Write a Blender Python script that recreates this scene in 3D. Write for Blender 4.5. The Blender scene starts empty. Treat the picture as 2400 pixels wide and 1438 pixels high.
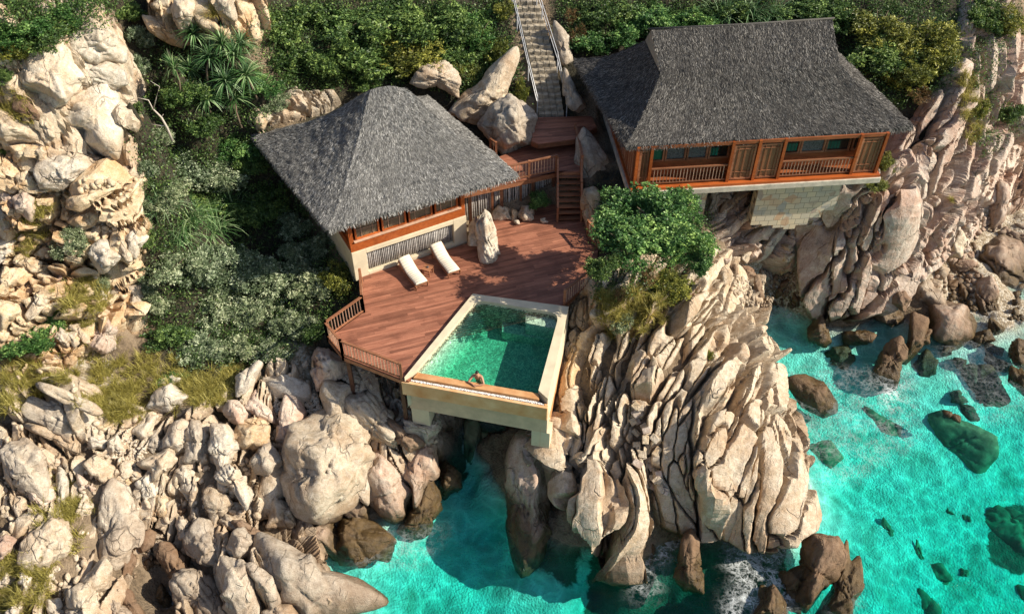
import bpy, bmesh, math, random
import numpy as np
from mathutils import Vector, Matrix
random.seed(7)
sc = bpy.context.scene
COL = sc.collection
rad = math.radians

# ------------------------------------------------------------------ camera
F, TH, CZ = 2100.0, rad(44.3), 37.6
ST, CT = math.sin(TH), math.cos(TH)
cam = bpy.data.objects.new('camera', bpy.data.cameras.new('camera'))
COL.objects.link(cam)
cam.location = (0, 0, CZ)
cam.rotation_euler = (math.pi/2 - TH, 0, 0)
cam.data.sensor_width = 36
cam.data.lens = 36*F/2400
cam.data.clip_end = 2000
sc.camera = cam

def ray(px, py):
    x = (px-1200)/F; v = (719-py)/F
    return np.array([x, CT+v*ST, -ST+v*CT])          # camera at (0,0,CZ)
def P(px, py, z):
    d = ray(px, py); t = (CZ-z)/-d[2]
    return np.array([0, 0, CZ])+d*t
def PV(px, py, z): return Vector(P(px, py, z))
def scale_at(p):                                      # pixels per metre at a point
    d = p[1]*CT + (CZ-p[2])*ST
    return F/d

# ------------------------------------------------------------------ sun, sky
SUN_AZ, SUN_EL = rad(-8), rad(37)
sd = Vector((math.cos(SUN_EL)*math.cos(SUN_AZ), math.cos(SUN_EL)*math.sin(SUN_AZ), math.sin(SUN_EL)))
sun = bpy.data.objects.new('sun', bpy.data.lights.new('sun', 'SUN'))
COL.objects.link(sun)
sun.data.energy = 5.0; sun.data.angle = rad(0.5); sun.data.color = (1.0, 0.915, 0.77)
sun.rotation_euler = sd.to_track_quat('Z', 'Y').to_euler()
w = bpy.data.worlds.new('World'); sc.world = w; w.use_nodes = True
nt = w.node_tree
sky = nt.nodes.new('ShaderNodeTexSky'); sky.sky_type = 'NISHITA'; sky.sun_disc = False
sky.sun_elevation = SUN_EL; sky.sun_rotation = math.pi/2 - SUN_AZ
nt.links.new(sky.outputs[0], nt.nodes['Background'].inputs[0])
nt.nodes['Background'].inputs[1].default_value = 0.105
sc.view_settings.view_transform = 'Standard'; sc.view_settings.look = 'None'
sc.view_settings.exposure = 0.56; sc.view_settings.gamma = 1
cy = sc.cycles if hasattr(sc, 'cycles') else None
try:
    sc.render.engine = 'CYCLES'
    sc.cycles.max_bounces = 8; sc.cycles.transparent_max_bounces = 24
    sc.cycles.diffuse_bounces = 3; sc.cycles.glossy_bounces = 2; sc.cycles.transmission_bounces = 2
    sc.cycles.caustics_reflective = False; sc.cycles.caustics_refractive = False
    sc.cycles.use_denoising = True
except Exception: pass

# ------------------------------------------------------------------ numpy noise
def _hash(ix, iy, iz, seed):
    h = (ix*374761393 + iy*668265263 + iz*2147483647 + seed*974711) & 0xffffffff
    h = ((h ^ (h >> 13))*1274126177) & 0xffffffff
    h = h ^ (h >> 16)
    return (h & 0xffffff)/float(0xffffff)
def vnoise(p, seed=0):
    i = np.floor(p).astype(np.int64); f = p-i; u = f*f*(3-2*f)
    x, y, z = i[:, 0], i[:, 1], i[:, 2]
    ux, uy, uz = u[:, 0], u[:, 1], u[:, 2]
    c = [[[ _hash(x+a, y+b, z+d, seed) for d in (0, 1)] for b in (0, 1)] for a in (0, 1)]
    def L(a, b, t): return a+(b-a)*t
    return L(L(L(c[0][0][0], c[1][0][0], ux), L(c[0][1][0], c[1][1][0], ux), uy),
             L(L(c[0][0][1], c[1][0][1], ux), L(c[0][1][1], c[1][1][1], ux), uy), uz)*2-1
def fbm(p, seed=0, octs=3, gain=0.5):
    a = 1; s = 0; q = p
    for o in range(octs):
        s = s+a*vnoise(q, seed+o*17); a *= gain; q = q*2.03+5.1
    return s
def ndir(v):
    v = np.asarray(v, float); return v/np.linalg.norm(v)

# ------------------------------------------------------------------ mesh helpers
def mesh_np(name, V, Fc, mat, parent=None, smooth=True, col=None, link=True):
    """V (N,3); Fc (M,k) int array or list of lists; col = per-face value array -> face attribute 'tint'"""
    me = bpy.data.meshes.new(name)
    V = np.asarray(V, np.float32)
    if isinstance(Fc, np.ndarray):
        k = Fc.shape[1]; M = Fc.shape[0]
        me.vertices.add(len(V)); me.vertices.foreach_set('co', V.ravel())
        me.loops.add(M*k); me.loops.foreach_set('vertex_index', Fc.astype(np.int32).ravel())
        me.polygons.add(M); me.polygons.foreach_set('loop_start', np.arange(0, M*k, k, dtype=np.int32))
        me.update(calc_edges=True)
    else:
        me.from_pydata([tuple(map(float, v)) for v in V], [], [list(map(int, f)) for f in Fc]); me.update()
    me.polygons.foreach_set('use_smooth', [bool(smooth)]*len(me.polygons))
    if col is not None:
        at = me.attributes.new('tint', 'FLOAT', 'FACE'); at.data.foreach_set('value', np.asarray(col, np.float32))
    if mat: me.materials.append(mat)
    o = bpy.data.objects.new(name, me)
    if link: COL.objects.link(o)
    if parent is not None: o.parent = parent
    return o

class MB:
    """collects simple solids; build() links them as one mesh"""
    def __init__(s): s.v = []; s.f = []; s.t = []
    def add(s, vs, fs, tint=None):
        n = len(s.v); s.v += [tuple(map(float, v)) for v in vs]
        t = random.random() if tint is None else tint
        for f in fs: s.f.append([i+n for i in f]); s.t.append(t)
    def prism(s, poly, z0, z1, tint=None):            # polygon of xy, straight up
        n = len(poly)
        area = sum(poly[i][0]*poly[(i+1) % n][1]-poly[(i+1) % n][0]*poly[i][1] for i in range(n))
        if area < 0: poly = list(poly)[::-1]
        vs = [(p[0], p[1], z0) for p in poly]+[(p[0], p[1], z1) for p in poly]
        fs = [list(range(n))[::-1], [n+i for i in range(n)]]
        fs += [[i, (i+1) % n, n+(i+1) % n, n+i] for i in range(n)]
        s.add(vs, fs, tint)
    def beam(s, a, b, wd, ht, up=(0, 0, 1), tint=None, off=(0, 0)):   # box from a to b, width wd, height ht
        a = Vector(a); b = Vector(b); d = (b-a).normalized(); up = Vector(up)
        r = d.cross(up)
        if r.length < 1e-4: r = d.cross(Vector((1, 0, 0)))
        r.normalize(); u = r.cross(d).normalized()
        vs = []
        for e in (a, b):
            for sx, sy in ((-1, -1), (1, -1), (1, 1), (-1, 1)):
                vs.append(e+r*(sx*wd/2+off[0])+u*(sy*ht/2+off[1]))
        s.add(vs, [(0, 1, 2, 3), (4, 7, 6, 5), (0, 4, 5, 1), (1, 5, 6, 2), (2, 6, 7, 3), (3, 7, 4, 0)], tint)
    def tube(s, pts, rs, n=6, tint=None, cap=True):
        pts = [Vector(p) for p in pts]
        if not hasattr(rs, '__len__'): rs = [rs]*len(pts)
        vs = []; fs = []
        ref = Vector((0.31, 0.17, 0.93))
        for i, p in enumerate(pts):
            d = (pts[min(i+1, len(pts)-1)]-pts[max(i-1, 0)]).normalized()
            r = d.cross(ref)
            if r.length < 1e-3: r = d.cross(Vector((1, 0, 0)))
            r.normalize(); u = d.cross(r)
            for k in range(n):
                a = 2*math.pi*k/n; vs.append(p+(r*math.cos(a)+u*math.sin(a))*rs[i])
        for i in range(len(pts)-1):
            for k in range(n):
                fs.append((i*n+k, i*n+(k+1) % n, (i+1)*n+(k+1) % n, (i+1)*n+k))
        if cap: fs.append(list(range(n))[::-1]); fs.append([(len(pts)-1)*n+k for k in range(n)])
        s.add(vs, fs, tint)
    def ball(s, c, r, n=8, tint=None, sc3=(1, 1, 1)):
        vs = []; fs = []
        for i in range(n+1):
            th = math.pi*i/n
            for k in range(n):
                ph = 2*math.pi*k/n
                vs.append((c[0]+r*sc3[0]*math.sin(th)*math.cos(ph), c[1]+r*sc3[1]*math.sin(th)*math.sin(ph), c[2]+r*sc3[2]*math.cos(th)))
        for i in range(n):
            for k in range(n):
                fs.append((i*n+k, (i+1)*n+k, (i+1)*n+(k+1) % n, i*n+(k+1) % n))
        s.add(vs, fs, tint)
    def build(s, name, mat, parent=None, smooth=False, bevel=0):
        me = bpy.data.meshes.new(name); me.from_pydata(s.v, [], s.f); me.update()
        at = me.attributes.new('tint', 'FLOAT', 'FACE'); at.data.foreach_set('value', s.t)
        if smooth: me.polygons.foreach_set('use_smooth', [True]*len(me.polygons))
        me.materials.append(mat)
        o = bpy.data.objects.new(name, me); COL.objects.link(o)
        if parent is not None: o.parent = parent
        if bevel:
            m = o.modifiers.new('bevel', 'BEVEL'); m.width = bevel; m.segments = 2; m.limit_method = 'ANGLE'
        return o

def tag(o, label=None, cat=None, group=None, kind=None):
    if label: o['label'] = label
    if cat: o['category'] = cat
    if group: o['group'] = group
    if kind: o['kind'] = kind
    return o
def empty(name, loc=(0, 0, 0), rz=0):
    o = bpy.data.objects.new(name, None); COL.objects.link(o)
    o.location = loc; o.rotation_euler = (0, 0, rz); o.empty_display_size = .2
    return o
def child_keep(root):
    """children built in world space: shift their meshes into the root's frame"""
    bpy.context.view_layer.update()
    def rec(o, M):
        for c in o.children:
            if c.data and c.data.users == 1: c.data.transform(M)
            rec(c, M)
    rec(root, Matrix.LocRotScale(root.location, root.rotation_euler, None).inverted())

# ------------------------------------------------------------------ materials
def mat_new(name):
    m = bpy.data.materials.new(name); m.use_nodes = True
    t = m.node_tree; b = t.nodes['Principled BSDF']
    return m, t, b
def N(t, typ, **kw):
    n = t.nodes.new(typ)
    for k, v in kw.items():
        if k.startswith('i_'):
            key = k[2:]; key = int(key) if key.isdigit() else key.replace('_', ' ')
            n.inputs[key].default_value = v
        else: setattr(n, k, v)
    return n
def ramp(t, fac, stops, interp='LINEAR'):
    r = t.nodes.new('ShaderNodeValToRGB'); r.color_ramp.interpolation = interp
    e = r.color_ramp.elements
    while len(e) < len(stops): e.new(0.5)
    for i, (p, c) in enumerate(stops):
        e[i].position = p; e[i].color = (c[0], c[1], c[2], 1) if hasattr(c, '__len__') else (c, c, c, 1)
    t.links.new(fac, r.inputs[0]); return r.outputs[0]
def mixc(t, fac, a, b, mode='MIX'):
    m = t.nodes.new('ShaderNodeMix'); m.data_type = 'RGBA'; m.blend_type = mode
    for i, x in ((0, fac), (6, a), (7, b)):
        s = m.inputs[i]
        if hasattr(x, 'links'): t.links.new(x, s)
        elif hasattr(x, '__len__'): s.default_value = (x[0], x[1], x[2], 1)
        else: s.default_value = x if i == 0 else (x, x, x, 1)
    return m.outputs[2]
def math_(t, op, a, b=0.0, clamp=False):
    m = t.nodes.new('ShaderNodeMath'); m.operation = op; m.use_clamp = clamp
    for s, x in ((m.inputs[0], a), (m.inputs[1], b)):
        if hasattr(x, 'links'): t.links.new(x, s)
        else: s.default_value = x
    return m.outputs[0]
def noise(t, vec, scale, detail=4, rough=0.55, dist=0.0):
    n = N(t, 'ShaderNodeTexNoise'); n.inputs['Scale'].default_value = scale
    n.inputs['Detail'].default_value = detail; n.inputs['Roughness'].default_value = rough
    n.inputs['Distortion'].default_value = dist
    if vec is not None: t.links.new(vec, n.inputs['Vector'])
    return n.outputs['Fac']
def wpos(t): return N(t, 'ShaderNodeNewGeometry').outputs['Position']
def bump(t, b, h, strength=0.5, dist=0.05):
    n = N(t, 'ShaderNodeBump'); n.inputs['Strength'].default_value = strength; n.inputs['Distance'].default_value = dist
    t.links.new(h, n.inputs['Height']); t.links.new(n.outputs[0], b.inputs['Normal'])

def rock_mat(name, base, light, stain, stain_amt=0.5, grain=1.0, algae=True):
    m, t, b = mat_new(name); p = wpos(t)
    oi = N(t, 'ShaderNodeObjectInfo').outputs['Random']
    n1 = noise(t, p, 0.55, 5, 0.6, 0.4)
    n2 = noise(t, p, 3.2, 6, 0.7)
    n3 = noise(t, p, 22, 3, 0.7)
    c = mixc(t, ramp(t, n2, [(0.36, 0), (0.64, 1)]), base, light)
    # iron stain patches
    sf = math_(t, 'MULTIPLY', ramp(t, n1, [(0.46, 0), (0.62, 1)]), stain_amt)
    c = mixc(t, sf, c, stain)
    # lichen / dark weather streaks running down
    mp = N(t, 'ShaderNodeMapping'); mp.inputs['Scale'].default_value = (2.2, 2.2, 0.5); t.links.new(p, mp.inputs[0])
    n4 = noise(t, mp.outputs[0], 1.3, 6, 0.7, 0.6)
    c = mixc(t, ramp(t, n4, [(0.56, 0), (0.74, 0.55)]), c, (0.10, 0.082, 0.06))
    # grain
    c = mixc(t, math_(t, 'MULTIPLY', ramp(t, n3, [(0.38, 1), (0.5, 0)]), 0.35*grain), c, (0.12, 0.09, 0.06))
    # cracks
    mp2 = N(t, 'ShaderNodeMapping'); mp2.inputs['Rotation'].default_value = (0.5, 0.3, 0.4); mp2.inputs['Scale'].default_value = (1.2, 0.65, 0.8)
    nd = N(t, 'ShaderNodeTexNoise'); nd.inputs['Scale'].default_value = 1.2; t.links.new(p, nd.inputs['Vector'])
    va = N(t, 'ShaderNodeVectorMath'); va.operation = 'MULTIPLY_ADD'; va.inputs[1].default_value = (.8, .8, .8)
    t.links.new(nd.outputs['Color'], va.inputs[0]); t.links.new(p, va.inputs[2]); t.links.new(va.outputs[0], mp2.inputs[0])
    vo = N(t, 'ShaderNodeTexVoronoi'); vo.feature = 'DISTANCE_TO_EDGE'; vo.inputs['Scale'].default_value = 0.85
    t.links.new(mp2.outputs[0], vo.inputs['Vector'])
    cr = ramp(t, vo.outputs['Distance'], [(0.0, 1), (0.012, 0.8), (0.026, 0)])
    cr = math_(t, 'MULTIPLY', cr, ramp(t, noise(t, p, .8, 3), [(0.50, 0), (0.60, 1)]))
    c = mixc(t, math_(t, 'MULTIPLY', cr, 0.45), c, (0.07, 0.05, 0.035))
    # per object tone
    c = mixc(t, 1.0, c, ramp(t, oi, [(0, (0.86, 0.85, 0.84)), (1, (1.08, 1.06, 1.03))]), 'MULTIPLY')
    rough = 0.85
    if algae:   # the wet, weedy band at the waterline
        sep = N(t, 'ShaderNodeSeparateXYZ'); t.links.new(p, sep.inputs[0])
        zz = math_(t, 'ADD', sep.outputs[2], math_(t, 'MULTIPLY', math_(t, 'SUBTRACT', noise(t, p, 0.7, 4), 0.5), -2.2))
        a1 = N(t, 'ShaderNodeMapRange'); a1.inputs['From Min'].default_value = 1.35; a1.inputs['From Max'].default_value = 0.5
        t.links.new(zz, a1.inputs[0])
        wet = mixc(t, ramp(t, noise(t, p, 2.6, 5, .7), [(0.35, 0), (0.62, 1)]), (0.045, 0.030, 0.016), (0.11, 0.072, 0.03))
        a2 = N(t, 'ShaderNodeMapRange'); a2.inputs['From Min'].default_value = 2.9; a2.inputs['From Max'].default_value = 1.1
        t.links.new(zz, a2.inputs[0])
        c = mixc(t, math_(t, 'MULTIPLY', a2.outputs[0], 0.55), c, (0.20, 0.115, 0.06))
        c = mixc(t, math_(t, 'MULTIPLY', a1.outputs[0], 0.93), c, wet)
        rg = N(t, 'ShaderNodeMapRange'); rg.inputs['To Min'].default_value = 0.88; rg.inputs['To Max'].default_value = 0.35
        t.links.new(a1.outputs[0], rg.inputs[0]); t.links.new(rg.outputs[0], b.inputs['Roughness'])
    else: b.inputs['Roughness'].default_value = rough
    t.links.new(c, b.inputs['Base Color'])
    h = math_(t, 'ADD', math_(t, 'MULTIPLY', n2, 1.0), math_(t, 'MULTIPLY', n3, 0.22))
    h = math_(t, 'SUBTRACT', h, math_(t, 'MULTIPLY', cr, 0.8))
    bump(t, b, h, 0.75, 0.16)
    b.inputs['Specular IOR Level'].default_value = 0.25
    return m
def simple(name, col, rough=0.6, var=0.15, scale=8, bumpd=0.0, spec=0.3, col2=None):
    m, t, b = mat_new(name); p = wpos(t)
    n = noise(t, p, scale, 5, 0.6)
    c2 = col2 or tuple(x*(1-var) for x in col)
    c = mixc(t, ramp(t, n, [(0.3, 0), (0.7, 1)]), c2, col)
    t.links.new(c, b.inputs['Base Color']); b.inputs['Roughness'].default_value = rough
    b.inputs['Specular IOR Level'].default_value = spec
    if bumpd: bump(t, b, n, 0.5, bumpd)
    return m
MR = {
 'cream': rock_mat('rock_cream', (0.45, 0.36, 0.255), (0.68, 0.59, 0.465), (0.42, 0.26, 0.14), .5),
 'white': rock_mat('rock_white', (0.55, 0.47, 0.365), (0.72, 0.66, 0.56), (0.50, 0.335, 0.19), .45),
 'orange': rock_mat('rock_orange', (0.52, 0.38, 0.23), (0.72, 0.61, 0.44), (0.46, 0.24, 0.09), .55),
 'pink': rock_mat('rock_pink', (0.50, 0.375, 0.29), (0.70, 0.60, 0.50), (0.45, 0.24, 0.155), .5),
 'grey': rock_mat('rock_grey', (0.40, 0.335, 0.26), (0.63, 0.555, 0.45), (0.26, 0.165, 0.10), .35),
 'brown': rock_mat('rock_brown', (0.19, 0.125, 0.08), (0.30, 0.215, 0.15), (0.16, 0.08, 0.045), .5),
 'moss': rock_mat('rock_weedy', (0.10, 0.075, 0.035), (0.20, 0.15, 0.06), (0.05, 0.045, 0.02), .6),
 'drowned': simple('rock_drowned', (0.28, 0.29, 0.16), 0.9, 0.6, 1.2, 0.1),
}

def soil_mat():
    m, t, b = mat_new('rocky_soil'); p = wpos(t)
    n1 = noise(t, p, 0.5, 6, 0.65); n2 = noise(t, p, 4.5, 6, 0.75)
    c = mixc(t, ramp(t, n2, [(0.35, 0), (0.65, 1)]), (0.085, 0.06, 0.036), (0.23, 0.165, 0.10))
    c = mixc(t, ramp(t, n1, [(0.45, 0), (0.6, 0.8)]), c, (0.30, 0.225, 0.15))
    sep = N(t, 'ShaderNodeSeparateXYZ'); t.links.new(p, sep.inputs[0])
    # pale coral grit and shell on the beaches, sand and weed under water
    bm = N(t, 'ShaderNodeAttribute'); bm.attribute_name = 'beach'
    vo = N(t, 'ShaderNodeTexVoronoi'); vo.inputs['Scale'].default_value = 9; t.links.new(p, vo.inputs['Vector'])
    peb = ramp(t, N(t, 'ShaderNodeSeparateColor').outputs[0], [(0, 0), (1, 1)])
    sc_ = t.nodes.new('ShaderNodeSeparateColor'); t.links.new(vo.outputs['Color'], sc_.inputs[0])
    peb = ramp(t, sc_.outputs[0], [(0, (0.22, 0.165, 0.10)), (0.5, (0.42, 0.34, 0.235)), (1, (0.62, 0.56, 0.46))])
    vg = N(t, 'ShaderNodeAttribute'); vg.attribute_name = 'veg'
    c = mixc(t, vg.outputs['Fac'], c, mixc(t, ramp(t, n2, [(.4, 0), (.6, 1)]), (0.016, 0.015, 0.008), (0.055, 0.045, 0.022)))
    c = mixc(t, bm.outputs['Fac'], c, peb)
    sand = mixc(t, ramp(t, noise(t, p, 0.8, 5, .6), [(0.35, 0), (0.65, 1)]), (0.72, 0.70, 0.60), (0.90, 0.89, 0.82))
    sand = mixc(t, ramp(t, noise(t, p, .42, 5, .62, .4), [(0.52, 0), (0.68, .6)]), sand, (0.24, 0.27, 0.18))
    rk = N(t, 'ShaderNodeAttribute'); rk.attribute_name = 'weed'
    wv = math_(t, 'ADD', rk.outputs['Fac'], math_(t, 'MULTIPLY', math_(t, 'SUBTRACT', noise(t, p, 1.1, 5, .65, .5), 0.5), 1.6))
    sand = mixc(t, ramp(t, wv, [(0.42, 0), (0.62, 0.95)]), sand, (0.075, 0.075, 0.04))
    sm = N(t, 'ShaderNodeMapRange'); sm.inputs['From Min'].default_value = 0.0; sm.inputs['From Max'].default_value = -0.5
    t.links.new(sep.outputs[2], sm.inputs[0])
    c = mixc(t, sm.outputs[0], c, sand)
    t.links.new(c, b.inputs['Base Color']); b.inputs['Roughness'].default_value = 0.95
    bump(t, b, math_(t, 'ADD', n2, math_(t, 'MULTIPLY', vo.outputs['Distance'], -0.5)), 0.8, 0.2)
    return m
M_SOIL = soil_mat()

def wood(name, dark, light, grain_dir=(1, 0, 0), rough=0.55):
    m, t, b = mat_new(name); p = wpos(t)
    at = N(t, 'ShaderNodeAttribute'); at.attribute_name = 'tint'
    ang = math.atan2(grain_dir[1], grain_dir[0])
    mp = N(t, 'ShaderNodeMapping'); mp.vector_type = 'TEXTURE'; mp.inputs['Rotation'].default_value = (0, 0, ang)
    mp.inputs['Scale'].default_value = (3.0, .25, .4); t.links.new(p, mp.inputs[0])
    n = noise(t, mp.outputs[0], 3.0, 5, 0.65, .3)
    n2 = noise(t, p, 1.0, 5, 0.6)
    c = mixc(t, ramp(t, n, [(0.25, 0), (0.75, 1)]), dark, light)
    c = mixc(t, 1.0, c, ramp(t, at.outputs['Fac'], [(0, (0.62, 0.58, 0.56)), (1, (1.22, 1.18, 1.15))]), 'MULTIPLY')
    c = mixc(t, ramp(t, n2, [(0.5, 0), (0.72, 0.5)]), c, tuple(x*0.45 for x in dark))
    t.links.new(c, b.inputs['Base Color']); b.inputs['Roughness'].default_value = rough
    b.inputs['Specular IOR Level'].default_value = 0.35
    bump(t, b, n, 0.3, 0.02)
    return m
PD = (math.cos(rad(17)), math.sin(rad(17)))
M_DECK = wood('deck_wood', (0.20, 0.072, 0.042), (0.41, 0.185, 0.115), PD)
M_RAIL = wood('rail_wood', (0.20, 0.075, 0.035), (0.40, 0.19, 0.10))
M_BAL = wood('baluster_wood', (0.42, 0.26, 0.17), (0.62, 0.44, 0.32))
M_ORANGE = wood('red_timber', (0.29, 0.062, 0.014), (0.52, 0.145, 0.034), rough=0.4)
M_INNER = wood('inner_timber', (0.17, 0.05, 0.018), (0.32, 0.105, 0.035), rough=0.5)
M_DARKW = wood('dark_timber', (0.07, 0.03, 0.018), (0.15, 0.07, 0.04))
M_PLASTER = simple('cream_plaster', (0.70, 0.60, 0.42), 0.85, 0.22, 1.6, 0.02, .2)
M_RUST = simple('stained_plaster', (0.62, 0.36, 0.17), 0.8, 0.3, 2.0, 0.02, .2, (0.44, 0.20, 0.075))
M_POLE = wood('white_pole', (0.26, 0.25, 0.24), (0.62, 0.60, 0.56))
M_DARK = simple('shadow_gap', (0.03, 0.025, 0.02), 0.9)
M_METAL = simple('rail_steel', (0.55, 0.56, 0.58), 0.35, spec=.6)
M_CUSH = simple('cushion_cloth', (0.74, 0.66, 0.52), 0.9, 0.08, 5)
M_STEP = simple('step_stone', (0.46, 0.39, 0.29), 0.9, 0.6, 4, 0.08)
M_PEB = simple('white_pebble', (0.80, 0.78, 0.74), 0.8, 0.25, 40, 0.02)

def glass_mat():
    m, t, b = mat_new('window_glass')
    b.inputs['Base Color'].default_value = (0.03, 0.028, 0.022, 1); b.inputs['Roughness'].default_value = 0.08
    b.inputs['Specular IOR Level'].default_value = 0.7
    return m
M_GLASS = glass_mat()

def thatch_mat(name, a, bcol):
    m, t, b = mat_new(name); p = wpos(t)
    at = N(t, 'ShaderNodeAttribute'); at.attribute_name = 'tint'
    n1 = noise(t, p, 0.5, 4, .6); n2 = noise(t, p, 9, 5, .8)
    f = math_(t, 'ADD', math_(t, 'MULTIPLY', at.outputs['Fac'], 0.75), math_(t, 'MULTIPLY', n2, 0.3))
    c = ramp(t, f, [(0.1, tuple(x*.22 for x in a)), (0.6, a), (1.0, bcol)])
    c = mixc(t, ramp(t, n1, [(0.4, 0), (0.65, .5)]), c, tuple(x*.55 for x in a))
    t.links.new(c, b.inputs['Base Color']); b.inputs['Roughness'].default_value = 0.9
    b.inputs['Specular IOR Level'].default_value = 0.15
    bump(t, b, n2, 0.8, 0.08)
    return m
M_TH1 = thatch_mat('thatch_weathered', (0.28, 0.27, 0.25), (0.82, 0.79, 0.73))
M_TH2 = thatch_mat('thatch_dark', (0.14, 0.13, 0.118), (0.58, 0.54, 0.48))

def leaf_mat(name, dark, mid, light, transl=0.25):
    m, t, b = mat_new(name)
    at = N(t, 'ShaderNodeAttribute'); at.attribute_name = 'tint'
    oi = N(t, 'ShaderNodeObjectInfo').outputs['Random']
    c = ramp(t, at.outputs['Fac'], [(0, dark), (0.55, mid), (1, light)])
    c = mixc(t, 1.0, c, ramp(t, oi, [(0, (0.8, 0.86, 0.85)), (1, (1.15, 1.1, 1.0))]), 'MULTIPLY')
    t.links.new(c, b.inputs['Base Color']); b.inputs['Roughness'].default_value = 0.5
    b.inputs['Specular IOR Level'].default_value = 0.4
    tr = N(t, 'ShaderNodeBsdfTranslucent'); t.links.new(c, tr.inputs[0])
    mx = N(t, 'ShaderNodeMixShader'); mx.inputs[0].default_value = transl
    t.links.new(b.outputs[0], mx.inputs[1]); t.links.new(tr.outputs[0], mx.inputs[2])
    t.links.new(mx.outputs[0], t.nodes['Material Output'].inputs[0])
    return m
ML = {
 'green': leaf_mat('leaf_green', (0.02, 0.045, 0.012), (0.075, 0.14, 0.035), (0.34, 0.46, 0.13)),
 'pale': leaf_mat('leaf_pale', (0.045, 0.065, 0.03), (0.19, 0.25, 0.13), (0.74, 0.78, 0.54)),
 'yellow': leaf_mat('leaf_yellow', (0.05, 0.06, 0.012), (0.15, 0.17, 0.03), (0.50, 0.48, 0.10)),
 'bright': leaf_mat('leaf_bright', (0.02, 0.06, 0.012), (0.075, 0.18, 0.045), (0.36, 0.54, 0.16)),
 'grass': leaf_mat('grass_blade', (0.14, 0.12, 0.03), (0.40, 0.34, 0.08), (0.78, 0.66, 0.22), .3),
 'spiky': leaf_mat('spiky_leaf', (0.02, 0.06, 0.02), (0.09, 0.20, 0.06), (0.48, 0.62, 0.34), .2),
 'dry': leaf_mat('dry_leaf', (0.07, 0.04, 0.016), (0.17, 0.10, 0.04), (0.32, 0.21, 0.09), .2),
}
M_BARK = simple('bark', (0.20, 0.15, 0.10), 0.9, 0.4, 12, 0.02)
M_DEADWOOD = simple('dead_wood', (0.52, 0.46, 0.38), 0.8, 0.2, 10)
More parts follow.
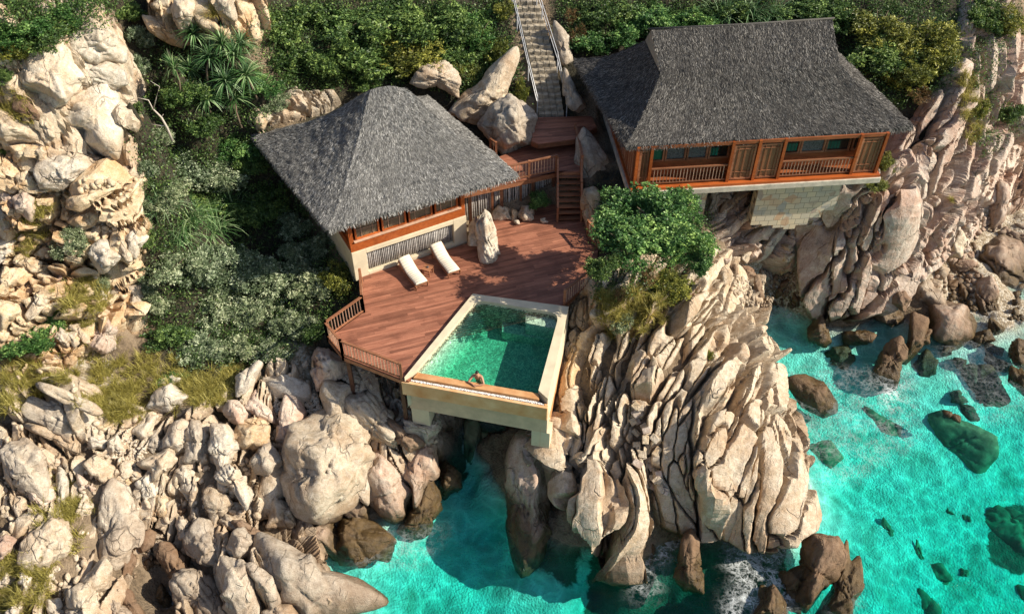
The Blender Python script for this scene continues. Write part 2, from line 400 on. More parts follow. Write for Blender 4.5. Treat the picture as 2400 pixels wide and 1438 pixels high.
# ------------------------------------------------------------------ terrain control points  (pixel x, y, height)
CP = [
 # top row
 (-300,0,22),(0,0,21),(200,0,20),(350,0,19),(500,0,17.5),(640,0,16.5),(800,0,15.5),(960,0,14.8),(1100,0,14.4),(1235,0,14.2),
 (1400,0,14.2),(1600,0,14),(1800,0,14),(2000,0,14),(2150,0,13.5),(2270,0,13),(2340,0,11),(2420,0,9),(2700,0,9),
 # left cliff
 (-300,300,17),(0,250,16.5),(150,200,17),(280,200,17),(330,260,15.5),(200,350,15),(310,400,13),(330,460,10.5),(100,430,13.2),(0,450,13),
 (100,550,11),(230,560,10.4),(330,600,8),(0,600,10.5),(100,700,9),(220,700,8.4),(320,740,6.4),(0,850,7.0),(200,850,6.4),(330,850,5.6),
 (-300,800,8),(0,950,6),(150,950,5.6),(250,980,4.8),(-300,1200,5),
 # gully
 (400,120,16.2),(500,180,14.5),(400,250,13),(580,130,15.2),(600,210,13.2),(700,200,12.4),(850,150,12.6),(1000,130,12.6),(1130,140,12),
 (400,340,10.6),(500,330,10.5),(450,430,9.2),(560,420,8.8),(450,550,7.6),(600,560,7.0),(700,560,6.8),(520,680,6.4),(650,700,5.8),(760,680,6.2),
 (500,800,5.4),(650,800,5.0),(740,790,5.0),(550,900,4.9),(450,900,5.1),
 # lower left shore
 (0,1100,4.6),(120,1100,4.2),(300,1050,3.9),(450,1000,3.9),(600,950,4.0),(700,900,4.2),(820,900,3.9),(900,960,3.2),(970,1000,2.8),
 (0,1300,3.4),(150,1300,3.0),(300,1200,2.9),(450,1150,2.8),(600,1100,2.7),(760,1120,2.3),(900,1100,1.6),(1000,1090,0.7),
 (0,1430,2.8),(150,1430,2.2),(300,1400,1.5),(390,1420,-0.4),(370,1330,0.3),(500,1300,1.7),(600,1380,1.5),(680,1300,1.3),(760,1438,0.6),
 (700,1200,0.2),(770,1215,-0.2),(860,1250,-0.3),(-200,1600,3),(200,1700,1.5),(500,1700,0),(700,1600,-0.5),
 # inlet and front sea
 (1040,1010,0.3),(1110,1000,-0.7),(1180,1020,-0.6),(1060,1100,-1.1),(1120,1150,-1.8),(1170,1250,-2.2),(1020,1270,-2.0),(900,1330,-2.0),
 (800,1360,-1.6),(1000,1430,-2.4),(1200,1400,-2.0),(1320,1420,-2.2),(1330,1250,-2.6),(1000,1700,-4),(1500,1700,-5),(2000,1700,-5),
 (1400,1400,-3.4),(1550,1420,-3.4),(1700,1420,-3.0),(1850,1400,-2.4),
 # central headland
 (1370,700,6.6),(1400,800,5.4),(1360,900,4.6),(1330,1000,3.6),(1290,1050,2.2),(1280,1130,-0.4),(1350,1130,2.6),(1360,1270,0.2),(1420,1200,2.2),
 (1480,1330,0.0),(1530,1330,-0.6),(1540,1250,0.5),(1620,1230,0.6),(1600,1330,-0.8),(1700,1240,0.5),(1800,1290,0.3),(1880,1260,-1.0),(1890,1100,-1.2),
 (1500,620,8.0),(1560,500,8.6),(1440,500,8.2),(1420,600,7.6),(1640,560,7.4),(1550,720,7.0),(1650,700,6.0),(1500,850,5.4),(1600,850,5.4),
 (1690,840,4.6),(1740,880,2.6),(1500,1000,4.4),(1620,1000,4.6),(1740,1000,3.6),(1500,1100,3.0),(1650,1120,3.2),(1780,1120,2.8),(1850,1100,1.4),
 (1820,1220,1.4),(1700,650,4.4),(1720,760,2.4),(1760,800,-0.6),(1790,900,-1.2),(1840,980,-1.4),
 # cove under the second house
 (1700,480,6.2),(1640,460,7.4),(1760,540,4.6),(1750,620,2.6),(1830,560,3.0),(1790,680,0.6),(1850,650,1.0),(1860,720,0.05),(1760,730,-0.15),(1800,750,-0.4),
 (1800,830,-0.8),(1860,800,-0.7),
 # right cliff
 (2000,440,8.0),(1930,480,6.6),(1900,600,3.4),(2000,560,5.0),(2050,620,3.4),(1960,740,0.6),(1900,740,0.0),(2080,680,1.4),(2100,480,7.4),(2200,420,6.8),
 (2180,520,4.6),(2120,600,3.0),(2200,330,8.6),(2120,330,8.6),(2230,230,10.4),(2120,180,11.6),(2000,130,12.4),(2280,110,12),(2290,300,7.2),(2290,420,4.0),
 (2340,330,5.0),(2400,250,6),(2400,400,3),(2700,400,4),(2350,480,1.6),(2250,540,1.4),(2200,620,1.0),(2300,640,0.9),(2400,560,0.7),(2400,700,0.2),
 (2350,760,-0.05),(2120,720,0.6),(2050,760,-0.3),(2200,780,-0.2),(2700,700,0.3),(2700,900,-1),
 # right water
 (1950,850,-1.0),(2100,860,-1.0),(2250,860,-0.9),(2400,860,-1.0),(1950,1000,-1.6),(2150,1000,-1.5),(2400,1000,-1.9),(2000,1150,-2.3),(2250,1150,-2.5),
 (2400,1200,-3.2),(2100,1300,-2.7),(2300,1350,-3.2),(2050,1420,-2.9),(2700,1300,-4),(2700,1700,-5),
]
W = [P(x, y, z) for x, y, z in CP]
# points given directly in world space: under the houses, behind and round the edges
W += [np.array(q) for q in [
 (-8,33,6.3),(-4,34.6,6.2),(0,36.6,6.6),(-12,39,8.2),(-5,43.5,9.4),(-8,40,8.6),(-2,41,8.6),(0,43,9.2),(2,43.5,9.4),(3.2,40.6,8.7),(4.5,39.5,8.9),(5.2,38,8.6),
 (2,37.2,6.3),(3.4,36.5,6.2),(0,33,5.2),(2,31,4.6),(-3,31,4.2),(-6,29.5,3.8),(-4,28.4,3.2),(-1,28,1.6),(-1.5,26.5,-.4),(-4.6,27.0,3.9),(1.1,25.6,4.3),(1.9,26.2,4.4),(1,28.5,2.4),(3.2,31,4.6),
 (6.5,42,9.2),(9,40.5,8.3),(14,41.5,8.3),(18,42,8.6),(20,44,9.4),(8,46,9.5),(14,46.5,9.5),(18.5,47.5,10),
 (-30,60,26),(-10,60,20),(10,62,19),(30,62,17),(45,62,14),(-45,40,22),(-45,20,10),(45,45,6),(0,85,30),(-40,85,34),(40,85,26),(-30,5,2),(0,5,-5),(40,5,-6)]]
W = np.array(W)
def rbf_fit(XY, Z, smooth=0.02):
    n = len(XY); D = np.linalg.norm(XY[:, None]-XY[None], axis=2)
    K = D + np.eye(n)*smooth
    A = np.zeros((n+3, n+3)); A[:n, :n] = K; A[:n, n] = 1; A[:n, n+1:] = XY; A[n, :n] = 1; A[n+1:, :n] = XY.T
    return np.linalg.solve(A, np.concatenate([Z, np.zeros(3)]))
XY0 = W[:, :2]; RC = rbf_fit(XY0, W[:, 2])
def rbf_eval(Q):
    out = np.zeros(len(Q))
    for i in range(0, len(Q), 4000):
        q = Q[i:i+4000]; D = np.linalg.norm(q[:, None]-XY0[None], axis=2)
        out[i:i+4000] = D@RC[:len(XY0)]+RC[len(XY0)]+q@RC[len(XY0)+1:]
    return out
X0, X1, Y0, Y1, GS = -34.0, 40.0, 10.0, 62.0, 0.16
gx = np.arange(X0, X1+1e-6, GS); gy = np.arange(Y0, Y1+1e-6, GS)
cgx = np.arange(X0, X1+.5, .5); cgy = np.arange(Y0, Y1+.5, .5)
cz_ = rbf_eval(np.stack(np.meshgrid(cgx, cgy), -1).reshape(-1, 2)).reshape(len(cgy), len(cgx))
def bil(Zg, x, y, x0=X0, y0=Y0, s=0.5):
    u = np.clip((np.asarray(x)-x0)/s, 0, Zg.shape[1]-1.001); v = np.clip((np.asarray(y)-y0)/s, 0, Zg.shape[0]-1.001)
    i = u.astype(int); j = v.astype(int); a = u-i; b = v-j
    return (Zg[j, i]*(1-a)+Zg[j, i+1]*a)*(1-b)+(Zg[j+1, i]*(1-a)+Zg[j+1, i+1]*a)*b
GX, GY = np.meshgrid(gx, gy)
GZ = bil(cz_, GX, GY)
def inpoly(x, y, poly):
    x = np.asarray(x); y = np.asarray(y); r = np.zeros(x.shape, bool); n = len(poly)
    for i in range(n):
        ax, ay = poly[i][0], poly[i][1]; bx, by = poly[(i+1) % n][0], poly[(i+1) % n][1]
        c = ((ay > y) != (by > y)) & (x < (bx-ax)*(y-ay)/(by-ay+1e-12)+ax); r ^= c
    return r
def pxpoly(pts, z): return [P(a, b, z) for a, b in pts]

# ------------------------------------------------------------------ levels of what is built
ZD, ZW, ZL, ZH2, ZC = 7.1, 9.2, 10.0, 10.0, 7.35     # deck, walkway, landing, second house floor, pool coping
DECK_PX = [(845,648),(1122,562),(1100,540),(1140,520),(1303,477),(1364,477),(1376,548),(1402,580),(1394,640),(1322,716)]
DECK = [P(a, b, ZD) for a, b in DECK_PX]
CO = [P(1108,688,ZC), P(1333,718,ZC), P(1284,934,ZC), P(948,883,ZC)]     # pool outer: TL TR BR BL
DECK += [np.array([*(CO[1][:2]+[-.12, -.1]), ZD]), np.array([*(CO[0][:2]+[.12, -.15]), ZD]), np.array([*(CO[3][:2]+[.15, 0]), ZD])]
DECK += [P(a, b, ZD) for a, b in [(942,889),(804,834),(769,791),(853,731)]]
WALK = [P(a, b, ZW) for a, b in [(1070,455),(1303,402),(1362,402),(1347,322),(1262,333),(1183,362),(1110,390)]]
LAND = [P(a, b, ZL) for a, b in [(1252,276),(1386,272),(1398,298),(1345,326),(1262,337),(1246,330)]]
RC1 = [np.array(q) for q in [(-8.4,32.0),(0.3,36.2),(-4.8,44.0),(-13.5,39.7)]]      # first roof eaves FL FR BR BL
def shrink(poly, k):
    c = sum(p[:2] for p in poly)/len(poly); return [c+(p[:2]-c)*k for p in poly]
def clampz(poly, zmax, zmin=None):
    global GZ
    m = inpoly(GX, GY, poly); GZ = np.where(m, np.minimum(GZ, zmax), GZ)
clampz(DECK, ZD-.8); clampz(WALK, ZW-.5); clampz(LAND, ZL-.4)
clampz([p for p in shrink(RC1, .9)], 8.6)
clampz([P(1470,440,ZH2)[:2], P(2060,404,ZH2)[:2], P(2060,404,ZH2)[:2]+[-1.0, 8.6], P(1470,440,ZH2)[:2]+[-1.1, 8.6]], ZH2-.6)
pm = inpoly(GX, GY, [c[:2] for c in CO]); GZ = np.where(pm, np.minimum(GZ, 4.2), GZ)
gp = np.stack([GX.ravel(), GY.ravel(), GZ.ravel()], 1)
und = fbm(gp*[.45, .45, .45], 3, 4)
rough = fbm(gp*1.7, 9, 3)
GZ = GZ+(und*.42+rough*.16).reshape(GZ.shape)*np.where(GZ < 0, .45, 1.0)
pm2 = inpoly(GX, GY, DECK); GZ = np.where(pm2, np.minimum(GZ, ZD-.6), GZ)
def gz(x, y): return bil(GZ, x, y, X0, Y0, GS)
def hit(px, py, water=False):
    d = ray(px, py); t = np.arange(15, 95, .06)
    x = d[0]*t; y = d[1]*t; z = CZ+d[2]*t
    g = gz(x, y)
    k = np.argmax(z < g) if (z < g).any() else len(t)-1
    a, b = (z-g)[k-1], (z-g)[k]; f = a/(a-b+1e-9)
    tt = t[k-1]+f*(t[k]-t[k-1])
    return np.array([0, 0, CZ])+d*tt

BEACH = [[(1690,640),(1870,640),(1900,700),(1890,760),(1730,760)], [(2190,560),(2260,500),(2420,480),(2460,820),(2330,800),(2250,700),(2150,690)],
         [(640,950),(740,920),(760,1000),(680,1010)], [(250,1000),(340,1010),(340,1090),(260,1090)]]
WEED = [[(1380,1300),(1800,1290),(1860,1438),(1800,1600),(1360,1600)], [(1240,1100),(1380,1200),(1340,1400),(1230,1350)], [(2330,1180),(2420,1160),(2420,1330),(2320,1300)],
        [(880,1020),(1080,1000),(1100,1160),(960,1200),(880,1180)]]
def mask_px(polys, z, blur=1):
    m = np.zeros(GX.shape)
    for pl in polys:
        w_ = [P(a, b, z) for a, b in pl]; m = np.maximum(m, inpoly(GX, GY, w_).astype(float))
    for _ in range(blur*3):
        m[1:-1, 1:-1] = (m[1:-1, 1:-1]*2+m[:-2, 1:-1]+m[2:, 1:-1]+m[1:-1, :-2]+m[1:-1, 2:])/6
    return m
def grid_faces(ny, nx):
    idx = np.arange(ny*nx).reshape(ny, nx)
    return np.stack([idx[:-1, :-1], idx[:-1, 1:], idx[1:, 1:], idx[1:, :-1]], -1).reshape(-1, 4)
Vg = np.stack([GX, GY, GZ], -1).reshape(-1, 3)
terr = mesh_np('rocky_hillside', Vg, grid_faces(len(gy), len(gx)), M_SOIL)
tag(terr, kind='structure')
for nm, pl, z in (('beach', BEACH, .8), ('weed', WEED, -2.5)):
    a = terr.data.attributes.new(nm, 'FLOAT', 'POINT'); a.data.foreach_set('value', mask_px(pl, z, 2).ravel().astype(np.float32))
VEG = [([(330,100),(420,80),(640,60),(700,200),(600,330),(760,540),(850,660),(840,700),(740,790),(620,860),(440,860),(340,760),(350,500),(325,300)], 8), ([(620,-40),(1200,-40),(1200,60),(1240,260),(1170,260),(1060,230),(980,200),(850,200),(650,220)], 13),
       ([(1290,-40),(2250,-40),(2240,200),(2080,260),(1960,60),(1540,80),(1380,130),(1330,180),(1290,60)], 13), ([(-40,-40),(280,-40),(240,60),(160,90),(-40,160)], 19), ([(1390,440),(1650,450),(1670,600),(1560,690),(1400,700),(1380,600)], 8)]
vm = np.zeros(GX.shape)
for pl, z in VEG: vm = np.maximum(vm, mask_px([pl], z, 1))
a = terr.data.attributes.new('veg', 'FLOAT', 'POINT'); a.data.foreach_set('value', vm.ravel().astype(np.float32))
# the far ground: hills behind and open seabed beyond the detailed sheet
fx = np.concatenate([np.linspace(-400, X0-2, 14), np.linspace(X0, X1, 14), np.linspace(X1+2, 400, 14)])
fy = np.concatenate([np.linspace(-300, Y0-1, 12), np.linspace(Y0, Y1, 12), np.linspace(Y1+2, 400, 14)])
FX, FY = np.meshgrid(fx, fy)
cxl = np.clip(FX, X0, X1); cyl = np.clip(FY, Y0, Y1)
base = gz(cxl, cyl)
dist = np.hypot(FX-cxl, FY-cyl)
FZ = base+np.where(base > 1, np.minimum(dist*.45, 60), -np.minimum(dist*.2, 3))
FZ = np.maximum(FZ, -8.2)
inside = (FX > X0+.5) & (FX < X1-.5) & (FY > Y0+.5) & (FY < Y1-.5)
FZ = np.where(inside, -9.6, FZ-np.where(dist < .01, .05, 0))
tag(mesh_np('far_hills', np.stack([FX, FY, FZ], -1).reshape(-1, 3), grid_faces(len(fy), len(fx)), M_SOIL), kind='structure')

# ------------------------------------------------------------------ sea
def water_mat(name, absorb, density, cs, lo=.55, vscale=1.6, foam=True, hi=1.0, ridge=False):
    m, t, b = mat_new(name); t.nodes.remove(b); p = wpos(t); out = t.nodes['Material Output']
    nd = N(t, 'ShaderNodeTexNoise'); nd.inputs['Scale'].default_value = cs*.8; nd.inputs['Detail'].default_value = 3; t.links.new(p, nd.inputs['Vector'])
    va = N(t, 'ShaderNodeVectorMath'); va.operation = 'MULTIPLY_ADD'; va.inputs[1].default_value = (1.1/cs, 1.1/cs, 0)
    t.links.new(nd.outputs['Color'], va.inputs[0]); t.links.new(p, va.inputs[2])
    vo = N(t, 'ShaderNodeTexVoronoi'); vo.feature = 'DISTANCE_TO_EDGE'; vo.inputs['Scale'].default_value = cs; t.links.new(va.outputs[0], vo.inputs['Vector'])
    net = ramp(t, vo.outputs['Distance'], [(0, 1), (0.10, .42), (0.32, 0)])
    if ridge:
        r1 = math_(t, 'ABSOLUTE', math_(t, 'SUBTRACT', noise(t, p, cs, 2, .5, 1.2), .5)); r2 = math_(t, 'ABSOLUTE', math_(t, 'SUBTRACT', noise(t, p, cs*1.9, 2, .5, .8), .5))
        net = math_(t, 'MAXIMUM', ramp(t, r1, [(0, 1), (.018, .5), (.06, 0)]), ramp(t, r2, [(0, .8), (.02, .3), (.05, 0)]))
    net = math_(t, 'ADD', math_(t, 'MULTIPLY', net, hi-lo), lo)  # caustic light lines painted into the surface's transparency
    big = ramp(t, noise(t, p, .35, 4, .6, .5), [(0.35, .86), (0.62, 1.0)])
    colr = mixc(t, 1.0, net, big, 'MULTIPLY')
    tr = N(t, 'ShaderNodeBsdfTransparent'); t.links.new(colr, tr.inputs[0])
    gl = N(t, 'ShaderNodeBsdfGlossy'); gl.inputs['Roughness'].default_value = 0.06
    bp = N(t, 'ShaderNodeBump'); bp.inputs['Strength'].default_value = .9; bp.inputs['Distance'].default_value = .07
    mp = N(t, 'ShaderNodeMapping'); mp.inputs['Scale'].default_value = (1, 1.6, 1); t.links.new(p, mp.inputs[0])
    t.links.new(noise(t, mp.outputs[0], vscale, 6, .65, .6), bp.inputs['Height'])
    t.links.new(bp.outputs[0], gl.inputs['Normal']); dt_ = N(t, 'ShaderNodeVectorMath'); dt_.operation = 'DOT_PRODUCT'; t.links.new(bp.outputs[0], dt_.inputs[0]); t.links.new(N(t, 'ShaderNodeNewGeometry').outputs['Incoming'], dt_.inputs[1])
    fr = math_(t, 'ADD', math_(t, 'MULTIPLY', math_(t, 'POWER', math_(t, 'SUBTRACT', 1.0, math_(t, 'ABSOLUTE', dt_.outputs['Value'])), 5.0), .98), .02)
    mx = N(t, 'ShaderNodeMixShader'); t.links.new(fr, mx.inputs[0]); t.links.new(tr.outputs[0], mx.inputs[1]); t.links.new(gl.outputs[0], mx.inputs[2])
    last = mx.outputs[0]
    if foam:
        at = N(t, 'ShaderNodeAttribute'); at.attribute_name = 'foam'
        va2 = N(t, 'ShaderNodeVectorMath'); va2.operation = 'MULTIPLY_ADD'; va2.inputs[1].default_value = (.9, .9, 0)
        t.links.new(nd.outputs['Color'], va2.inputs[0]); t.links.new(p, va2.inputs[2])
        v2 = N(t, 'ShaderNodeTexVoronoi'); v2.feature = 'DISTANCE_TO_EDGE'; v2.inputs['Scale'].default_value = 2.6; t.links.new(va2.outputs[0], v2.inputs['Vector'])
        lace = ramp(t, v2.outputs['Distance'], [(0, 1), (.05, .75), (.12, 0)])
        blot = ramp(t, noise(t, p, 5.5, 6, .75, .6), [(.44, 0), (.62, 1)])
        f = math_(t, 'MULTIPLY', math_(t, 'MAXIMUM', math_(t, 'MULTIPLY', lace, .8), blot), math_(t, 'MULTIPLY', at.outputs['Fac'], ramp(t, noise(t, p, 1.3, 5, .7), [(.38, 0), (.6, 1)])), True)
        df = N(t, 'ShaderNodeBsdfDiffuse'); df.inputs[0].default_value = (.82, .86, .86, 1)
        m2 = N(t, 'ShaderNodeMixShader'); t.links.new(f, m2.inputs[0]); t.links.new(last, m2.inputs[1]); t.links.new(df.outputs[0], m2.inputs[2]); last = m2.outputs[0]
    t.links.new(last, out.inputs[0])
    ab = N(t, 'ShaderNodeVolumeAbsorption'); ab.inputs[0].default_value = (*absorb, 1); ab.inputs[1].default_value = density
    t.links.new(ab.outputs[0], out.inputs['Volume'])
    return m
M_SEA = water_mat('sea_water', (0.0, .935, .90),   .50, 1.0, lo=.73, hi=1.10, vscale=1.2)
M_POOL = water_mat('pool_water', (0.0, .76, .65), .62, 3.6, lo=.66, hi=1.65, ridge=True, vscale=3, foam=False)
wx = np.arange(X0, X1+.01, .2); wy = np.arange(Y0, 48.01, .2)
WX, WY = np.meshgrid(wx, wy)
wq = np.stack([WX.ravel(), WY.ravel(), WX.ravel()*0], 1)
WZ = (fbm(wq*[.9, 1.3, 1], 41, 3)*.035).reshape(WX.shape)
WZ[0, :] = WZ[-1, :] = 0; WZ[:, 0] = WZ[:, -1] = 0
Vw = list(map(tuple, np.stack([WX, WY, WZ], -1).reshape(-1, 3)))
nW = len(Vw)
# detailed surface plus a closed outer body
ny, nx = WX.shape
ids = np.arange(nW).reshape(ny, nx)
loop = list(ids[0, :])+list(ids[1:, -1])+list(ids[-1, -2::-1])+list(ids[-2:0:-1, 0])
R = 420.0
corner = [(-R, -300.0), (R, -300.0), (R, R), (-R, R)]
Vw += [(a, b, 0.0) for a, b in corner]+[(a, b, -9.0) for a, b in corner]
Fw = grid_faces(ny, nx).tolist()
c0 = nW
b_, r_, t_, l_ = list(ids[0, :]), list(ids[:, -1]), list(ids[-1, ::-1]), list(ids[::-1, 0])
Fw += [[c0, c0+1]+b_[::-1], [c0+1, c0+2]+r_[::-1], [c0+2, c0+3]+t_[::-1], [c0+3, c0]+l_[::-1]]
Fw += [[c0+4, c0+7, c0+6, c0+5]]+[[c0+i, c0+4+i, c0+4+(i+1) % 4, c0+(i+1) % 4] for i in range(4)]
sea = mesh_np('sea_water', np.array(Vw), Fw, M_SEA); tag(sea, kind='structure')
FOAM = [[(1540,1210),(1580,1210),(1590,1290),(1545,1330),(1510,1300),(1530,1250),1.0], [(1690,1225),(1790,1290),(1860,1330),(1840,1390),(1760,1400),(1700,1320),(1700,1270),1.0],
        [(1770,1300),(1900,1240),(1890,1300),(1840,1330),.7], [(1730,720),(1900,715),(1910,745),(1740,745),.8], [(1480,1290),(1550,1320),(1540,1400),(1480,1400),.5],
        [(1700,1370),(1860,1380),(1850,1470),(1700,1470),.7], [(1740,860),(2150,860),(2150,1040),(1980,1140),(1870,1120),(1780,960),.2], [(2180,760),(2400,760),(2420,960),(2300,1000),(2200,860),.14],  # the faint shallow bay patches are painted caustic light as well as foam
        [(2060,900),(2120,900),(2110,960),(2060,950),.8],[(1890,1250),(2000,1330),(2010,1440),(1960,1460),(1940,1340),.25],[(820,1250),(1050,1230),(980,1330),(830,1330),.22]]
fm = np.zeros(WX.shape)
for pl in FOAM:
    w_ = [P(a, b, 0) for a, b in pl[:-1]]; fm = np.maximum(fm, inpoly(WX, WY, w_)*pl[-1])
for _ in range(5): fm[1:-1, 1:-1] = (fm[1:-1, 1:-1]*2+fm[:-2, 1:-1]+fm[2:, 1:-1]+fm[1:-1, :-2]+fm[1:-1, 2:])/6
# a thin line of foam wherever the water meets land
zz = gz(WX, WY); edge = np.exp(-(zz/.25)**2)*.35*(fbm(wq*.5, 77, 2).reshape(WX.shape)*.5+.6).clip(0, 1)
fm = np.maximum(fm, edge)
a = sea.data.attributes.new('foam', 'FLOAT', 'POINT'); a.data.foreach_set('value', np.concatenate([fm.ravel(), np.zeros(8)]).astype(np.float32))

# ------------------------------------------------------------------ rocks
_ico = {}
def ico(n):
    if n not in _ico:
        bm = bmesh.new(); bmesh.ops.create_icosphere(bm, subdivisions=n, radius=1)
        V = np.array([v.co[:] for v in bm.verts]); Fc = np.array([[v.index for v in f.verts] for f in bm.faces]); bm.free()
        V /= np.linalg.norm(V, axis=1)[:, None]; _ico[n] = (V, Fc)
    return _ico[n]
def rock_geo(lv, outline, depth, seed, kind='b', size=1.0, crack=2):
    """outline: (K,2) in metres round the origin (star shaped); depth: half thickness in metres.
    returns vertices in the local frame (x, y in the outline's plane, z out of it)"""
    rng = np.random.default_rng(seed); D, Fc = ico(lv)
    ang = np.arctan2(outline[:, 1], outline[:, 0]); o = np.argsort(ang); ang = ang[o]; rr = np.hypot(outline[o, 0], outline[o, 1])
    # radial profile by edge intersection, then smoothed a little
    th = np.linspace(-math.pi, math.pi, 361)[:-1]; prof = np.zeros(360)
    pts = outline[o]
    for i, a in enumerate(th):
        c, s = math.cos(a), math.sin(a); best = 0
        for k in range(len(pts)):
            p, q = pts[k], pts[(k+1) % len(pts)]; e = q-p
            den = c*e[1]-s*e[0]
            if abs(den) < 1e-9: continue
            tt = (p[0]*e[1]-p[1]*e[0])/den; uu = (p[0]*s-p[1]*c)/den
            if tt > 0 and -1e-6 <= uu <= 1+1e-6: best = max(best, tt)
        prof[i] = best if best > 0 else rr.mean()
    for _ in range(3): prof = (np.roll(prof, 2)+np.roll(prof, 1)+prof+np.roll(prof, -1)+np.roll(prof, -2))/5
    phi = np.arctan2(D[:, 1], D[:, 0]); fi = (phi+math.pi)/(2*math.pi)*360; i0 = fi.astype(int) % 360; fr_ = fi-np.floor(fi)
    Rf = prof[i0]*(1-fr_)+prof[(i0+1) % 360]*fr_
    rho = np.hypot(D[:, 0], D[:, 1]); wz = D[:, 2]
    pw = {'b': 3.3, 'k': 5.0, 'f': 2.4, 's': 2.5}[kind]
    k = (rho**pw+np.abs(wz)**pw)**(-1/pw)
    q = np.stack([rho*k*np.cos(phi), rho*k*np.sin(phi), wz*k], 1)
    npl = {'b': 11, 'k': 12, 'f': 6, 's': 3}[kind]
    nn = rng.normal(size=(npl, 3)); nn[:, 2] = np.abs(nn[:, 2])*(1.1 if kind != 'k' else .8)+.35; nn /= np.linalg.norm(nn, axis=1)[:, None]
    hh = rng.uniform(.60 if kind in 'bk' else .74, .92, npl)
    if kind == 'f':     # two long flanks meeting in a ridge
        sl = rng.uniform(.5, .95); nn[0] = ndir([rng.normal(0, .12), sl, .75]); nn[1] = ndir([rng.normal(0, .12), -sl*rng.uniform(.6, 1.3), .75]); hh[:2] = rng.uniform(.42, .62, 2)
        nn[2] = ndir([1, rng.normal(0, .5), .25]); nn[3] = ndir([-1, rng.normal(0, .5), .3]); hh[2:4] = rng.uniform(.68, .95, 2)
    dt = q@nn.T
    ratio = np.where(dt > .05, hh/np.maximum(dt, .05), 6); ratio = np.minimum(ratio, 6)
    sh = 38 if kind == 'b' and crack else (55 if kind == 'k' else 20)
    sm = -np.log(np.exp(-sh*ratio).sum(1)+math.exp(-sh*1.02))/sh
    sm = np.clip(sm, .35, 1.02)
    q = q*sm[:, None]
    pos = np.stack([Rf*q[:, 0], Rf*q[:, 1], depth*q[:, 2]], 1)
    sz = size
    off = rng.uniform(0, 100, 3)
    disp = fbm(pos*(1.1/max(sz, .4))+off, seed, 3)*.06*sz+fbm(pos*4.0+off, seed+5, 3)*.028
    cz1 = vnoise(pos*(.9/max(sz, .5))*[.6, 1.3, 1]+off+31, seed+61); disp = disp-np.exp(-(cz1/.05)**2)*.07*sz**.6
    cz2 = vnoise(pos*(2.3/max(sz, .5)**.5)*[.6, 1.3, 1]+off+57, seed+62); disp = disp-np.exp(-(cz2/.07)**2)*.035
    if kind == 'f':        # grooves along the long axis (local x)
        wv = pos[:, 1]+fbm(pos*[.5, .5, .5]+off, seed+9, 2)*.28*sz**.5
        per = rng.uniform(.17, .4)
        fr = (wv/per) % 1.0; g = np.abs(fr*2-1)
        amp = np.abs(vnoise(np.stack([pos[:, 0]*.7, np.floor(wv/per)*3.7, pos[:, 0]*0], 1)+off, seed+3))*.5+.5
        disp = disp-(g**4)*.2*amp*min(sz, 1.3)**.5
        # cross joints
        wv2 = pos[:, 0]+fbm(pos*.8+off, seed+12, 2)*.5
        g2 = np.abs(((wv2/rng.uniform(1.6, 2.6)) % 1.0)*2-1)
        disp = disp-(g2**22)*.12
    if crack and kind != 's' and sz > .5:      # fracture planes: plates standing proud of one another
        nc = int(rng.integers(4, 8))+(4 if sz > 1.6 else 0); sdp = rng.normal(size=(nc, 3)); sdp /= np.linalg.norm(sdp, axis=1)[:, None]; sdp *= np.abs(pos).max(0)*.8; sdp[:, 2] = np.abs(sdp[:, 2])
        dr_ = np.zeros((nc, 3)); dr_[:] = ndir([1, rng.normal(0, .5), rng.normal(0, .3)]); dr_ += rng.normal(0, .2, (nc, 3)); dr_ /= np.linalg.norm(dr_, axis=1)[:, None]
        wp3 = pos+np.stack([fbm(pos*1.1+off, seed+71, 2), fbm(pos*1.1+off+9, seed+72, 2), fbm(pos*1.1+off+19, seed+73, 2)], 1)*.22*sz
        dd = wp3[:, None]-sdp[None]; al = (dd*dr_[None]).sum(2); dist_ = np.sqrt(al**2/3.2+((dd**2).sum(2)-al**2)); od = np.sort(dist_, axis=1); I_ = dist_.argmin(1)
        e_ = (od[:, 1]-od[:, 0])/sz; disp = disp+rng.uniform(-.6, .6, nc)[I_]*.2*sz-np.exp(-(e_/.03)**2)*.10*sz
        tl_ = rng.normal(0, 1, (nc, 3)); disp = disp+(dd[np.arange(len(pos)), I_]*tl_[I_]).sum(1)*.085
    for c in range(crack):  # wandering cracks
        cn = rng.normal(size=3); cn[2] *= .5; cn /= np.linalg.norm(cn)
        dd = pos@cn+fbm(pos*(1.3/max(sz, .5))+off*2, seed+30+c, 3)*.22*sz-rng.uniform(-.45, .45)*sz
        wdt = .035+.012*sz
        disp = disp-np.exp(-(dd/wdt)**2)*(.06+.05*sz)
        step = 1/(1+np.exp(-np.clip(dd/(wdt*1.2), -30, 30)))
        disp = disp+(step-.5)*.09*sz*rng.uniform(-1, 1)
    nrm = D*[1, 1, 1.2]; nrm = nrm/np.linalg.norm(nrm, axis=1)[:, None]
    pos = pos+nrm*disp[:, None]
    if kind == 'f':
        hx = max(np.ptp(outline[:, 0])/2, .1); pos[:, 1] += rng.uniform(-.12, .12)*hx*((pos[:, 0]/hx)**2-.4)
    return pos, Fc
def view_frame(c, ang=0.0, tilt=0.0):
    n = -ndir(c-np.array([0, 0, CZ]))
    r = ndir(np.cross([0, 0, 1], n)); u = np.cross(n, r)
    e1 = r*math.cos(ang)+u*math.sin(ang); e2 = -r*math.sin(ang)+u*math.cos(ang)
    return e1, e2, n
ROCKS = []
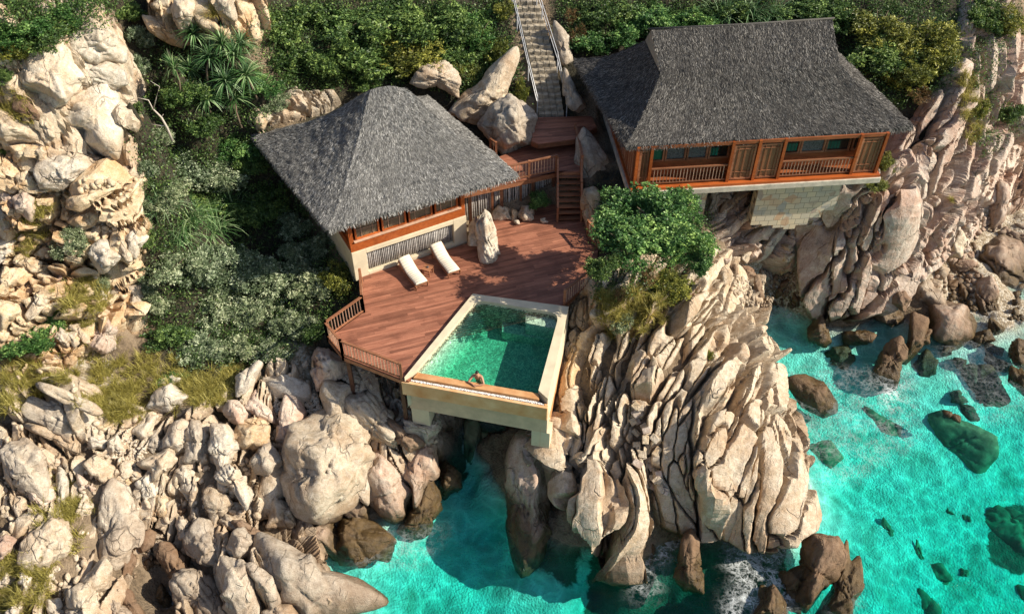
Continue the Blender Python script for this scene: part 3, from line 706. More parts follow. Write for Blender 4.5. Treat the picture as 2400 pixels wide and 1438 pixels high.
REG = {'F': (0, 0, 1), 'T1': (0, 0, 2.996), 'T2': (580, 0, 2.996), 'T3': (1180, 0, 2.996), 'T4': (1700, 0, 2.996), 'M1': (0, 450, 2.876), 'M2': (700, 450, 2.876),
       'M3': (1250, 380, 2.876), 'M4': (1700, 400, 2.876), 'B1': (0, 850, 2.446), 'B2': (550, 850, 2.446), 'B3': (1200, 850, 2.446), 'B4': (1700, 850, 2.446)}
def place_outline(px, kind, seed, dk=.62, push=.25, z=None, lv=None, crack=2, grow=1.05, flat=False):
    """px: (K,2) photo pixels.  returns world vertices, faces, centre"""
    px = np.array(px, float); x, y = px[:, 0], px[:, 1]
    x2, y2 = np.roll(x, -1), np.roll(y, -1); cr = x*y2-x2*y; A = cr.sum()/2
    cx, cy = ((x+x2)*cr).sum()/(6*A), ((y+y2)*cr).sum()/(6*A)
    c = hit(cx, cy) if z is None else P(cx, cy, z)
    # long axis in the picture
    d = px-[cx, cy]; cov = d.T@d; wv, ev = np.linalg.eigh(cov); la = ev[:, 1]; ang = math.atan2(-la[1], la[0])
    s = scale_at(c); e1, e2, n = view_frame(c, ang)
    if flat:
        e1 = np.array([math.cos(ang), math.sin(ang), 0]); e2 = np.array([-math.sin(ang), math.cos(ang), 0]); n = np.array([0, 0, 1.])
        G = np.array([P(a_, b_, c[2]) for a_, b_ in px])-c
    ux = d@[math.cos(ang), -math.sin(ang)]; uy = d@[math.sin(ang)*-1, -math.cos(ang)]
    ol = np.stack([ux, uy], 1)/s*grow
    if flat: ol = np.stack([G@e1, G@e2], 1)*grow
    wid = math.sqrt(abs(A))/s; mn = min(np.ptp(ol[:, 0]), np.ptp(ol[:, 1]))
    depth = mn*.5*dk/.62*1.05
    if lv is None: lv = 3 if wid*s < 26 else (4 if wid*s < 62 else (5 if wid*s < 190 else 6))
    V, Fc = rock_geo(lv, ol, depth, seed, kind, max(.35, wid/2.2), crack)
    Wd = c+V[:, :1]*e1+V[:, 1:2]*e2+V[:, 2:3]*n - n*depth*push
    return Wd, Fc, c
MAN = []
def rock(reg, s, col, kind, label, name='boulder', cat='boulder', group=None, z=None, dk=.62, push=None, crack=2):
    ox, oy, k = REG[reg]
    pts = [tuple(map(float, a.split(','))) for a in s.split()]
    px = [(ox+a/k, oy+b/k) for a, b in pts]
    seed = len(ROCKS)*7+11
    if push is None: push = -.05 if z is None else .2
    if isinstance(z, str):
        xs_ = [q[0] for q in px]; ys_ = [q[1] for q in px]; flat = True; q_ = P(np.mean(xs_), np.mean(ys_), -1.2); g_ = float(gz(q_[0], q_[1])); mn_ = min(np.ptp(xs_), np.ptp(ys_))/47; tgt = (max(.3, min(.75, -.75-g_)) if z == 'sub' else .28); dk = tgt/(mn_*.5)*.62/1.05; push = 0; z = g_
    MAN.append(px); flat = False
    V, Fc, c = place_outline(px, kind, seed, dk, push, z, crack=crack, grow=1.12 if not flat else 1.0, flat=flat)
    o = mesh_np(name, V-c, Fc, MR[col]); o.location = c
    tag(o, label, cat, group); ROCKS.append(o)
    return o
# ================================================================== bedrock: continuous fractured masses
from mathutils.bvhtree import BVHTree
BV = []                       # (bvh) of ground and bedrock, for standing things on them
def add_bvh(V, Fc): BV.append(BVHTree.FromPolygons([tuple(v) for v in V.tolist()], Fc.tolist()))
add_bvh(Vg, grid_faces(len(gy), len(gx)))
def hit(px, py, water=False):
    d = Vector(ray(px, py)).normalized(); best = None
    for b in BV:
        r = b.ray_cast(Vector((0, 0, CZ)), d, 200)
        if r[0] is not None and (best is None or r[3] < best[1]): best = (r[0], r[3])
    return np.array(best[0]) if best else P(px, py, 0)
GB = bil(cz_, GX, GY)         # smooth base
for pl_, zm in ((DECK, ZD-.9), (WALK, ZW-.6), (LAND, ZL-.5)):
    GB = np.where(inpoly(GX, GY, pl_), np.minimum(GB, zm), GB)
GB = np.minimum(GB, np.where(inpoly(GX, GY, [c[:2] for c in CO]), 4.0, 99))
def gbz(x, y): return bil(GB, x, y, X0, Y0, GS)
def cells(p, seeds, dirs, Ls, Ws):
    """anisotropic cells: every seed has its own long axis; returns index, F1, F2"""
    N_ = len(p); F1 = np.full(N_, 9e9); F2 = np.full(N_, 9e9); I1 = np.zeros(N_, int)
    for k in range(len(seeds)):
        lim = Ls[k]*2.2
        m = (np.abs(p[:, 0]-seeds[k][0]) < lim) & (np.abs(p[:, 1]-seeds[k][1]) < lim) & (np.abs(p[:, 2]-seeds[k][2]) < lim)
        idx = np.nonzero(m)[0]
        if not len(idx): continue
        dl = p[idx]-seeds[k]; al = dl@dirs[k]; pr2 = (dl**2).sum(1)-al**2
        d = np.sqrt((al/Ls[k])**2+np.maximum(pr2, 0)/Ws[k]**2)
        a = F1[idx]; b = F2[idx]
        nf2 = np.where(d < a, a, np.minimum(b, d)); nf1 = np.minimum(a, d)
        I1[idx[d < a]] = k; F1[idx] = nf1; F2[idx] = nf2
    return I1, F1, F2
def stroke_dir(sx, sy, sdx, sdy):
    a = P(sx, sy, 0); z0 = None
    def g(px, py):
        d = ray(px, py); t = np.arange(20, 90, .1); z = CZ+d[2]*t; h = gbz(d[0]*t, d[1]*t); k = int(np.argmax(z < h)); return np.array([d[0]*t[k], d[1]*t[k], h[k]])
    A = g(sx-sdx*.35, sy-sdy*.35); B = g(sx+sdx*.35, sy+sdy*.35); return (A+B)/2, ndir(B-A)
def sheet(name, label, cat, poly, strokes, big, small, amp, mat, seed, step=.048, fade=.5, lift=.0, zref=None, warp=.14, tilt=.95, crackw=.085):
    """poly: photo pixels; big/small = (length, width, count) of slabs and of the ribs on them"""
    rng = np.random.default_rng(seed)
    # polygon in world xy
    w_ = []
    for a, b in poly:
        d = ray(a, b); t = np.arange(20, 90, .1); z = CZ+d[2]*t; h = gbz(d[0]*t, d[1]*t); k = int(np.argmax(z < h)); w_.append((d[0]*t[k], d[1]*t[k]))
    w_ = np.array(w_); x0, y0 = w_.min(0)-fade; x1, y1 = w_.max(0)+fade
    xs = np.arange(x0, x1, step); ys = np.arange(y0, y1, step*.8); X, Y = np.meshgrid(xs, ys)
    # signed distance to the polygon edge (approx), positive inside
    ins = inpoly(X, Y, w_); D = np.full(X.shape, 9e9)
    for i in range(len(w_)):
        a, b = w_[i], w_[(i+1) % len(w_)]; ab = b-a; L2_ = (ab**2).sum()+1e-9
        t = np.clip(((X-a[0])*ab[0]+(Y-a[1])*ab[1])/L2_, 0, 1); D = np.minimum(D, np.hypot(X-a[0]-t*ab[0], Y-a[1]-t*ab[1]))
    D = np.where(ins, D, -D)
    Z = gbz(X, Y)
    gyy, gxx = np.gradient(Z, step*.8, step)
    n = np.stack([-gxx, -gyy, np.ones_like(Z)], -1); n[..., :2] *= .8; n /= np.linalg.norm(n, axis=-1)[..., None]
    p = np.stack([X, Y, Z], -1).reshape(-1, 3)
    S = [stroke_dir(*s) for s in strokes]; SC = np.array([s[0] for s in S]); SD = np.array([s[1] for s in S])
    def field(q):
        d2 = ((q[:, None, :]-SC[None])**2).sum(2); w = 1/(d2+.6)**2; v = (SD[None]*w[..., None]).sum(1); return v/np.linalg.norm(v, axis=1)[:, None]
    inside = np.nonzero((D > -fade*.5).ravel())[0]
    def level(L, Wd, cnt, sd):
        r2 = np.random.default_rng(sd); k = r2.choice(inside, cnt); sp = p[k]+r2.normal(0, .05, (cnt, 3)); dr = field(sp)+r2.normal(0, .055, (cnt, 3)); dr /= np.linalg.norm(dr, axis=1)[:, None]
        Ls = L*r2.uniform(.6, 1.5, cnt); Ws = Wd*r2.uniform(.55, 1.6, cnt)
        wq_ = p+np.stack([fbm(p*.9+7, sd+1, 3), fbm(p*.9+31, sd+2, 3), fbm(p*.9+57, sd+3, 3)], 1)*warp*Wd
        wq_ += np.stack([vnoise(p*5+7, sd+4), vnoise(p*5+3, sd+5), vnoise(p*5+5, sd+6)], 1)*.022
        I, F1, F2 = cells(wq_, sp, dr, Ls, Ws)
        off = r2.uniform(0, 1, cnt)**1.3; tl = r2.normal(0, 1, (cnt, 3))
        across = np.cross(dr, [0, -.5, .8]); across /= np.linalg.norm(across, axis=1)[:, None]
        dl = wq_-sp[I]; ta = (dl*across[I]).sum(1)/Ws[I]; tb = (dl*dr[I]).sum(1)/Ls[I]
        e = np.clip(F2-F1, 0, 3); e = np.where(F1 > 50, 1.0, e); F1 = np.minimum(F1, 2)
        return off[I], np.clip(ta, -1.5, 1.5)*tl[I, 0]+np.clip(tb, -1.5, 1.5)*tl[I, 1]*.5, e, F1
    o1, t1, e1, f1 = level(*big, seed+100)
    o2, t2, e2, f2 = level(*small, seed+200)
    h = amp*(o1*1.0+t1*tilt*.35+.34*np.minimum(e1/.14, 1)-.75*np.exp(-(e1/crackw)**2))
    sa = amp*small[1]/big[1]*.95
    h = h+sa*(o2*.9+t2*tilt*.35+.38*np.minimum(e2/.16, 1)-.8*np.exp(-(e2/(crackw*1.4))**2))
    h = h+fbm(p*2.2, seed+7, 3)*.035*amp+fbm(p*9, seed+8, 2)*.010
    f = np.clip((D.ravel()+fade*.5)/fade, 0, 1); f = f*f*(3-2*f)
    h = (h+lift)*f-(1-f)*.9
    V = p+n.reshape(-1, 3)*h[:, None]
    # keep only the part that matters
    keepv = (D.ravel() > -fade*.6); Fq = grid_faces(len(ys), len(xs)); Fq = Fq[keepv[Fq].all(1)]
    used = np.unique(Fq); mp = np.full(len(V), -1); mp[used] = np.arange(len(used)); V = V[used]; Fq = mp[Fq]
    # never through a floor that is built
    for pl_, zm in ((DECK, ZD-.12), (WALK, ZW-.12), (LAND, ZL-.12)):
        m = inpoly(V[:, 0], V[:, 1], pl_); V[m, 2] = np.minimum(V[m, 2], zm)
    m = inpoly(V[:, 0], V[:, 1], [c[:2] for c in CO]); V[m, 2] = np.minimum(V[m, 2], 4.9)
    c = V.mean(0); c[2] = V[:, 2].min()
    o = mesh_np(name, V-c, Fq, mat, smooth=False); o.location = c; tag(o, label, cat)
    add_bvh(V, Fq); return o
sheet('gully_outcrop', 'golden fractured outcrop at the top edge above the screw pines', 'rock outcrop', [(345,-60),(620,-60),(625,90),(600,130),(560,118),(470,90),(420,110),(350,70)], [(400,50,30,100),(500,50,60,100),(580,50,20,100)], (1.8, .8, 18), (.9, .35, 80), .9, MR['orange'], 21, step=.07, tilt=1.1)
sheet('tan_outcrop', 'low tan rock outcrop left of the pavilion roof', 'rock outcrop', [(575,300),(625,245),(690,205),(780,215),(800,245),(700,290),(620,330)], [(680,250,60,60)], (1.5, .7, 8), (.9, .3, 40), .6, MR['cream'], 22, step=.07)
HEAD = [(1405,700),(1420,660),(1560,610),(1660,590),(1722,640),(1745,720),(1745,820),(1785,930),(1838,1010),(1858,1100),(1846,1240),(1800,1295),(1740,1280),(1690,1250),(1610,1270),(1545,1240),(1530,1340),(1470,1370),(1400,1310),(1350,1230),(1268,1080),(1285,990),(1365,905),(1400,820),(1405,740)]
SH = [(1300,1020,-50,140),(1340,950,-40,150),(1440,1100,-40,150),(1480,1180,-20,150),(1540,1160,50,150),(1520,1060,40,150),(1620,1150,70,130),(1680,1100,60,140),(1750,1100,35,200),(1830,1150,15,200),(1800,1000,30,150),
      (1680,980,-60,110),(1640,930,-50,110),(1740,930,-20,150),(1560,1000,-80,150),(1560,880,-90,120),(1620,800,-90,130),(1540,780,-90,120),(1680,700,-50,130),(1720,820,0,150),(1440,870,-30,120),(1400,800,-30,130),(1380,1000,-30,140),(1460,960,-40,130)]
sheet('rocky_headland', 'big ribbed headland of pale granite reaching into the sea right of the pool', 'headland', HEAD, SH, (5.5, .95, 32), (3.4, .38, 125), 1.25, MR['cream'], 5)
RC_ = [(1880,700),(1868,600),(1800,545),(1830,505),(1990,430),(2060,395),(2090,310),(2140,280),(2200,180),(2235,80),(2255,-60),(2345,-60),(2345,200),(2350,330),(2290,470),(2240,560),(2170,640),(2100,705),(1995,755),(1920,765)]
SR = [(2290,50,0,100),(2270,200,-10,100),(2220,300,-40,100),(2120,380,-70,100),(2000,500,-50,100),(1900,600,-20,100),(1850,560,-60,100),(1960,650,-20,120),(2050,600,-60,120),(2150,500,-80,110),(2250,420,-60,100),(2100,650,-60,100)]
sheet('right_cliff', 'pink and cream ribbed cliff right of the villa, falling to the beach', 'cliff', RC_, SR, (6.0, 1.1, 36), (3.6, .46, 100), 1.15, MR['pink'], 36)
sheet('far_right_slope', 'cracked pinkish slope at the upper right edge', 'cliff', [(2335,60),(2480,0),(2480,440),(2345,510),(2270,460),(2345,330),(2335,200)], [(2370,200,-60,100),(2340,400,-40,100)], (2.6, .7, 30), (1.2, .28, 140), .8, MR['pink'], 7, step=.08)
sheet('cove_ledges', 'shaded ribbed ledges of the cliff beneath the long villa', 'rock ledge', [(1655,440),(1790,430),(1990,440),(1885,590),(1850,625),(1780,610),(1695,590),(1660,540)], [(1750,520,-80,100),(1850,560,-50,100),(1700,580,-70,100)], (3.2, .6, 22), (1.8, .24, 90), 1.0, MR['pink'], 8)
sheet('left_cliff', 'ochre cliff of fractured blocks on the left, under the huge boulders', 'cliff', [(-40,300),(60,330),(200,400),(325,395),(350,430),(338,480),(362,530),(330,600),(352,650),(325,690),(350,740),(250,800),(130,890),(-40,890)], [(100,550,100,20),(250,480,100,-20),(250,620,100,20),(100,720,100,-40),(250,720,100,-50)], (1.9, 1.25, 42), (1.0, .62, 120), 1.0, MR['orange'], 9, step=.055, tilt=1.1)
sheet('cliff_shoulder', 'smooth golden shoulder of rock behind the huge boulders of the left cliff', 'cliff', [(-40,70),(80,110),(180,30),(230,0),(285,60),(298,140),(322,200),(310,260),(338,310),(326,360),(350,430),(200,430),(60,360),(-40,330)], [(260,60,20,100),(295,250,10,100),(325,380,15,100),(100,250,60,100)], (2.2, .8, 36), (1.2, .35, 120), .5, MR['cream'], 12, step=.07, lift=.1)
SHORE = [(-40,880),(120,880),(230,920),(330,950),(480,945),(560,890),(640,850),(800,840),(900,860),(975,960),(1030,1010),(1040,1090),(1000,1130),(860,1150),(770,1190),(700,1230),(770,1360),(840,1480),(420,1480),(405,1340),(335,1310),(305,1480),(-40,1480)]
SS = [(100,950,60,110),(180,1050,50,110),(60,1050,20,110),(280,1150,-60,110),(130,1300,-50,110),(300,1350,-50,110),(450,1080,-30,110),(560,1080,-40,110),(540,1300,30,110),(680,1300,60,110),(650,1000,-10,110),(820,1050,30,110),(900,1000,60,110),(450,1200,-10,110),(380,1000,-60,60)]
sheet('shore_bedrock', 'jumbled ribs of bedrock between the boulders of the lower left shore', 'bedrock', SHORE, SS, (2.6, .78, 75), (1.6, .38, 210), 1.0, MR['cream'], 13, step=.055, tilt=1.1, lift=-.65)
sheet('deck_ledge', 'dark shaded ledges under the deck and pool', 'rock ledge', [(850,830),(1000,880),(1090,960),(1030,1010),(1000,1090),(940,1000),(880,890)], [(950,950,60,100),(850,860,60,100)], (1.6, .4, 24), (.9, .18, 120), .6, MR['grey'], 14, step=.07, lift=-.3)
sheet('pool_shoulder', 'smooth orange and grey rock shoulder right beside the pool wall', 'rock ledge', [(1325,720),(1395,650),(1430,720),(1405,800),(1375,860),(1355,960),(1300,975),(1312,860),(1332,780)], [(1370,760,-20,100),(1340,900,-20,100)], (4.0, 1.0, 8), (2.4, .5, 16), .4, MR['orange'], 16, lift=.3)
# ================================================================== deck, walkway, landing
def clip_strip(poly, d, a, b):
    """clip an xy polygon to a <= p.d <= b"""
    def cut(pl, sgn, lim):
        out = []
        for i in range(len(pl)):
            p, q = pl[i], pl[(i+1) % len(pl)]
            fp, fq = sgn*(p[0]*d[0]+p[1]*d[1]-lim), sgn*(q[0]*d[0]+q[1]*d[1]-lim)
            if fp >= 0: out.append(p)
            if (fp >= 0) != (fq >= 0):
                t = fp/(fp-fq); out.append((p[0]+(q[0]-p[0])*t, p[1]+(q[1]-p[1])*t))
        return out
    return cut(cut(poly, 1, a), -1, b)
def planks(poly, z, ang, parent, wdt=.145, name='planks', mat=None):
    u = (math.cos(ang), math.sin(ang)); nrm = (-u[1], u[0]); poly = [(p[0], p[1]) for p in poly]
    lo = min(p[0]*nrm[0]+p[1]*nrm[1] for p in poly); hi = max(p[0]*nrm[0]+p[1]*nrm[1] for p in poly)
    mb = MB(); k = lo; rng = random.Random(5)
    while k < hi:
        strip = clip_strip(poly, nrm, k, k+wdt-.008)
        if len(strip) >= 3:
            a0 = min(p[0]*u[0]+p[1]*u[1] for p in strip); a1 = max(p[0]*u[0]+p[1]*u[1] for p in strip)
            s = a0-rng.uniform(0, 2.5)
            while s < a1:
                e = s+rng.uniform(2.0, 3.8); pc = clip_strip(strip, u, s+.003, e)
                if len(pc) >= 3: mb.prism(pc, z-.04, z+rng.uniform(-.004, .004), rng.random()**.8)
                s = e
        k += wdt
    return mb.build(name, mat or M_DECK, parent)
def offset_edge_beams(poly, z, mb, h=.22, wd=.07, skip=()):
    n = len(poly)
    for i in range(n):
        if i in skip: continue
        a, b = poly[i], poly[(i+1) % n]
        mb.beam((a[0], a[1], z-h/2-.05), (b[0], b[1], z-h/2-.05), wd, h)
def concave_planks(poly, z, ang, parent, **k):
    # ear free: cut the polygon with strips using even-odd spans
    return planks(poly, z, ang, parent, **k)

deck = empty('pool_deck', (P(1000, 720, ZD)[0], P(1000, 720, ZD)[1], ZD))
tag(deck, 'reddish brown plank deck spread beside the plunge pool, below the small thatched pavilion', 'deck')
# the polygon is split in two so each piece is simple to slice
di = [(p[0], p[1]) for p in DECK]
planks(di, ZD, rad(19), deck)
mb = MB(); offset_edge_beams(di, ZD, mb); mb.build('edge_beam', M_RAIL, deck)
for a, b in [(2, -1)]: pass
def post_down(x, y, ztop, name, parent, r=.09, mat=None):
    m = MB(); m.beam((x, y, float(gz(x, y))-.5), (x, y, ztop), r*2, r*2, up=(0, 1, 0)); return m.build(name, mat or M_DARKW, parent)
for px, py in [(812,838),(938,884)]:
    q = P(px, py, ZD); post_down(q[0], q[1]+.15, ZD-.1, 'support_post', deck)
child_keep(deck)
walk = empty('walkway', (P(1250, 380, ZW)[0], P(1250, 380, ZW)[1], ZW)); tag(walk, 'upper plank walkway behind its balustrade, leading from the steps to the small pavilion', 'walkway')
planks(WALK, ZW, rad(19), walk); mb = MB(); offset_edge_beams(WALK, ZW, mb, .3, .09); mb.build('edge_beam', M_RAIL, walk)
for px, py in [(1100,452),(1175,432),(1250,415),(1299,405),(1360,404)]:
    q = P(px, py, ZW); post_down(q[0], q[1]+.2, ZW-.1, 'support_post', walk)
child_keep(walk)
land = empty('landing', (P(1320, 300, ZL)[0], P(1320, 300, ZL)[1], ZL)); tag(land, 'red plank landing at the foot of the stone steps, beside the long villa', 'landing')
planks(LAND, ZL, rad(6), land); mb = MB(); offset_edge_beams(LAND, ZL, mb, .25, .08); mb.build('edge_beam', M_RAIL, land)
mb = MB()
a, b = P(1263, 338, ZW+.4), P(1345, 327, ZW+.4)
mb.beam(a+[0, -.18, -.0], b+[0, -.18, 0], .36, .08); mb.build('step', M_RAIL, land); child_keep(land)

# ================================================================== balustrades
def balustrade(pts, label, h=1.03, gap=.17, group='timber balustrades round the deck', thick=1.0, post_h=None, ends=(1, 1)):
    pts = [Vector(p) for p in pts]
    root = empty('balustrade', pts[0]); tag(root, label, 'railing', group)
    rail = MB(); low = MB(); bal = MB()
    for i in range(len(pts)-1):
        a, b = pts[i], pts[i+1]; L = (b-a).length
        rail.beam(a+Vector((0, 0, h)), b+Vector((0, 0, h)), .11*thick, .07)
        low.beam(a+Vector((0, 0, .13)), b+Vector((0, 0, .13)), .07, .07)
        n = max(2, int(L/gap))
        for k in range(1, n):
            p = a.lerp(b, k/n); bal.beam(p+Vector((0, 0, .165)), p+Vector((0, 0, h-.035)), .035, .035, up=(0, 1, 0))
    rail.build('top_rail', M_RAIL, root); low.build('bottom_rail', M_RAIL, root); bal.build('balusters', M_BAL, root)
    n0 = 0 if ends[0] else 1; n1 = len(pts) if ends[1] else len(pts)-1
    for p in pts[n0:n1]:
        m = MB(); m.beam(p+Vector((0, 0, -.25)), p+Vector((0, 0, (post_h or h)+.06)), .12, .12, up=(0, 1, 0)); m.build('post', M_RAIL, root)
    child_keep(root)
    return root
dp = lambda x, y: PV(x, y, ZD)
balustrade([dp(848, 668), dp(853, 731)], 'short timber railing beside the left foot of the pavilion wall')
balustrade([dp(853, 731), dp(769, 791)], 'slanting pale balustrade along the deck edge left of the sun loungers, nearest the bushes')
balustrade([dp(769, 791), dp(804, 834)], 'short balustrade at the leftmost corner of the deck')
balustrade([dp(804, 834), dp(942, 888)], 'long front balustrade between the deck corner and the plunge pool')
balustrade([dp(1322, 716), dp(1390, 660)], 'short balustrade at the right deck edge just above the pool corner')
balustrade([dp(1376, 553), dp(1404, 585)], 'short red balustrade half hidden behind the leafy tree beside the timber stair')
wp_ = lambda x, y: PV(x, y, ZW)
balustrade([wp_(1150, 437), wp_(1240, 416), wp_(1303, 402)], 'walkway balustrade above the wall of white poles')
balustrade([PV(1150, 362, ZW), PV(1163, 372, ZW)], 'end of a red railing behind the small pavilion roof beside the grey boulder', gap=.3)
# ================================================================== timber stair
st = empty('timber_stair', PV(1332, 525, ZD)); tag(st, 'steep timber stair from the deck up to the walkway', 'stairs')
SB = [PV(1306, 520, ZD), PV(1362, 518, ZD)]; STT = [PV(1306, 402, ZW), PV(1361, 402, ZW)]
for i in range(8):
    f = (i+.6)/8.4; a = SB[0].lerp(STT[0], f); b = SB[1].lerp(STT[1], f)
    m = MB(); m.beam(a, b, .27, .045); m.build('tread', M_RAIL, st)
for k in (0, 1):
    m = MB(); m.beam(SB[k], STT[k], .06, .26); m.build('stringer', M_RAIL, st)
    m = MB(); m.beam(SB[k]+Vector((0, 0, .9)), STT[k]+Vector((0, 0, .9)), .10, .08)
    m.beam(SB[k]+Vector((0, 0, .5)), STT[k]+Vector((0, 0, .5)), .06, .05)
    m.build('handrail', M_RAIL, st)
    for e in (SB[k], STT[k], SB[k].lerp(STT[k], .5)):
        m = MB(); m.beam(e, e+Vector((0, 0, .98)), .11, .11, up=(0, 1, 0)); m.build('post', M_RAIL, st)
child_keep(st)
balustrade([PV(1363, 402, ZW), PV(1347, 330, ZW)], 'dark railing on the right side of the walkway, beside the sloping grey rock')
# wall of white poles under the walkway
pw = empty('pole_screen', PV(1090, 447, ZW)); tag(pw, 'screen of upright white poles below the walkway, behind the standing stone', 'screen')
a, b = PV(1078, 452, ZW-.32), PV(1303, 404, ZW-.32); L = (b-a).length
m = MB(); n = int(L/.13); rr = random.Random(3)
for i in range(n):
    p = a.lerp(b, (i+.5)/n)+Vector((0, .05, 0)); r_ = rr.uniform(.045, .062); x = rr.uniform(-.02, .02)
    m.tube([(p.x, p.y, ZD-.2), (p.x+x, p.y, ZD+1.0), (p.x, p.y, ZW-.34+rr.uniform(-.03, .0))], r_, 6, rr.random())
m.build('poles', M_POLE, pw, smooth=True)
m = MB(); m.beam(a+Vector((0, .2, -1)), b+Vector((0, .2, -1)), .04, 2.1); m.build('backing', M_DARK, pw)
for f in (.03, .33, .63, .97):
    p = a.lerp(b, f); m = MB(); m.beam((p.x, p.y-.07, ZD-.1), (p.x, p.y-.07, ZW-.3), .12, .12, up=(0, 1, 0)); m.build('post', M_RAIL, pw)
child_keep(pw)

# ================================================================== thatched roofs
def roof_patch(T0, T1, B0, B1, nu, nv, sag, rng, seed, bulge=.0):
    """T0-T1 top edge, B0-B1 bottom edge; grid of points"""
    T0, T1, B0, B1 = map(np.array, (T0, T1, B0, B1))
    u = np.linspace(0, 1, nu)[None, :, None]; v = np.linspace(0, 1, nv)[:, None, None]
    top = T0*(1-u)+T1*u; bot = B0*(1-u)+B1*u
    g = top*(1-v)+bot*v
    g = g.reshape(-1, 3).copy(); vv = np.repeat(np.linspace(0, 1, nv), nu)
    g[:, 2] -= sag*np.sin(vv*math.pi)
    return g, grid_faces(nv, nu)[:, ::-1]
def add_straw(g, nu, nv, count, rng, out, ln=(.08, .22), wd=(.010, .024), lift=.03):
    G = g.reshape(nv, nu, 3)
    # area-weighted sampling through random cells
    e1 = G[:-1, 1:]-G[:-1, :-1]; e2 = G[1:, :-1]-G[:-1, :-1]
    ar = np.linalg.norm(np.cross(e1, e2), axis=2).ravel(); pr = ar/ar.sum()
    cell = rng.choice(len(ar), count, p=pr); j, i = cell//(nu-1), cell % (nu-1)
    a, b = rng.random(count)[:, None], rng.random(count)[:, None]
    p = G[j, i]*(1-a)*(1-b)+G[j, i+1]*a*(1-b)+G[j+1, i]*(1-a)*b+G[j+1, i+1]*a*b
    dn = G[j+1, i]*(1-a)+G[j+1, i+1]*a-(G[j, i]*(1-a)+G[j, i+1]*a)
    dn /= np.linalg.norm(dn, axis=1)[:, None]+1e-9
    nr = np.cross(e1[j, i], e2[j, i]); nr /= np.linalg.norm(nr, axis=1)[:, None]+1e-9; nr *= np.sign(nr[:, 2:3]+1e-9)
    sd_ = np.cross(nr, dn)
    th = rng.normal(0, .26, count)[:, None]
    d = dn*np.cos(th)+sd_*np.sin(th); s = np.cross(nr, d)
    L = rng.uniform(*ln, count)[:, None]; Wd = rng.uniform(*wd, count)[:, None]; lf = rng.uniform(.2, 1, count)[:, None]*lift
    roll = rng.normal(0, .5, count)[:, None]
    s2 = s*np.cos(roll)+nr*np.sin(roll)
    p0 = p+nr*.012; p1 = p+d*L+nr*lf
    out.append((np.stack([p0-s2*Wd/2, p0+s2*Wd/2, p1+s2*Wd/3, p1-s2*Wd/3], 1), rng.random(count)**1.5))
def thatch(faces, root, mat, dens, seed, name='thatch'):
    rng = np.random.default_rng(seed); Vs = []; Fs = []; Ts = []; n0 = 0; straws = []
    for (T0, T1, B0, B1, sag) in faces:
        Ln = max(np.linalg.norm(np.array(B0)-B1), 1); Hn = max(np.linalg.norm((np.array(T0)+T1)/2-(np.array(B0)+B1)/2), 1)
        nu, nv = int(Ln/.16)+2, int(Hn/.16)+2
        g, fc = roof_patch(T0, T1, B0, B1, nu, nv, sag, rng, seed)
        if name == 'thatched_roof' and mat is M_TH1:
            for hA, hB in ((A0, FL), (A1, FR), (A1, BR), (A0, BL)):
                ab = (hB-hA)[:2]; t_ = np.clip(((g[:, :2]-hA[:2])@ab)/(ab@ab), 0, 1); dh = np.linalg.norm(g[:, :2]-hA[:2]-t_[:, None]*ab, axis=1); g[:, 2] -= .17*np.exp(-(dh/.42)**2)*np.clip(t_*4, .3, 1)*np.clip((1-t_)*6, .2, 1)
        g0 = g.copy(); q = fbm(g*1.2, seed, 3)*.05+fbm(g*[5, 5, 5], seed+4, 2)*.02; g[:, 2] += q
        Vs.append(g); Fs.append(fc+n0); n0 += len(g); Ts.append(rng.random(len(fc))*.5)
        # eave skirt
        bot = g.reshape(nv, nu, 3)[-1]; lo = bot.copy(); lo[:, 2] -= .24+rng.random(nu)*.05
        lo[:, :2] += (np.array(T0)+T1)[:2]/2*0
        Vs.append(np.concatenate([bot, lo])); f2 = grid_faces(2, nu)[:, ::-1]+n0; Fs.append(f2); Ts.append(rng.random(len(f2))*.6); n0 += 2*nu
        area = Ln*Hn*(.5 if np.linalg.norm(np.array(T0)-T1) < .5 else .85)
        add_straw(g, nu, nv, int(area*dens), rng, straws)
        # fringe hanging over the eave
        k = int(Ln*90); uu = rng.random(k)*(nu-1.01); ii = uu.astype(int); fr = (uu-ii)[:, None]
        p = bot[ii]*(1-fr)+bot[ii+1]*fr; outd = (bot.mean(0)-(np.array(T0)+T1)/2); outd[2] = 0; outd /= np.linalg.norm(outd)
        al = bot[-1]-bot[0]; al /= np.linalg.norm(al)
        Wd = rng.uniform(.015, .035, k)[:, None]; drop = rng.uniform(.12, .36, k)[:, None]
        sl = rng.normal(0, .3, k)[:, None]
        p0 = p-outd*.08+[0, 0, .04]; p1 = p+outd*(rng.uniform(.02, .16, k)[:, None])+al*sl*drop-np.array([0, 0, 1])*drop
        straws.append((np.stack([p0-al*Wd/2, p0+al*Wd/2, p1+al*Wd/3, p1-al*Wd/3], 1), rng.random(k)**1.2))
    Q = np.concatenate([s[0] for s in straws]); tt = np.concatenate([s[1] for s in straws])
    qf = np.arange(len(Q)*4).reshape(-1, 4)+n0
    V = np.concatenate(Vs+[Q.reshape(-1, 3)]); Fc = np.concatenate(Fs+[qf])
    o = mesh_np(name, V, Fc, mat, root, smooth=False, col=np.concatenate(Ts+[tt]))
    return o

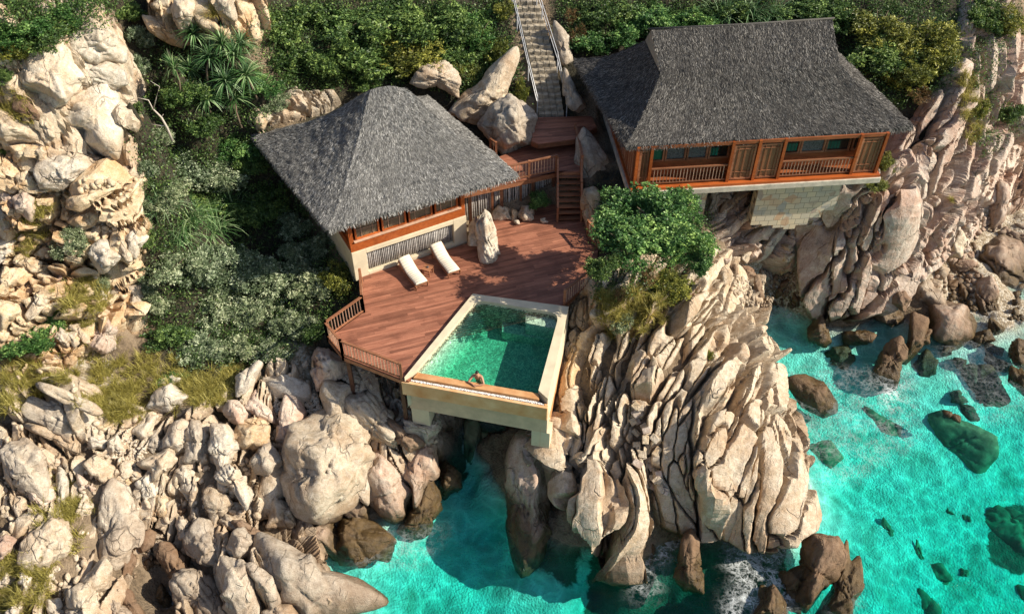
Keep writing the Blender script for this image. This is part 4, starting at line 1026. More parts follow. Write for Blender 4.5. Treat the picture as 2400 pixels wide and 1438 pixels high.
# ---- first house: square pavilion
E1 = 11.35                                    # eave height
FL, FR, BR, BL = [np.array([*(P(px, py, E1)[:2]), E1]) for px, py in [(768,534),(1212,408),(1003,221),(590,316)]]
BR = FR+(BL-FL)*np.array([1, 1, 0])*.97
h1 = empty('thatched_pavilion', (float((FL+FR)[0]/2), float((FL+FR)[1]/2), ZD))
tag(h1, 'small square pavilion with a steep grey thatched roof above cream plaster walls and the loungers', 'pavilion')
cen = (FL+FR+BR+BL)/4
A0 = P(868, 207, 15.2); A1 = P(948, 203, 15.2); A1[1] = A0[1]+.3
th1 = thatch([(A0, A1, FL, FR, .35), (A1, A1, FR, BR, .35), (A1, A0, BR, BL, .35), (A0, A0, BL, FL, .35)], h1, M_TH1, 1100, 4, 'thatched_roof')
m = MB(); ring = []
for k in range(41):
    a = 2*math.pi*k/40; q = cen[:2]+np.array([math.cos(a)*1.55-.1, math.sin(a)*1.25]); 
    # height of the roof at this ring
    ring.append((q[0], q[1], 14.35+.12*math.sin(3*a)))
m.tube(ring, .03, 5, .1); 
# soffit and timber box
fd = ndir((FR-FL)*[1, 1, 0]); bd = ndir((BL-FL)*[1, 1, 0])
WF0 = np.array([*(P(824,573,ZW)[:2]), 0]); WF1 = np.array([*(P(1084,488,ZW)[:2]), 0])
fw = ndir(WF1-WF0); nb = np.array([-fw[1], fw[0], 0])     # into the house
WB0 = WF0+nb*7.4; WB1 = WF1+nb*7.4
def lv(p, z): return np.array([p[0], p[1], z])
m = MB(); m.prism([lv(p, 0)[:2] for p in [FL+(cen-FL)*.05, FR+(cen-FR)*.05, BR+(cen-BR)*.05, BL+(cen-BL)*.05]], E1-.14, E1-.06); m.build('soffit', M_DARKW, h1)
# plaster plinth with niche
zp0, zp1 = ZD-.15, ZW-.42
L1 = np.linalg.norm(WF1-WF0)
def wp(u, dpt, z): q = WF0+fw*u+nb*dpt; return (q[0], q[1], z)
pl = MB()
out_ = .16
def slab(mb, u0, u1, d0, d1, z0, z1, tint=None):
    mb.prism([wp(u0, d0, 0)[:2], wp(u1, d0, 0)[:2], wp(u1, d1, 0)[:2], wp(u0, d1, 0)[:2]], z0, z1, tint)
slab(pl, -.12, .62, -out_, .35, zp0, zp1)                # left pier
slab(pl, L1-.62, L1+.12, -out_, .35, zp0, zp1)            # right pier
slab(pl, .62, L1-.62, -out_, .35, zp1-.27, zp1-.003)      # head
slab(pl, .62, L1-.62, -out_, .35, zp0, ZD+.16)            # sill
slab(pl, -.12, .12, .352, 7.4, zp0-1.5, zp1)              # left flank
slab(pl, L1-.12, L1+.12, .352, 7.4, zp0, zp1)
slab(pl, .12, L1-.12, 7.0, 7.4, zp0, zp1)
pl.build('plaster_wall', M_PLASTER, h1, bevel=.02)
m = MB(); n = int((L1-1.24)/.095); rr = random.Random(8)
for i in range(n):
    u = .64+(L1-1.28)*(i+.5)/n; x0 = rr.uniform(-.012, .012)
    m.tube([wp(u+x0, .06, ZD+.14), wp(u, .06+rr.uniform(-.012, .012), ZD+.7), wp(u-x0, .06, zp1-.25)], rr.uniform(.028, .042), 6, rr.random())
m.build('pole_panel', M_POLE, h1, smooth=True)
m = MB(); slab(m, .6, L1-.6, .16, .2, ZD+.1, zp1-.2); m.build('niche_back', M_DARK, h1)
# timber storey
zt0 = zp1+.004
m = MB(); slab(m, -.1, L1+.1, -.10, 7.45, zt0, ZW+.06); m.build('floor_beam', M_ORANGE, h1)
wall_m = MB()
zs, zh = ZW+.22, E1-.35
slab(wall_m, 0, L1, .0, .12, ZW+.064, zs); slab(wall_m, 0, L1, .0, .12, zh, E1-.15)
slab(wall_m, 0, .12, .122, 7.4, ZW+.064, E1-.15); slab(wall_m, L1-.12, L1, .122, 7.4, ZW+.064, E1-.15); slab(wall_m, .122, L1-.122, 7.28, 7.4, ZW+.064, E1-.15)
wall_m.build('timber_wall', M_ORANGE, h1)
for u in (0.0, L1):
    m = MB(); slab(m, u-.11, u+.11, -.06, .16, ZW+.062, E1-.14); m.build('corner_post', M_ORANGE, h1)
m = MB(); slab(m, .12, L1-.12, -.16, -.004, zs-.085, zs-.03); m.build('sill_rail', M_BAL, h1)
def window(root, org, ax, nrm, u0, u1, z0, z1, mat=M_ORANGE, fr=.09, cols=(.27, .73), rows=(.36,), pane=None, dep=.10, name='window', bm=None, bt=.028):
    """ax along the wall, nrm outwards"""
    ax = Vector(ax); nrm = Vector(nrm); org = Vector(org)
    q = lambda u, z, d=0: Vector((org.x, org.y, 0))+ax*u+nrm*d+Vector((0, 0, z))
    f = MB(); up = nrm
    f.beam(q(u0+fr/2, z0), q(u0+fr/2, z1), fr, dep, up=nrm); f.beam(q(u1-fr/2, z0), q(u1-fr/2, z1), fr, dep, up=nrm)
    f.beam(q(u0+fr, z0+fr/2), q(u1-fr, z0+fr/2), dep, fr, up=(0, 0, 1)); f.beam(q(u0+fr, z1-fr/2), q(u1-fr, z1-fr/2), dep, fr, up=(0, 0, 1))
    o = f.build(name, mat, root)
    g = MB(); g.beam(q(u0+fr, (z0+z1)/2, -.02), q(u1-fr, (z0+z1)/2, -.02), .012, z1-z0-2*fr, up=(0, 0, 1)); g.build('pane', pane or M_GLASS, o)
    b = MB()
    for c_ in cols:
        u = u0+(u1-u0)*c_; b.beam(q(u, z0+fr, .01), q(u, z1-fr, .01), bt, .03, up=nrm)
    for r_ in rows:
        z = z0+(z1-z0)*r_; b.beam(q(u0+fr, z, .012), q(u1-fr, z, .012), .03, bt)
    b.build('glazing_bars', bm or M_BAL, o)
    return o
nw = 4; ww = (L1-.35)/nw
M_WIN = simple('window_blind', (0.20, 0.15, 0.09), 0.5, .6, 3, spec=.5)
for i in range(nw):
    window(h1, WF0+nb*.0, fw, -nb, .22+i*ww, .22+(i+1)*ww-.13, zs, zh, pane=M_WIN)
for i in range(4):   # left flank windows
    q0 = WF0+nb*(.6+i*1.7)
    window(h1, q0, nb, -fw, 0, 1.3, zs, zh, mat=M_DARKW, pane=M_GLASS)
m = MB(); slab(m, .13, L1-.13, .123, 7.27, ZW+.062, ZW+.09); m.build('floor', M_DARKW, h1)
child_keep(h1)
del th1

# ---- second house: long villa
E2 = 12.55
f0 = P(1467, 341, E2); f1 = P(2141, 295, E2); b0 = P(1346, 138, E2)
f0[2] = f1[2] = b0[2] = E2; b1 = f1+(b0-f0)*.98; b1[2] = E2
h2 = empty('thatched_villa', (float((f0+f1)[0]/2), float((f0+f1)[1]/2), ZH2))
tag(h2, 'long villa with dark thatched roof and red timber veranda, perched over the cove', 'villa')
RG = 16.35
mid0 = (f0+b0)/2; mid1 = (f1+b1)/2; rdir = ndir((f1-f0)*[1, 1, 0])
yr = P(1530, 86, RG); R0 = np.array([yr[0], mid0[1]+(yr[0]-mid0[0])*rdir[1]/rdir[0], RG]); yr = P(1960, 61, RG); R1 = np.array([yr[0], mid0[1]+(yr[0]-mid0[0])*rdir[1]/rdir[0], RG])
# points where the gablets meet the hips
kk = .40
def onslope(Rp, Ep, k, s=.0): q = Rp+(Ep-Rp)*k; return q
perp = ndir(np.cross([0, 0, 1], rdir))          # towards the back
half = abs(np.dot((mid0-f0), perp))
def slope_pt(Rp, sign, k, along=0): 
    q = Rp+perp*sign*half*k+rdir*along; q[2] = RG-(RG-E2)*k; return q
G0f, G0b = slope_pt(R0, -1, kk, .25), slope_pt(R0, 1, kk, .25)
G1f, G1b = slope_pt(R1, -1, kk, .1), slope_pt(R1, 1, kk, .1)
fcs = [(R0, R1, G0f, G1f, .03), (G0f, G1f, f0, f1, .30), (R1, R0, G1b, G0b, .03), (G1b, G0b, b1, b0, .30),
       (G0b, G0f, b0, f0, .34), (G1f, G1b, f1, b1, .34)]
roof2 = thatch(fcs, h2, M_TH2, 850, 14, 'thatched_roof')
m = MB()
for R_, A_, B_ in ((R0, G0f, G0b), (R1, G1f, G1b)):
    m = MB(); m.add([R_+[0, 0, -.05], A_, B_], [(0, 1, 2)]); m.build('gablet', M_TH2, h2)
m = MB(); m.tube([R0-rdir*.15+[0, 0, .03], (R0+R1)/2+[0, 0, -.02], R1+rdir*.1+[0, 0, .03]], [.05, .05, .05], 8, .4); m.build('ridge_cap', M_TH2, h2, smooth=True)
m = MB(); m.prism([f0[:2]+[.3, .3], f1[:2]+[-.4, .25], b1[:2]+[-.3, -.3], b0[:2]+[.3, -.3]], E2-.12, E2-.04); m.build('soffit', M_DARKW, h2)
V0 = P(1482, 436, ZH2); V1 = P(2052, 402, ZH2); V0[2] = V1[2] = 0
vx = ndir(V1-V0); vn = np.array([-vx[1], vx[0], 0]); L2 = float(np.linalg.norm(V1-V0)); DP = 7.2
def vp(u, d, z=0): q = V0+vx*u+vn*d; return (q[0], q[1], z)
def vslab(mb, u0, u1, d0, d1, z0, z1, tint=None): mb.prism([vp(u0, d0)[:2], vp(u1, d0)[:2], vp(u1, d1)[:2], vp(u0, d1)[:2]], z0, z1, tint)
m = MB(); vslab(m, -.15, L2+.15, -.30, DP, ZH2-.14, ZH2); m.build('floor_slab', M_ORANGE, h2)
m = MB(); vslab(m, -.25, L2+.2, -.38, DP, ZH2-.46, ZH2-.143); m.build('foundation_beam', simple('weathered_concrete', (0.62, 0.55, 0.44), .9, .4, 2.5, .03), h2, bevel=.02)
# outer frame: seven posts; bays: door, railing, door, door, railing, door
px_posts = [1482, 1528, 1704, 1762, 1820, 1999, 2049]
us = [0.06, .98, 4.62, 5.92, 7.28, 11.25, L2-.06]
def u_of(pxx, pyy):
    q = P(pxx, pyy, ZH2); return float(np.dot(q-[V0[0], V0[1], ZH2], vx))
us = [.07, u_of(1517, 433), u_of(1700, 420), u_of(1760, 416), u_of(1818, 413), u_of(1990, 404), L2-.07]
for u in us:
    m = MB(); vslab(m, u-.075, u+.075, -.14, .03, ZH2+.002, E2-.12); m.build('post', M_ORANGE, h2)
m = MB(); vslab(m, 0, L2, -.10, .0, E2-.30, E2-.13); m.build('head_beam', M_INNER, h2)
m = MB(); vslab(m, .02, L2-.02, .04, .69, ZH2+.004, ZH2+.03); m.build('veranda_floor', M_INNER, h2)
def lattice(u0, u1):
    o = window(h2, lv(V0-vn*.03, 0), vx, -vn, u0, u1, ZH2+.08, E2-.38, mat=M_RAIL, fr=.10, cols=(.22, .5, .78), rows=(.22, .88), pane=M_SCREEN, dep=.06, name='lattice_door', bm=M_RAIL, bt=.02)
    return o
M_SCREEN = simple('screen_panel', (0.24, 0.10, 0.042), .5, .4, 1.2, spec=.4)
for a, b in ((0, 1), (2, 3), (3, 4), (5, 6)): lattice(us[a]+.11, us[b]-.11)
def veranda_rail(u0, u1):
    m = MB(); m.beam(vp(u0, -.05, ZH2+1.02), vp(u1, -.05, ZH2+1.02), .09, .07); m.beam(vp(u0, -.05, ZH2+.14), vp(u1, -.05, ZH2+.14), .06, .06)
    o = m.build('veranda_rail', M_RAIL, h2)
    b = MB(); n = int((u1-u0)/.17)
    for i in range(1, n):
        u = u0+(u1-u0)*i/n; b.beam(vp(u, -.05, ZH2+.17), vp(u, -.05, ZH2+.99), .032, .032, up=(0, 1, 0))
    b.build('balusters', M_BAL, o)
veranda_rail(us[1]+.09, us[2]-.09); veranda_rail(us[4]+.09, us[5]-.09)
# inner wall with windows one metre back
IW = .7
m = MB(); vslab(m, .1, L2-.1, IW, IW+.1, ZH2+.002, ZH2+.92); vslab(m, .1, L2-.1, IW, IW+.1, E2-.4, E2-.13)
vslab(m, .0, .12, .04, DP-.1, ZH2+.004, E2-.13); vslab(m, L2-.12, L2, IW, DP-.1, ZH2+.004, E2-.13); vslab(m, .13, L2-.13, DP-.2, DP-.1, ZH2+.004, E2-.13)
m.build('timber_wall', M_INNER, h2)
def iwin(u0, u1, n, col=None):
    w_ = (u1-u0)/n
    for i in range(n):
        window(h2, lv(V0+vn*(IW+.05), 0), vx, -vn, u0+i*w_, u0+(i+1)*w_-.04, ZH2+.93, E2-.41, mat=M_RAIL, fr=.09, cols=(), rows=(), pane=(col[i] if col else M_GLASS), dep=.12)
M_GREENP = simple('green_curtain', (0.02, 0.16, 0.08), .6, .3, 6)
M_CURT = simple('grey_curtain', (0.16, 0.18, 0.17), .7, .8, 14)
iwin(us[1]-.2, us[2]+.2, 4, [M_GREENP, M_CURT, M_CURT, M_GLASS]); iwin(us[4]-.1, us[5]+.0, 3, [M_GLASS, M_CURT, M_GLASS]); iwin(us[2]+.25, us[4]-.15, 2); iwin(us[5]+.05, L2-.15, 1); iwin(.14, us[1]-.25, 1)
# left side: dark slatted wall with a glazed part
for i in range(4):
    o = window(h2, lv(V0, 0), vn, -vx, .1+i*1.75, 1.7+i*1.75, ZH2+.05, E2-.3, mat=M_RAIL, fr=.1, cols=(.25, .5, .75), rows=(), pane=M_GLASS, dep=.08)
child_keep(h2)
# stone foundation walls of the villa
def stone_mat():
    m, t, b = mat_new('stone_tiles'); p = wpos(t)
    mp = N(t, 'ShaderNodeMapping'); mp.inputs['Rotation'].default_value = (math.pi/2, 0, 0); t.links.new(p, mp.inputs[0])
    br = N(t, 'ShaderNodeTexBrick'); br.offset = .5; t.links.new(mp.outputs[0], br.inputs[0])
    br.inputs['Scale'].default_value = 1.0; br.inputs['Brick Width'].default_value = .5; br.inputs['Row Height'].default_value = .36
    br.inputs['Mortar Size'].default_value = .012; br.inputs['Color1'].default_value = (0.62, 0.50, 0.33, 1); br.inputs['Color2'].default_value = (0.48, 0.42, 0.32, 1)
    br.inputs['Mortar'].default_value = (0.16, 0.13, 0.10, 1); br.inputs['Bias'].default_value = 0
    vo = N(t, 'ShaderNodeTexVoronoi'); vo.inputs['Scale'].default_value = 2.2; t.links.new(p, vo.inputs['Vector'])
    s = t.nodes.new('ShaderNodeSeparateColor'); t.links.new(vo.outputs['Color'], s.inputs[0])
    c = mixc(t, ramp(t, s.outputs[0], [(.80, 0), (.88, .55)]), br.outputs['Color'], (0.46, 0.22, 0.10))
    c = mixc(t, ramp(t, s.outputs[1], [(.1, .5), (.3, 0)]), c, (0.22, 0.24, 0.25))
    t.links.new(c, b.inputs['Base Color']); b.inputs['Roughness'].default_value = .85
    bump(t, b, br.outputs['Fac'], -.5, .03); return m
M_STONE = stone_mat()
for (a, b, lab) in ((u_of(1545, 428), u_of(1668, 422), 'narrow tiled stone wall under the left half of the long villa, behind the leafy tree'), (u_of(1790, 414), u_of(1990, 404), 'broad tiled stone foundation wall under the right half of the long villa')):
    m = MB(); n = 7
    for i in range(n):
        u0, u1 = a+(b-a)*i/n, a+(b-a)*(i+1)/n; vslab(m, u0, u1, .35, .95, 6.5+[.1, .0, -.2, -.35, -.1, .35, .8][i], ZH2-.47)
    o = m.build('stone_wall', M_STONE, None); tag(o, lab, 'wall')

# ================================================================== plunge pool
pool = empty('plunge_pool', (float(CO[3][0]), float(CO[3][1]), 3.0)); tag(pool, 'emerald infinity plunge pool in a cream plaster shell hanging over the inlet', 'pool')
PI_ = [P(1117, 702, ZC), P(1311, 734, ZC), P(1262, 914, ZC), P(978, 865, ZC)]     # inner: TL TR BR BL
ZF = 7.16                                    # crest of the overflow wall
def arc(corner, prev, nxt, r, n=6):
    c = corner[:2]; a = ndir(prev[:2]-c); b = ndir(nxt[:2]-c)
    p0, p1 = c+a*r, c+b*r
    return [tuple((1-t)**2*p0+2*t*(1-t)*c+t*t*p1) for t in np.linspace(0, 1, n)]
inner = [tuple(PI_[3][:2])]+arc(PI_[0], PI_[3], PI_[1], .55)+arc(PI_[1], PI_[0], PI_[2], .55)+[tuple(PI_[2][:2])]
outer = [tuple(CO[3][:2])]+[tuple(CO[0][:2]+(CO[3]-CO[0])[:2]*.03*(5-i)/5*0+ (np.array([0, 0]) if i == 0 else np.array([.02*i, -.003*i]))) for i in range(6)]+[tuple(CO[1][:2]+np.array([-.02*(5-i), .003*(5-i)])) for i in range(6)]+[tuple(CO[2][:2])]
def wall_strip(out_p, in_p, z0, z1, mb):
    n = len(out_p)
    for i in range(n-1):
        a, b, c, d = out_p[i], out_p[i+1], in_p[i+1], in_p[i]
        vs = [(*a, z0), (*b, z0), (*c, z0), (*d, z0), (*a, z1), (*b, z1), (*c, z1), (*d, z1)]
        fs = [(4, 7, 6, 5), (0, 4, 5, 1), (3, 2, 6, 7), (0, 1, 2, 3)]
        if i == 0: fs.append((0, 3, 7, 4))
        if i == n-2: fs.append((1, 5, 6, 2))
        mb.add(vs, [f[::-1] for f in fs], .6)
ZB = 5.5
M_TRIM = simple('stained_trim', (0.78, 0.52, 0.29), .8, .3, 1.3, .02, .2, (0.62, 0.30, 0.12))
m = MB(); wall_strip(outer, inner, ZB-.2, ZC, m)
cop = m.build('coping', M_PLASTER, pool)
# right flank wall down to the rocks
m = MB(); q0, q1 = CO[1][:2], CO[2][:2]; inn = np.array([-.28, 0])
m.prism([tuple(q0+[-.02, 0]), tuple(q1+[-.02, 0]), tuple(q1+inn), tuple(q0+inn)], 1.6, ZB-.203); m.build('flank_wall', M_RUST, pool)
# overflow wall
OF = [np.array([*P(968, 884, ZF)[:2]]), np.array([*P(1264, 936, ZF)[:2]])]
IF = [PI_[3][:2], PI_[2][:2]]
m = MB(); m.prism([tuple(IF[0]+ndir(CO[3][:2]-CO[2][:2])*.0), tuple(IF[1]), tuple(OF[1]), tuple(OF[0])], ZB-.2, ZF); m.build('overflow_wall', M_RUST, pool, bevel=.03)
# gutter with pebbles and front trough
TR0 = np.array([*P(940, 895, 7.0)[:2]]); TR1 = np.array([*P(1283, 957, 7.0)[:2]])
tv = ndir(np.append(TR1-TR0, 0))[:2]; tn = np.array([-tv[1], tv[0]])
IG0 = CO[3][:2]; IG1 = CO[2][:2]
m = MB(); m.prism([tuple(TR0+tn*.14), tuple(TR1+tn*.14), tuple(OF[1]+tv*.15), tuple(OF[0]-tv*.2)], 6.2, 6.955); m.build('gutter', M_PLASTER, pool)
m = MB()
m.prism([tuple(TR0), tuple(TR1), tuple(TR1+tn*.14), tuple(TR0+tn*.14)], 6.15, 7.0)
m.prism([tuple(TR1+tn*.143), tuple(TR1+tn*.143-tv*.16), tuple(IG1-tv*.16), tuple(IG1)], 6.15, 7.0)
m.prism([tuple(TR0+tn*.143), tuple(TR0+tn*.143+tv*.16), tuple(IG0+tv*.16), tuple(IG0)], 6.15, 7.0)
m.build('trough_rim', M_TRIM, pool, bevel=.02)
m = MB()
m.prism([tuple(TR0+tn*.2+tv*.2), tuple(TR1+tn*.2-tv*.02), tuple(TR1+tn*.75-tv*.02), tuple(TR0+tn*.75+tv*.2)], 5.0, 6.147)
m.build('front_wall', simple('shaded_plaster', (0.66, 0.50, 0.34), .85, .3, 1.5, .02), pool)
m = MB(); m.prism([tuple(p) for p in [OF[0]-tv*.1, OF[1]+tv*.1, TR1+tn*.9, TR0+tn*.9]], 5.2, ZB-.21); m.build('base_slab', M_PLASTER, pool)
for a, nm in ((.25, .85), (6.0, .85)):
    q = TR0+tv*a+tn*.2; m = MB(); m.prism([tuple(q), tuple(q+tv*nm), tuple(q+tv*nm+tn*.7), tuple(q+tn*.7)], 3.9, 4.997); m.build('pillar', M_PLASTER, pool)
# floor and benches
fl = [PI_[3][:2], PI_[2][:2], PI_[1][:2], PI_[0][:2]]
M_FLOOR = simple('pool_plaster', (0.80, 0.76, 0.58), .8, .2, 2.5)
m = MB(); m.prism([tuple(f) for f in [fl[0]+[-.1, .05], fl[1]+[.1, .05], fl[2]+[.1, .1], fl[3]+[-.1, .1]]], ZB-.2, ZB+.05); m.build('pool_floor', M_FLOOR, pool)
def mm(x, y, z): return P(700+x/2.876, 450+y/2.876, z)[:2]
m = MB(); zb = 6.92; m.prism([tuple(mm(1530, 800, zb)), tuple(mm(1530, 880, zb)), tuple(mm(1735, 920, zb)), tuple(mm(1760, 820, zb))], ZB+.05, zb)
m.build('bench', M_FLOOR, pool)
m = MB(); zb = 6.1; m.prism([tuple(mm(1370, 815, zb)), tuple(mm(1370, 940, zb)), tuple(mm(1700, 1000, zb)), tuple(mm(1735, 925, zb)), tuple(mm(1525, 885, zb)), tuple(mm(1525, 800, zb))], ZB+.05, zb); m.build('pool_step', M_FLOOR, pool)
# sloping ledge along the left wall
m = MB(); a0, a1 = fl[0], fl[3]
q = np.array([.55, .0]); m.add([(*a0, 6.9), (*a1, 6.9), (*(a1+q), 5.56), (*(a0+q), 5.56), (*(a0-[.2, 0]), 5.5), (*(a1-[.2, 0]), 5.5)], [(0, 3, 2, 1), (0, 1, 5, 4)]); m.build('ledge', M_FLOOR, pool)
zw = ZF+.02
wpoly = [IF[0]+[.0, .0], IF[1]]+[np.array(p) for p in inner[::-1][1:-1]]
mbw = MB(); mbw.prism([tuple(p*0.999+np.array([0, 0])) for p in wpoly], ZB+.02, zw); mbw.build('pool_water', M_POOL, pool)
# pebbles in the gutter
rng = np.random.default_rng(2); Vp = []; Fp = []; Dv, Df = ico(1)
for i in range(1700):
    u = rng.random(); v = rng.random()
    a = (TR0+tn*.18+tv*.2)*(1-u)+(TR1+tn*.18-tv*.2)*u; b = (OF[0]-tv*.12)*(1-u)+(OF[1]-tv*.02)*u
    p = a*(1-v)+b*v; r = rng.uniform(.022, .045)
    Vp.append(Dv*[r, r, r*.7]+[p[0], p[1], 6.965+rng.uniform(0, .04)]); Fp.append(Df+len(Dv)*i)
pb = mesh_np('pebbles', np.concatenate(Vp), np.concatenate(Fp), M_PEB, pool); pb['kind'] = 'stuff'
child_keep(pool)

# ================================================================== sun loungers and table
def lounger(ha, hb, fa, label):
    """ha: head left corner, fa: foot left corner (ground points); width to the right"""
    h_, f_ = Vector(ha), Vector(fa); d = (f_-h_); d.z = 0; L = d.length; d.normalize(); s = Vector((-d.y, d.x, 0)); 
    if s.x < 0: s = -s
    Wd = .68; z0 = ZD
    root = empty('sun_lounger', (h_.x, h_.y, z0)); tag(root, label, 'sun lounger', 'sun loungers on the deck')
    prof = [(0, .72), (.25, .60), (.5, .47), (.78, .36), (1.1, .33), (1.5, .35), (L, .33)]
    def pt(a, w_, z): q = h_+d*a+s*w_; return Vector((q.x, q.y, z0+z))
    for sd_ in (.0, Wd):
        m = MB()
        for i in range(len(prof)-1):
            m.beam(pt(prof[i][0], sd_, prof[i][1]-.06), pt(prof[i+1][0], sd_, prof[i+1][1]-.06), .05, .10)
        m.build('side_rail', M_RAIL, root)
    m = MB(); k = 0.04
    while k < L:
        z = np.interp(k, [p[0] for p in prof], [p[1] for p in prof]); m.beam(pt(k, .03, z-.03), pt(k, Wd-.03, z-.03), .06, .02); k += .1
    m.build('slats', M_RAIL, root)
    for a in (.15, L-.1):
        for w_ in (.02, Wd-.02):
            z = float(np.interp(a, [p[0] for p in prof], [p[1] for p in prof])); m = MB(); m.beam(pt(a, w_, 0), pt(a, w_, z-.08), .06, .06, up=(0, 1, 0)); m.build('leg', M_RAIL, root)
    # mattress with tufted rolls
    ns = 56; V = []; Fc = []
    for i in range(ns+1):
        a = -.02+(L-.06)*i/ns; z = float(np.interp(a, [p[0] for p in prof], [p[1] for p in prof]))
        puff = abs(math.sin(i/ns*math.pi*13))**.5*.055
        for (w_, hz) in ((.02, 0), (.02, .05), (.06, .065+puff), (Wd/2, .085+puff), (Wd-.06, .065+puff), (Wd-.02, .05), (Wd-.02, 0)): V.append(pt(a, w_, z+hz))
    for i in range(ns):
        for j in range(6): Fc.append((i*7+j, i*7+j+1, (i+1)*7+j+1, (i+1)*7+j))
        Fc.append((i*7+6, i*7, (i+1)*7, (i+1)*7+6))
    Fc.append(tuple(range(7))[::-1]); Fc.append(tuple(ns*7+j for j in range(7)))
    mesh_np('mattress', np.array([tuple(v) for v in V]), [list(f) for f in Fc], M_CUSH, root)
    child_keep(root)
def z5(x, y, h=0): return PV(800+x/5.531, 440+y/5.531, ZD+h)
lounger(z5(735, 935, .72), None, z5(975, 1290, .30), 'sun lounger with striped cream mattress, left of the little side table')
lounger(z5(1150, 760, .72), None, z5(1395, 1135, .30), 'sun lounger with striped cream mattress, right of the little side table, nearer the standing stone')
tb = z5(1125, 1110); r_ = empty('side_table', tb, rad(-24)); tag(r_, 'small wooden side table holding an ashtray, between the two loungers', 'side table')
m = MB(); 
for i in range(5): m.beam((-.22, -.2+i*.1, .40), (.22, -.2+i*.1, .40), .092, .03)
m.build('table_top', M_RAIL, r_)
for x in (-.18, .18):
    for y in (-.18, .18):
        m = MB(); m.beam((x, y, 0), (x, y, .385), .05, .05, up=(0, 1, 0)); m.build('leg', M_RAIL, r_)
m = MB(); m.beam((-.18, -.18, .12), (.18, -.18, .12), .03, .04); m.beam((-.18, .18, .12), (.18, .18, .12), .03, .04); m.build('stretcher', M_RAIL, r_)
m = MB(); m.ball((0, 0, 0), .07, 8, sc3=(1, 1, .45)); m.ball((.0, .0, .03), .045, 8, sc3=(1, 1, .3)); o = m.build('ashtray', simple('dark_ceramic', (.05, .05, .06), .3), None, smooth=True); o.location = (tb.x, tb.y, ZD+.445); tag(o, 'small dark ashtray on the side table', 'ashtray')

# ================================================================== stone stairs
ss = empty('stone_stairs', PV(1290, 272, ZL)); tag(ss, 'rough stone staircase climbing the hill between the two thatched roofs', 'stairs')
bot = (P(1262, 268, ZL+.1), P(1322, 266, ZL+.1)); top = (P(1205, 5, 14.3), P(1262, 5, 14.3)); NS = 19; rr = random.Random(11)
for i in range(NS):
    f = i/(NS-1); a = bot[0]*(1-f)+top[0]*f; b = bot[1]*(1-f)+top[1]*f
    bend = math.sin(f*math.pi)*.35; a[0] += bend*.5; b[0] += bend*.5
    m = MB(); n = 4
    for k in range(n):
        p = a+(b-a)*(k/n); q = a+(b-a)*((k+1)/n); dz = rr.uniform(-.03, .03); dy = rr.uniform(-.04, .04)
        m.prism([(p[0]+.01, p[1]+dy), (q[0]-.01, q[1]+dy), (q[0]-.01, q[1]+.42), (p[0]+.01, p[1]+.42)], a[2]-.6, a[2]+dz, rr.random())
    m.build('step', M_STEP, ss, bevel=.02)
child_keep(ss)
def cable_rail(pts, label):
    root = empty('cable_railing', PV(*pts[0])); tag(root, label, 'handrail', 'cable railings of the stone stairs')
    B = [PV(*p) for p in pts]
    for b in B:
        m = MB(); m.tube([b-Vector((0, 0, .4)), b+Vector((0, 0, 1.0))], .03, 6); m.build('post', M_METAL, root)
    for h in (.95, .55):
        m = MB(); m.tube([b+Vector((0, 0, h)) for b in B], .018, 5); m.build('cable', M_METAL, root)
    child_keep(root)
cable_rail([(1259,262,10.1),(1238,175,11.6),(1212,60,13.4),(1200,8,14.2)], 'thin steel cable railing on the left side of the stone stairs')
cable_rail([(1328,264,10.1),(1306,160,11.8),(1270,45,13.6),(1258,5,14.3)], 'thin steel cable railing on the right side of the stone stairs')
m = MB(); q = P(1256, 78, 13.0); m.beam(q+[-.12, 0, 0], q+[.12, 0, .0], .03, .2); o = m.build('step_plate', M_PEB, None); tag(o, 'small white square plate on the upper stone steps', 'plate')

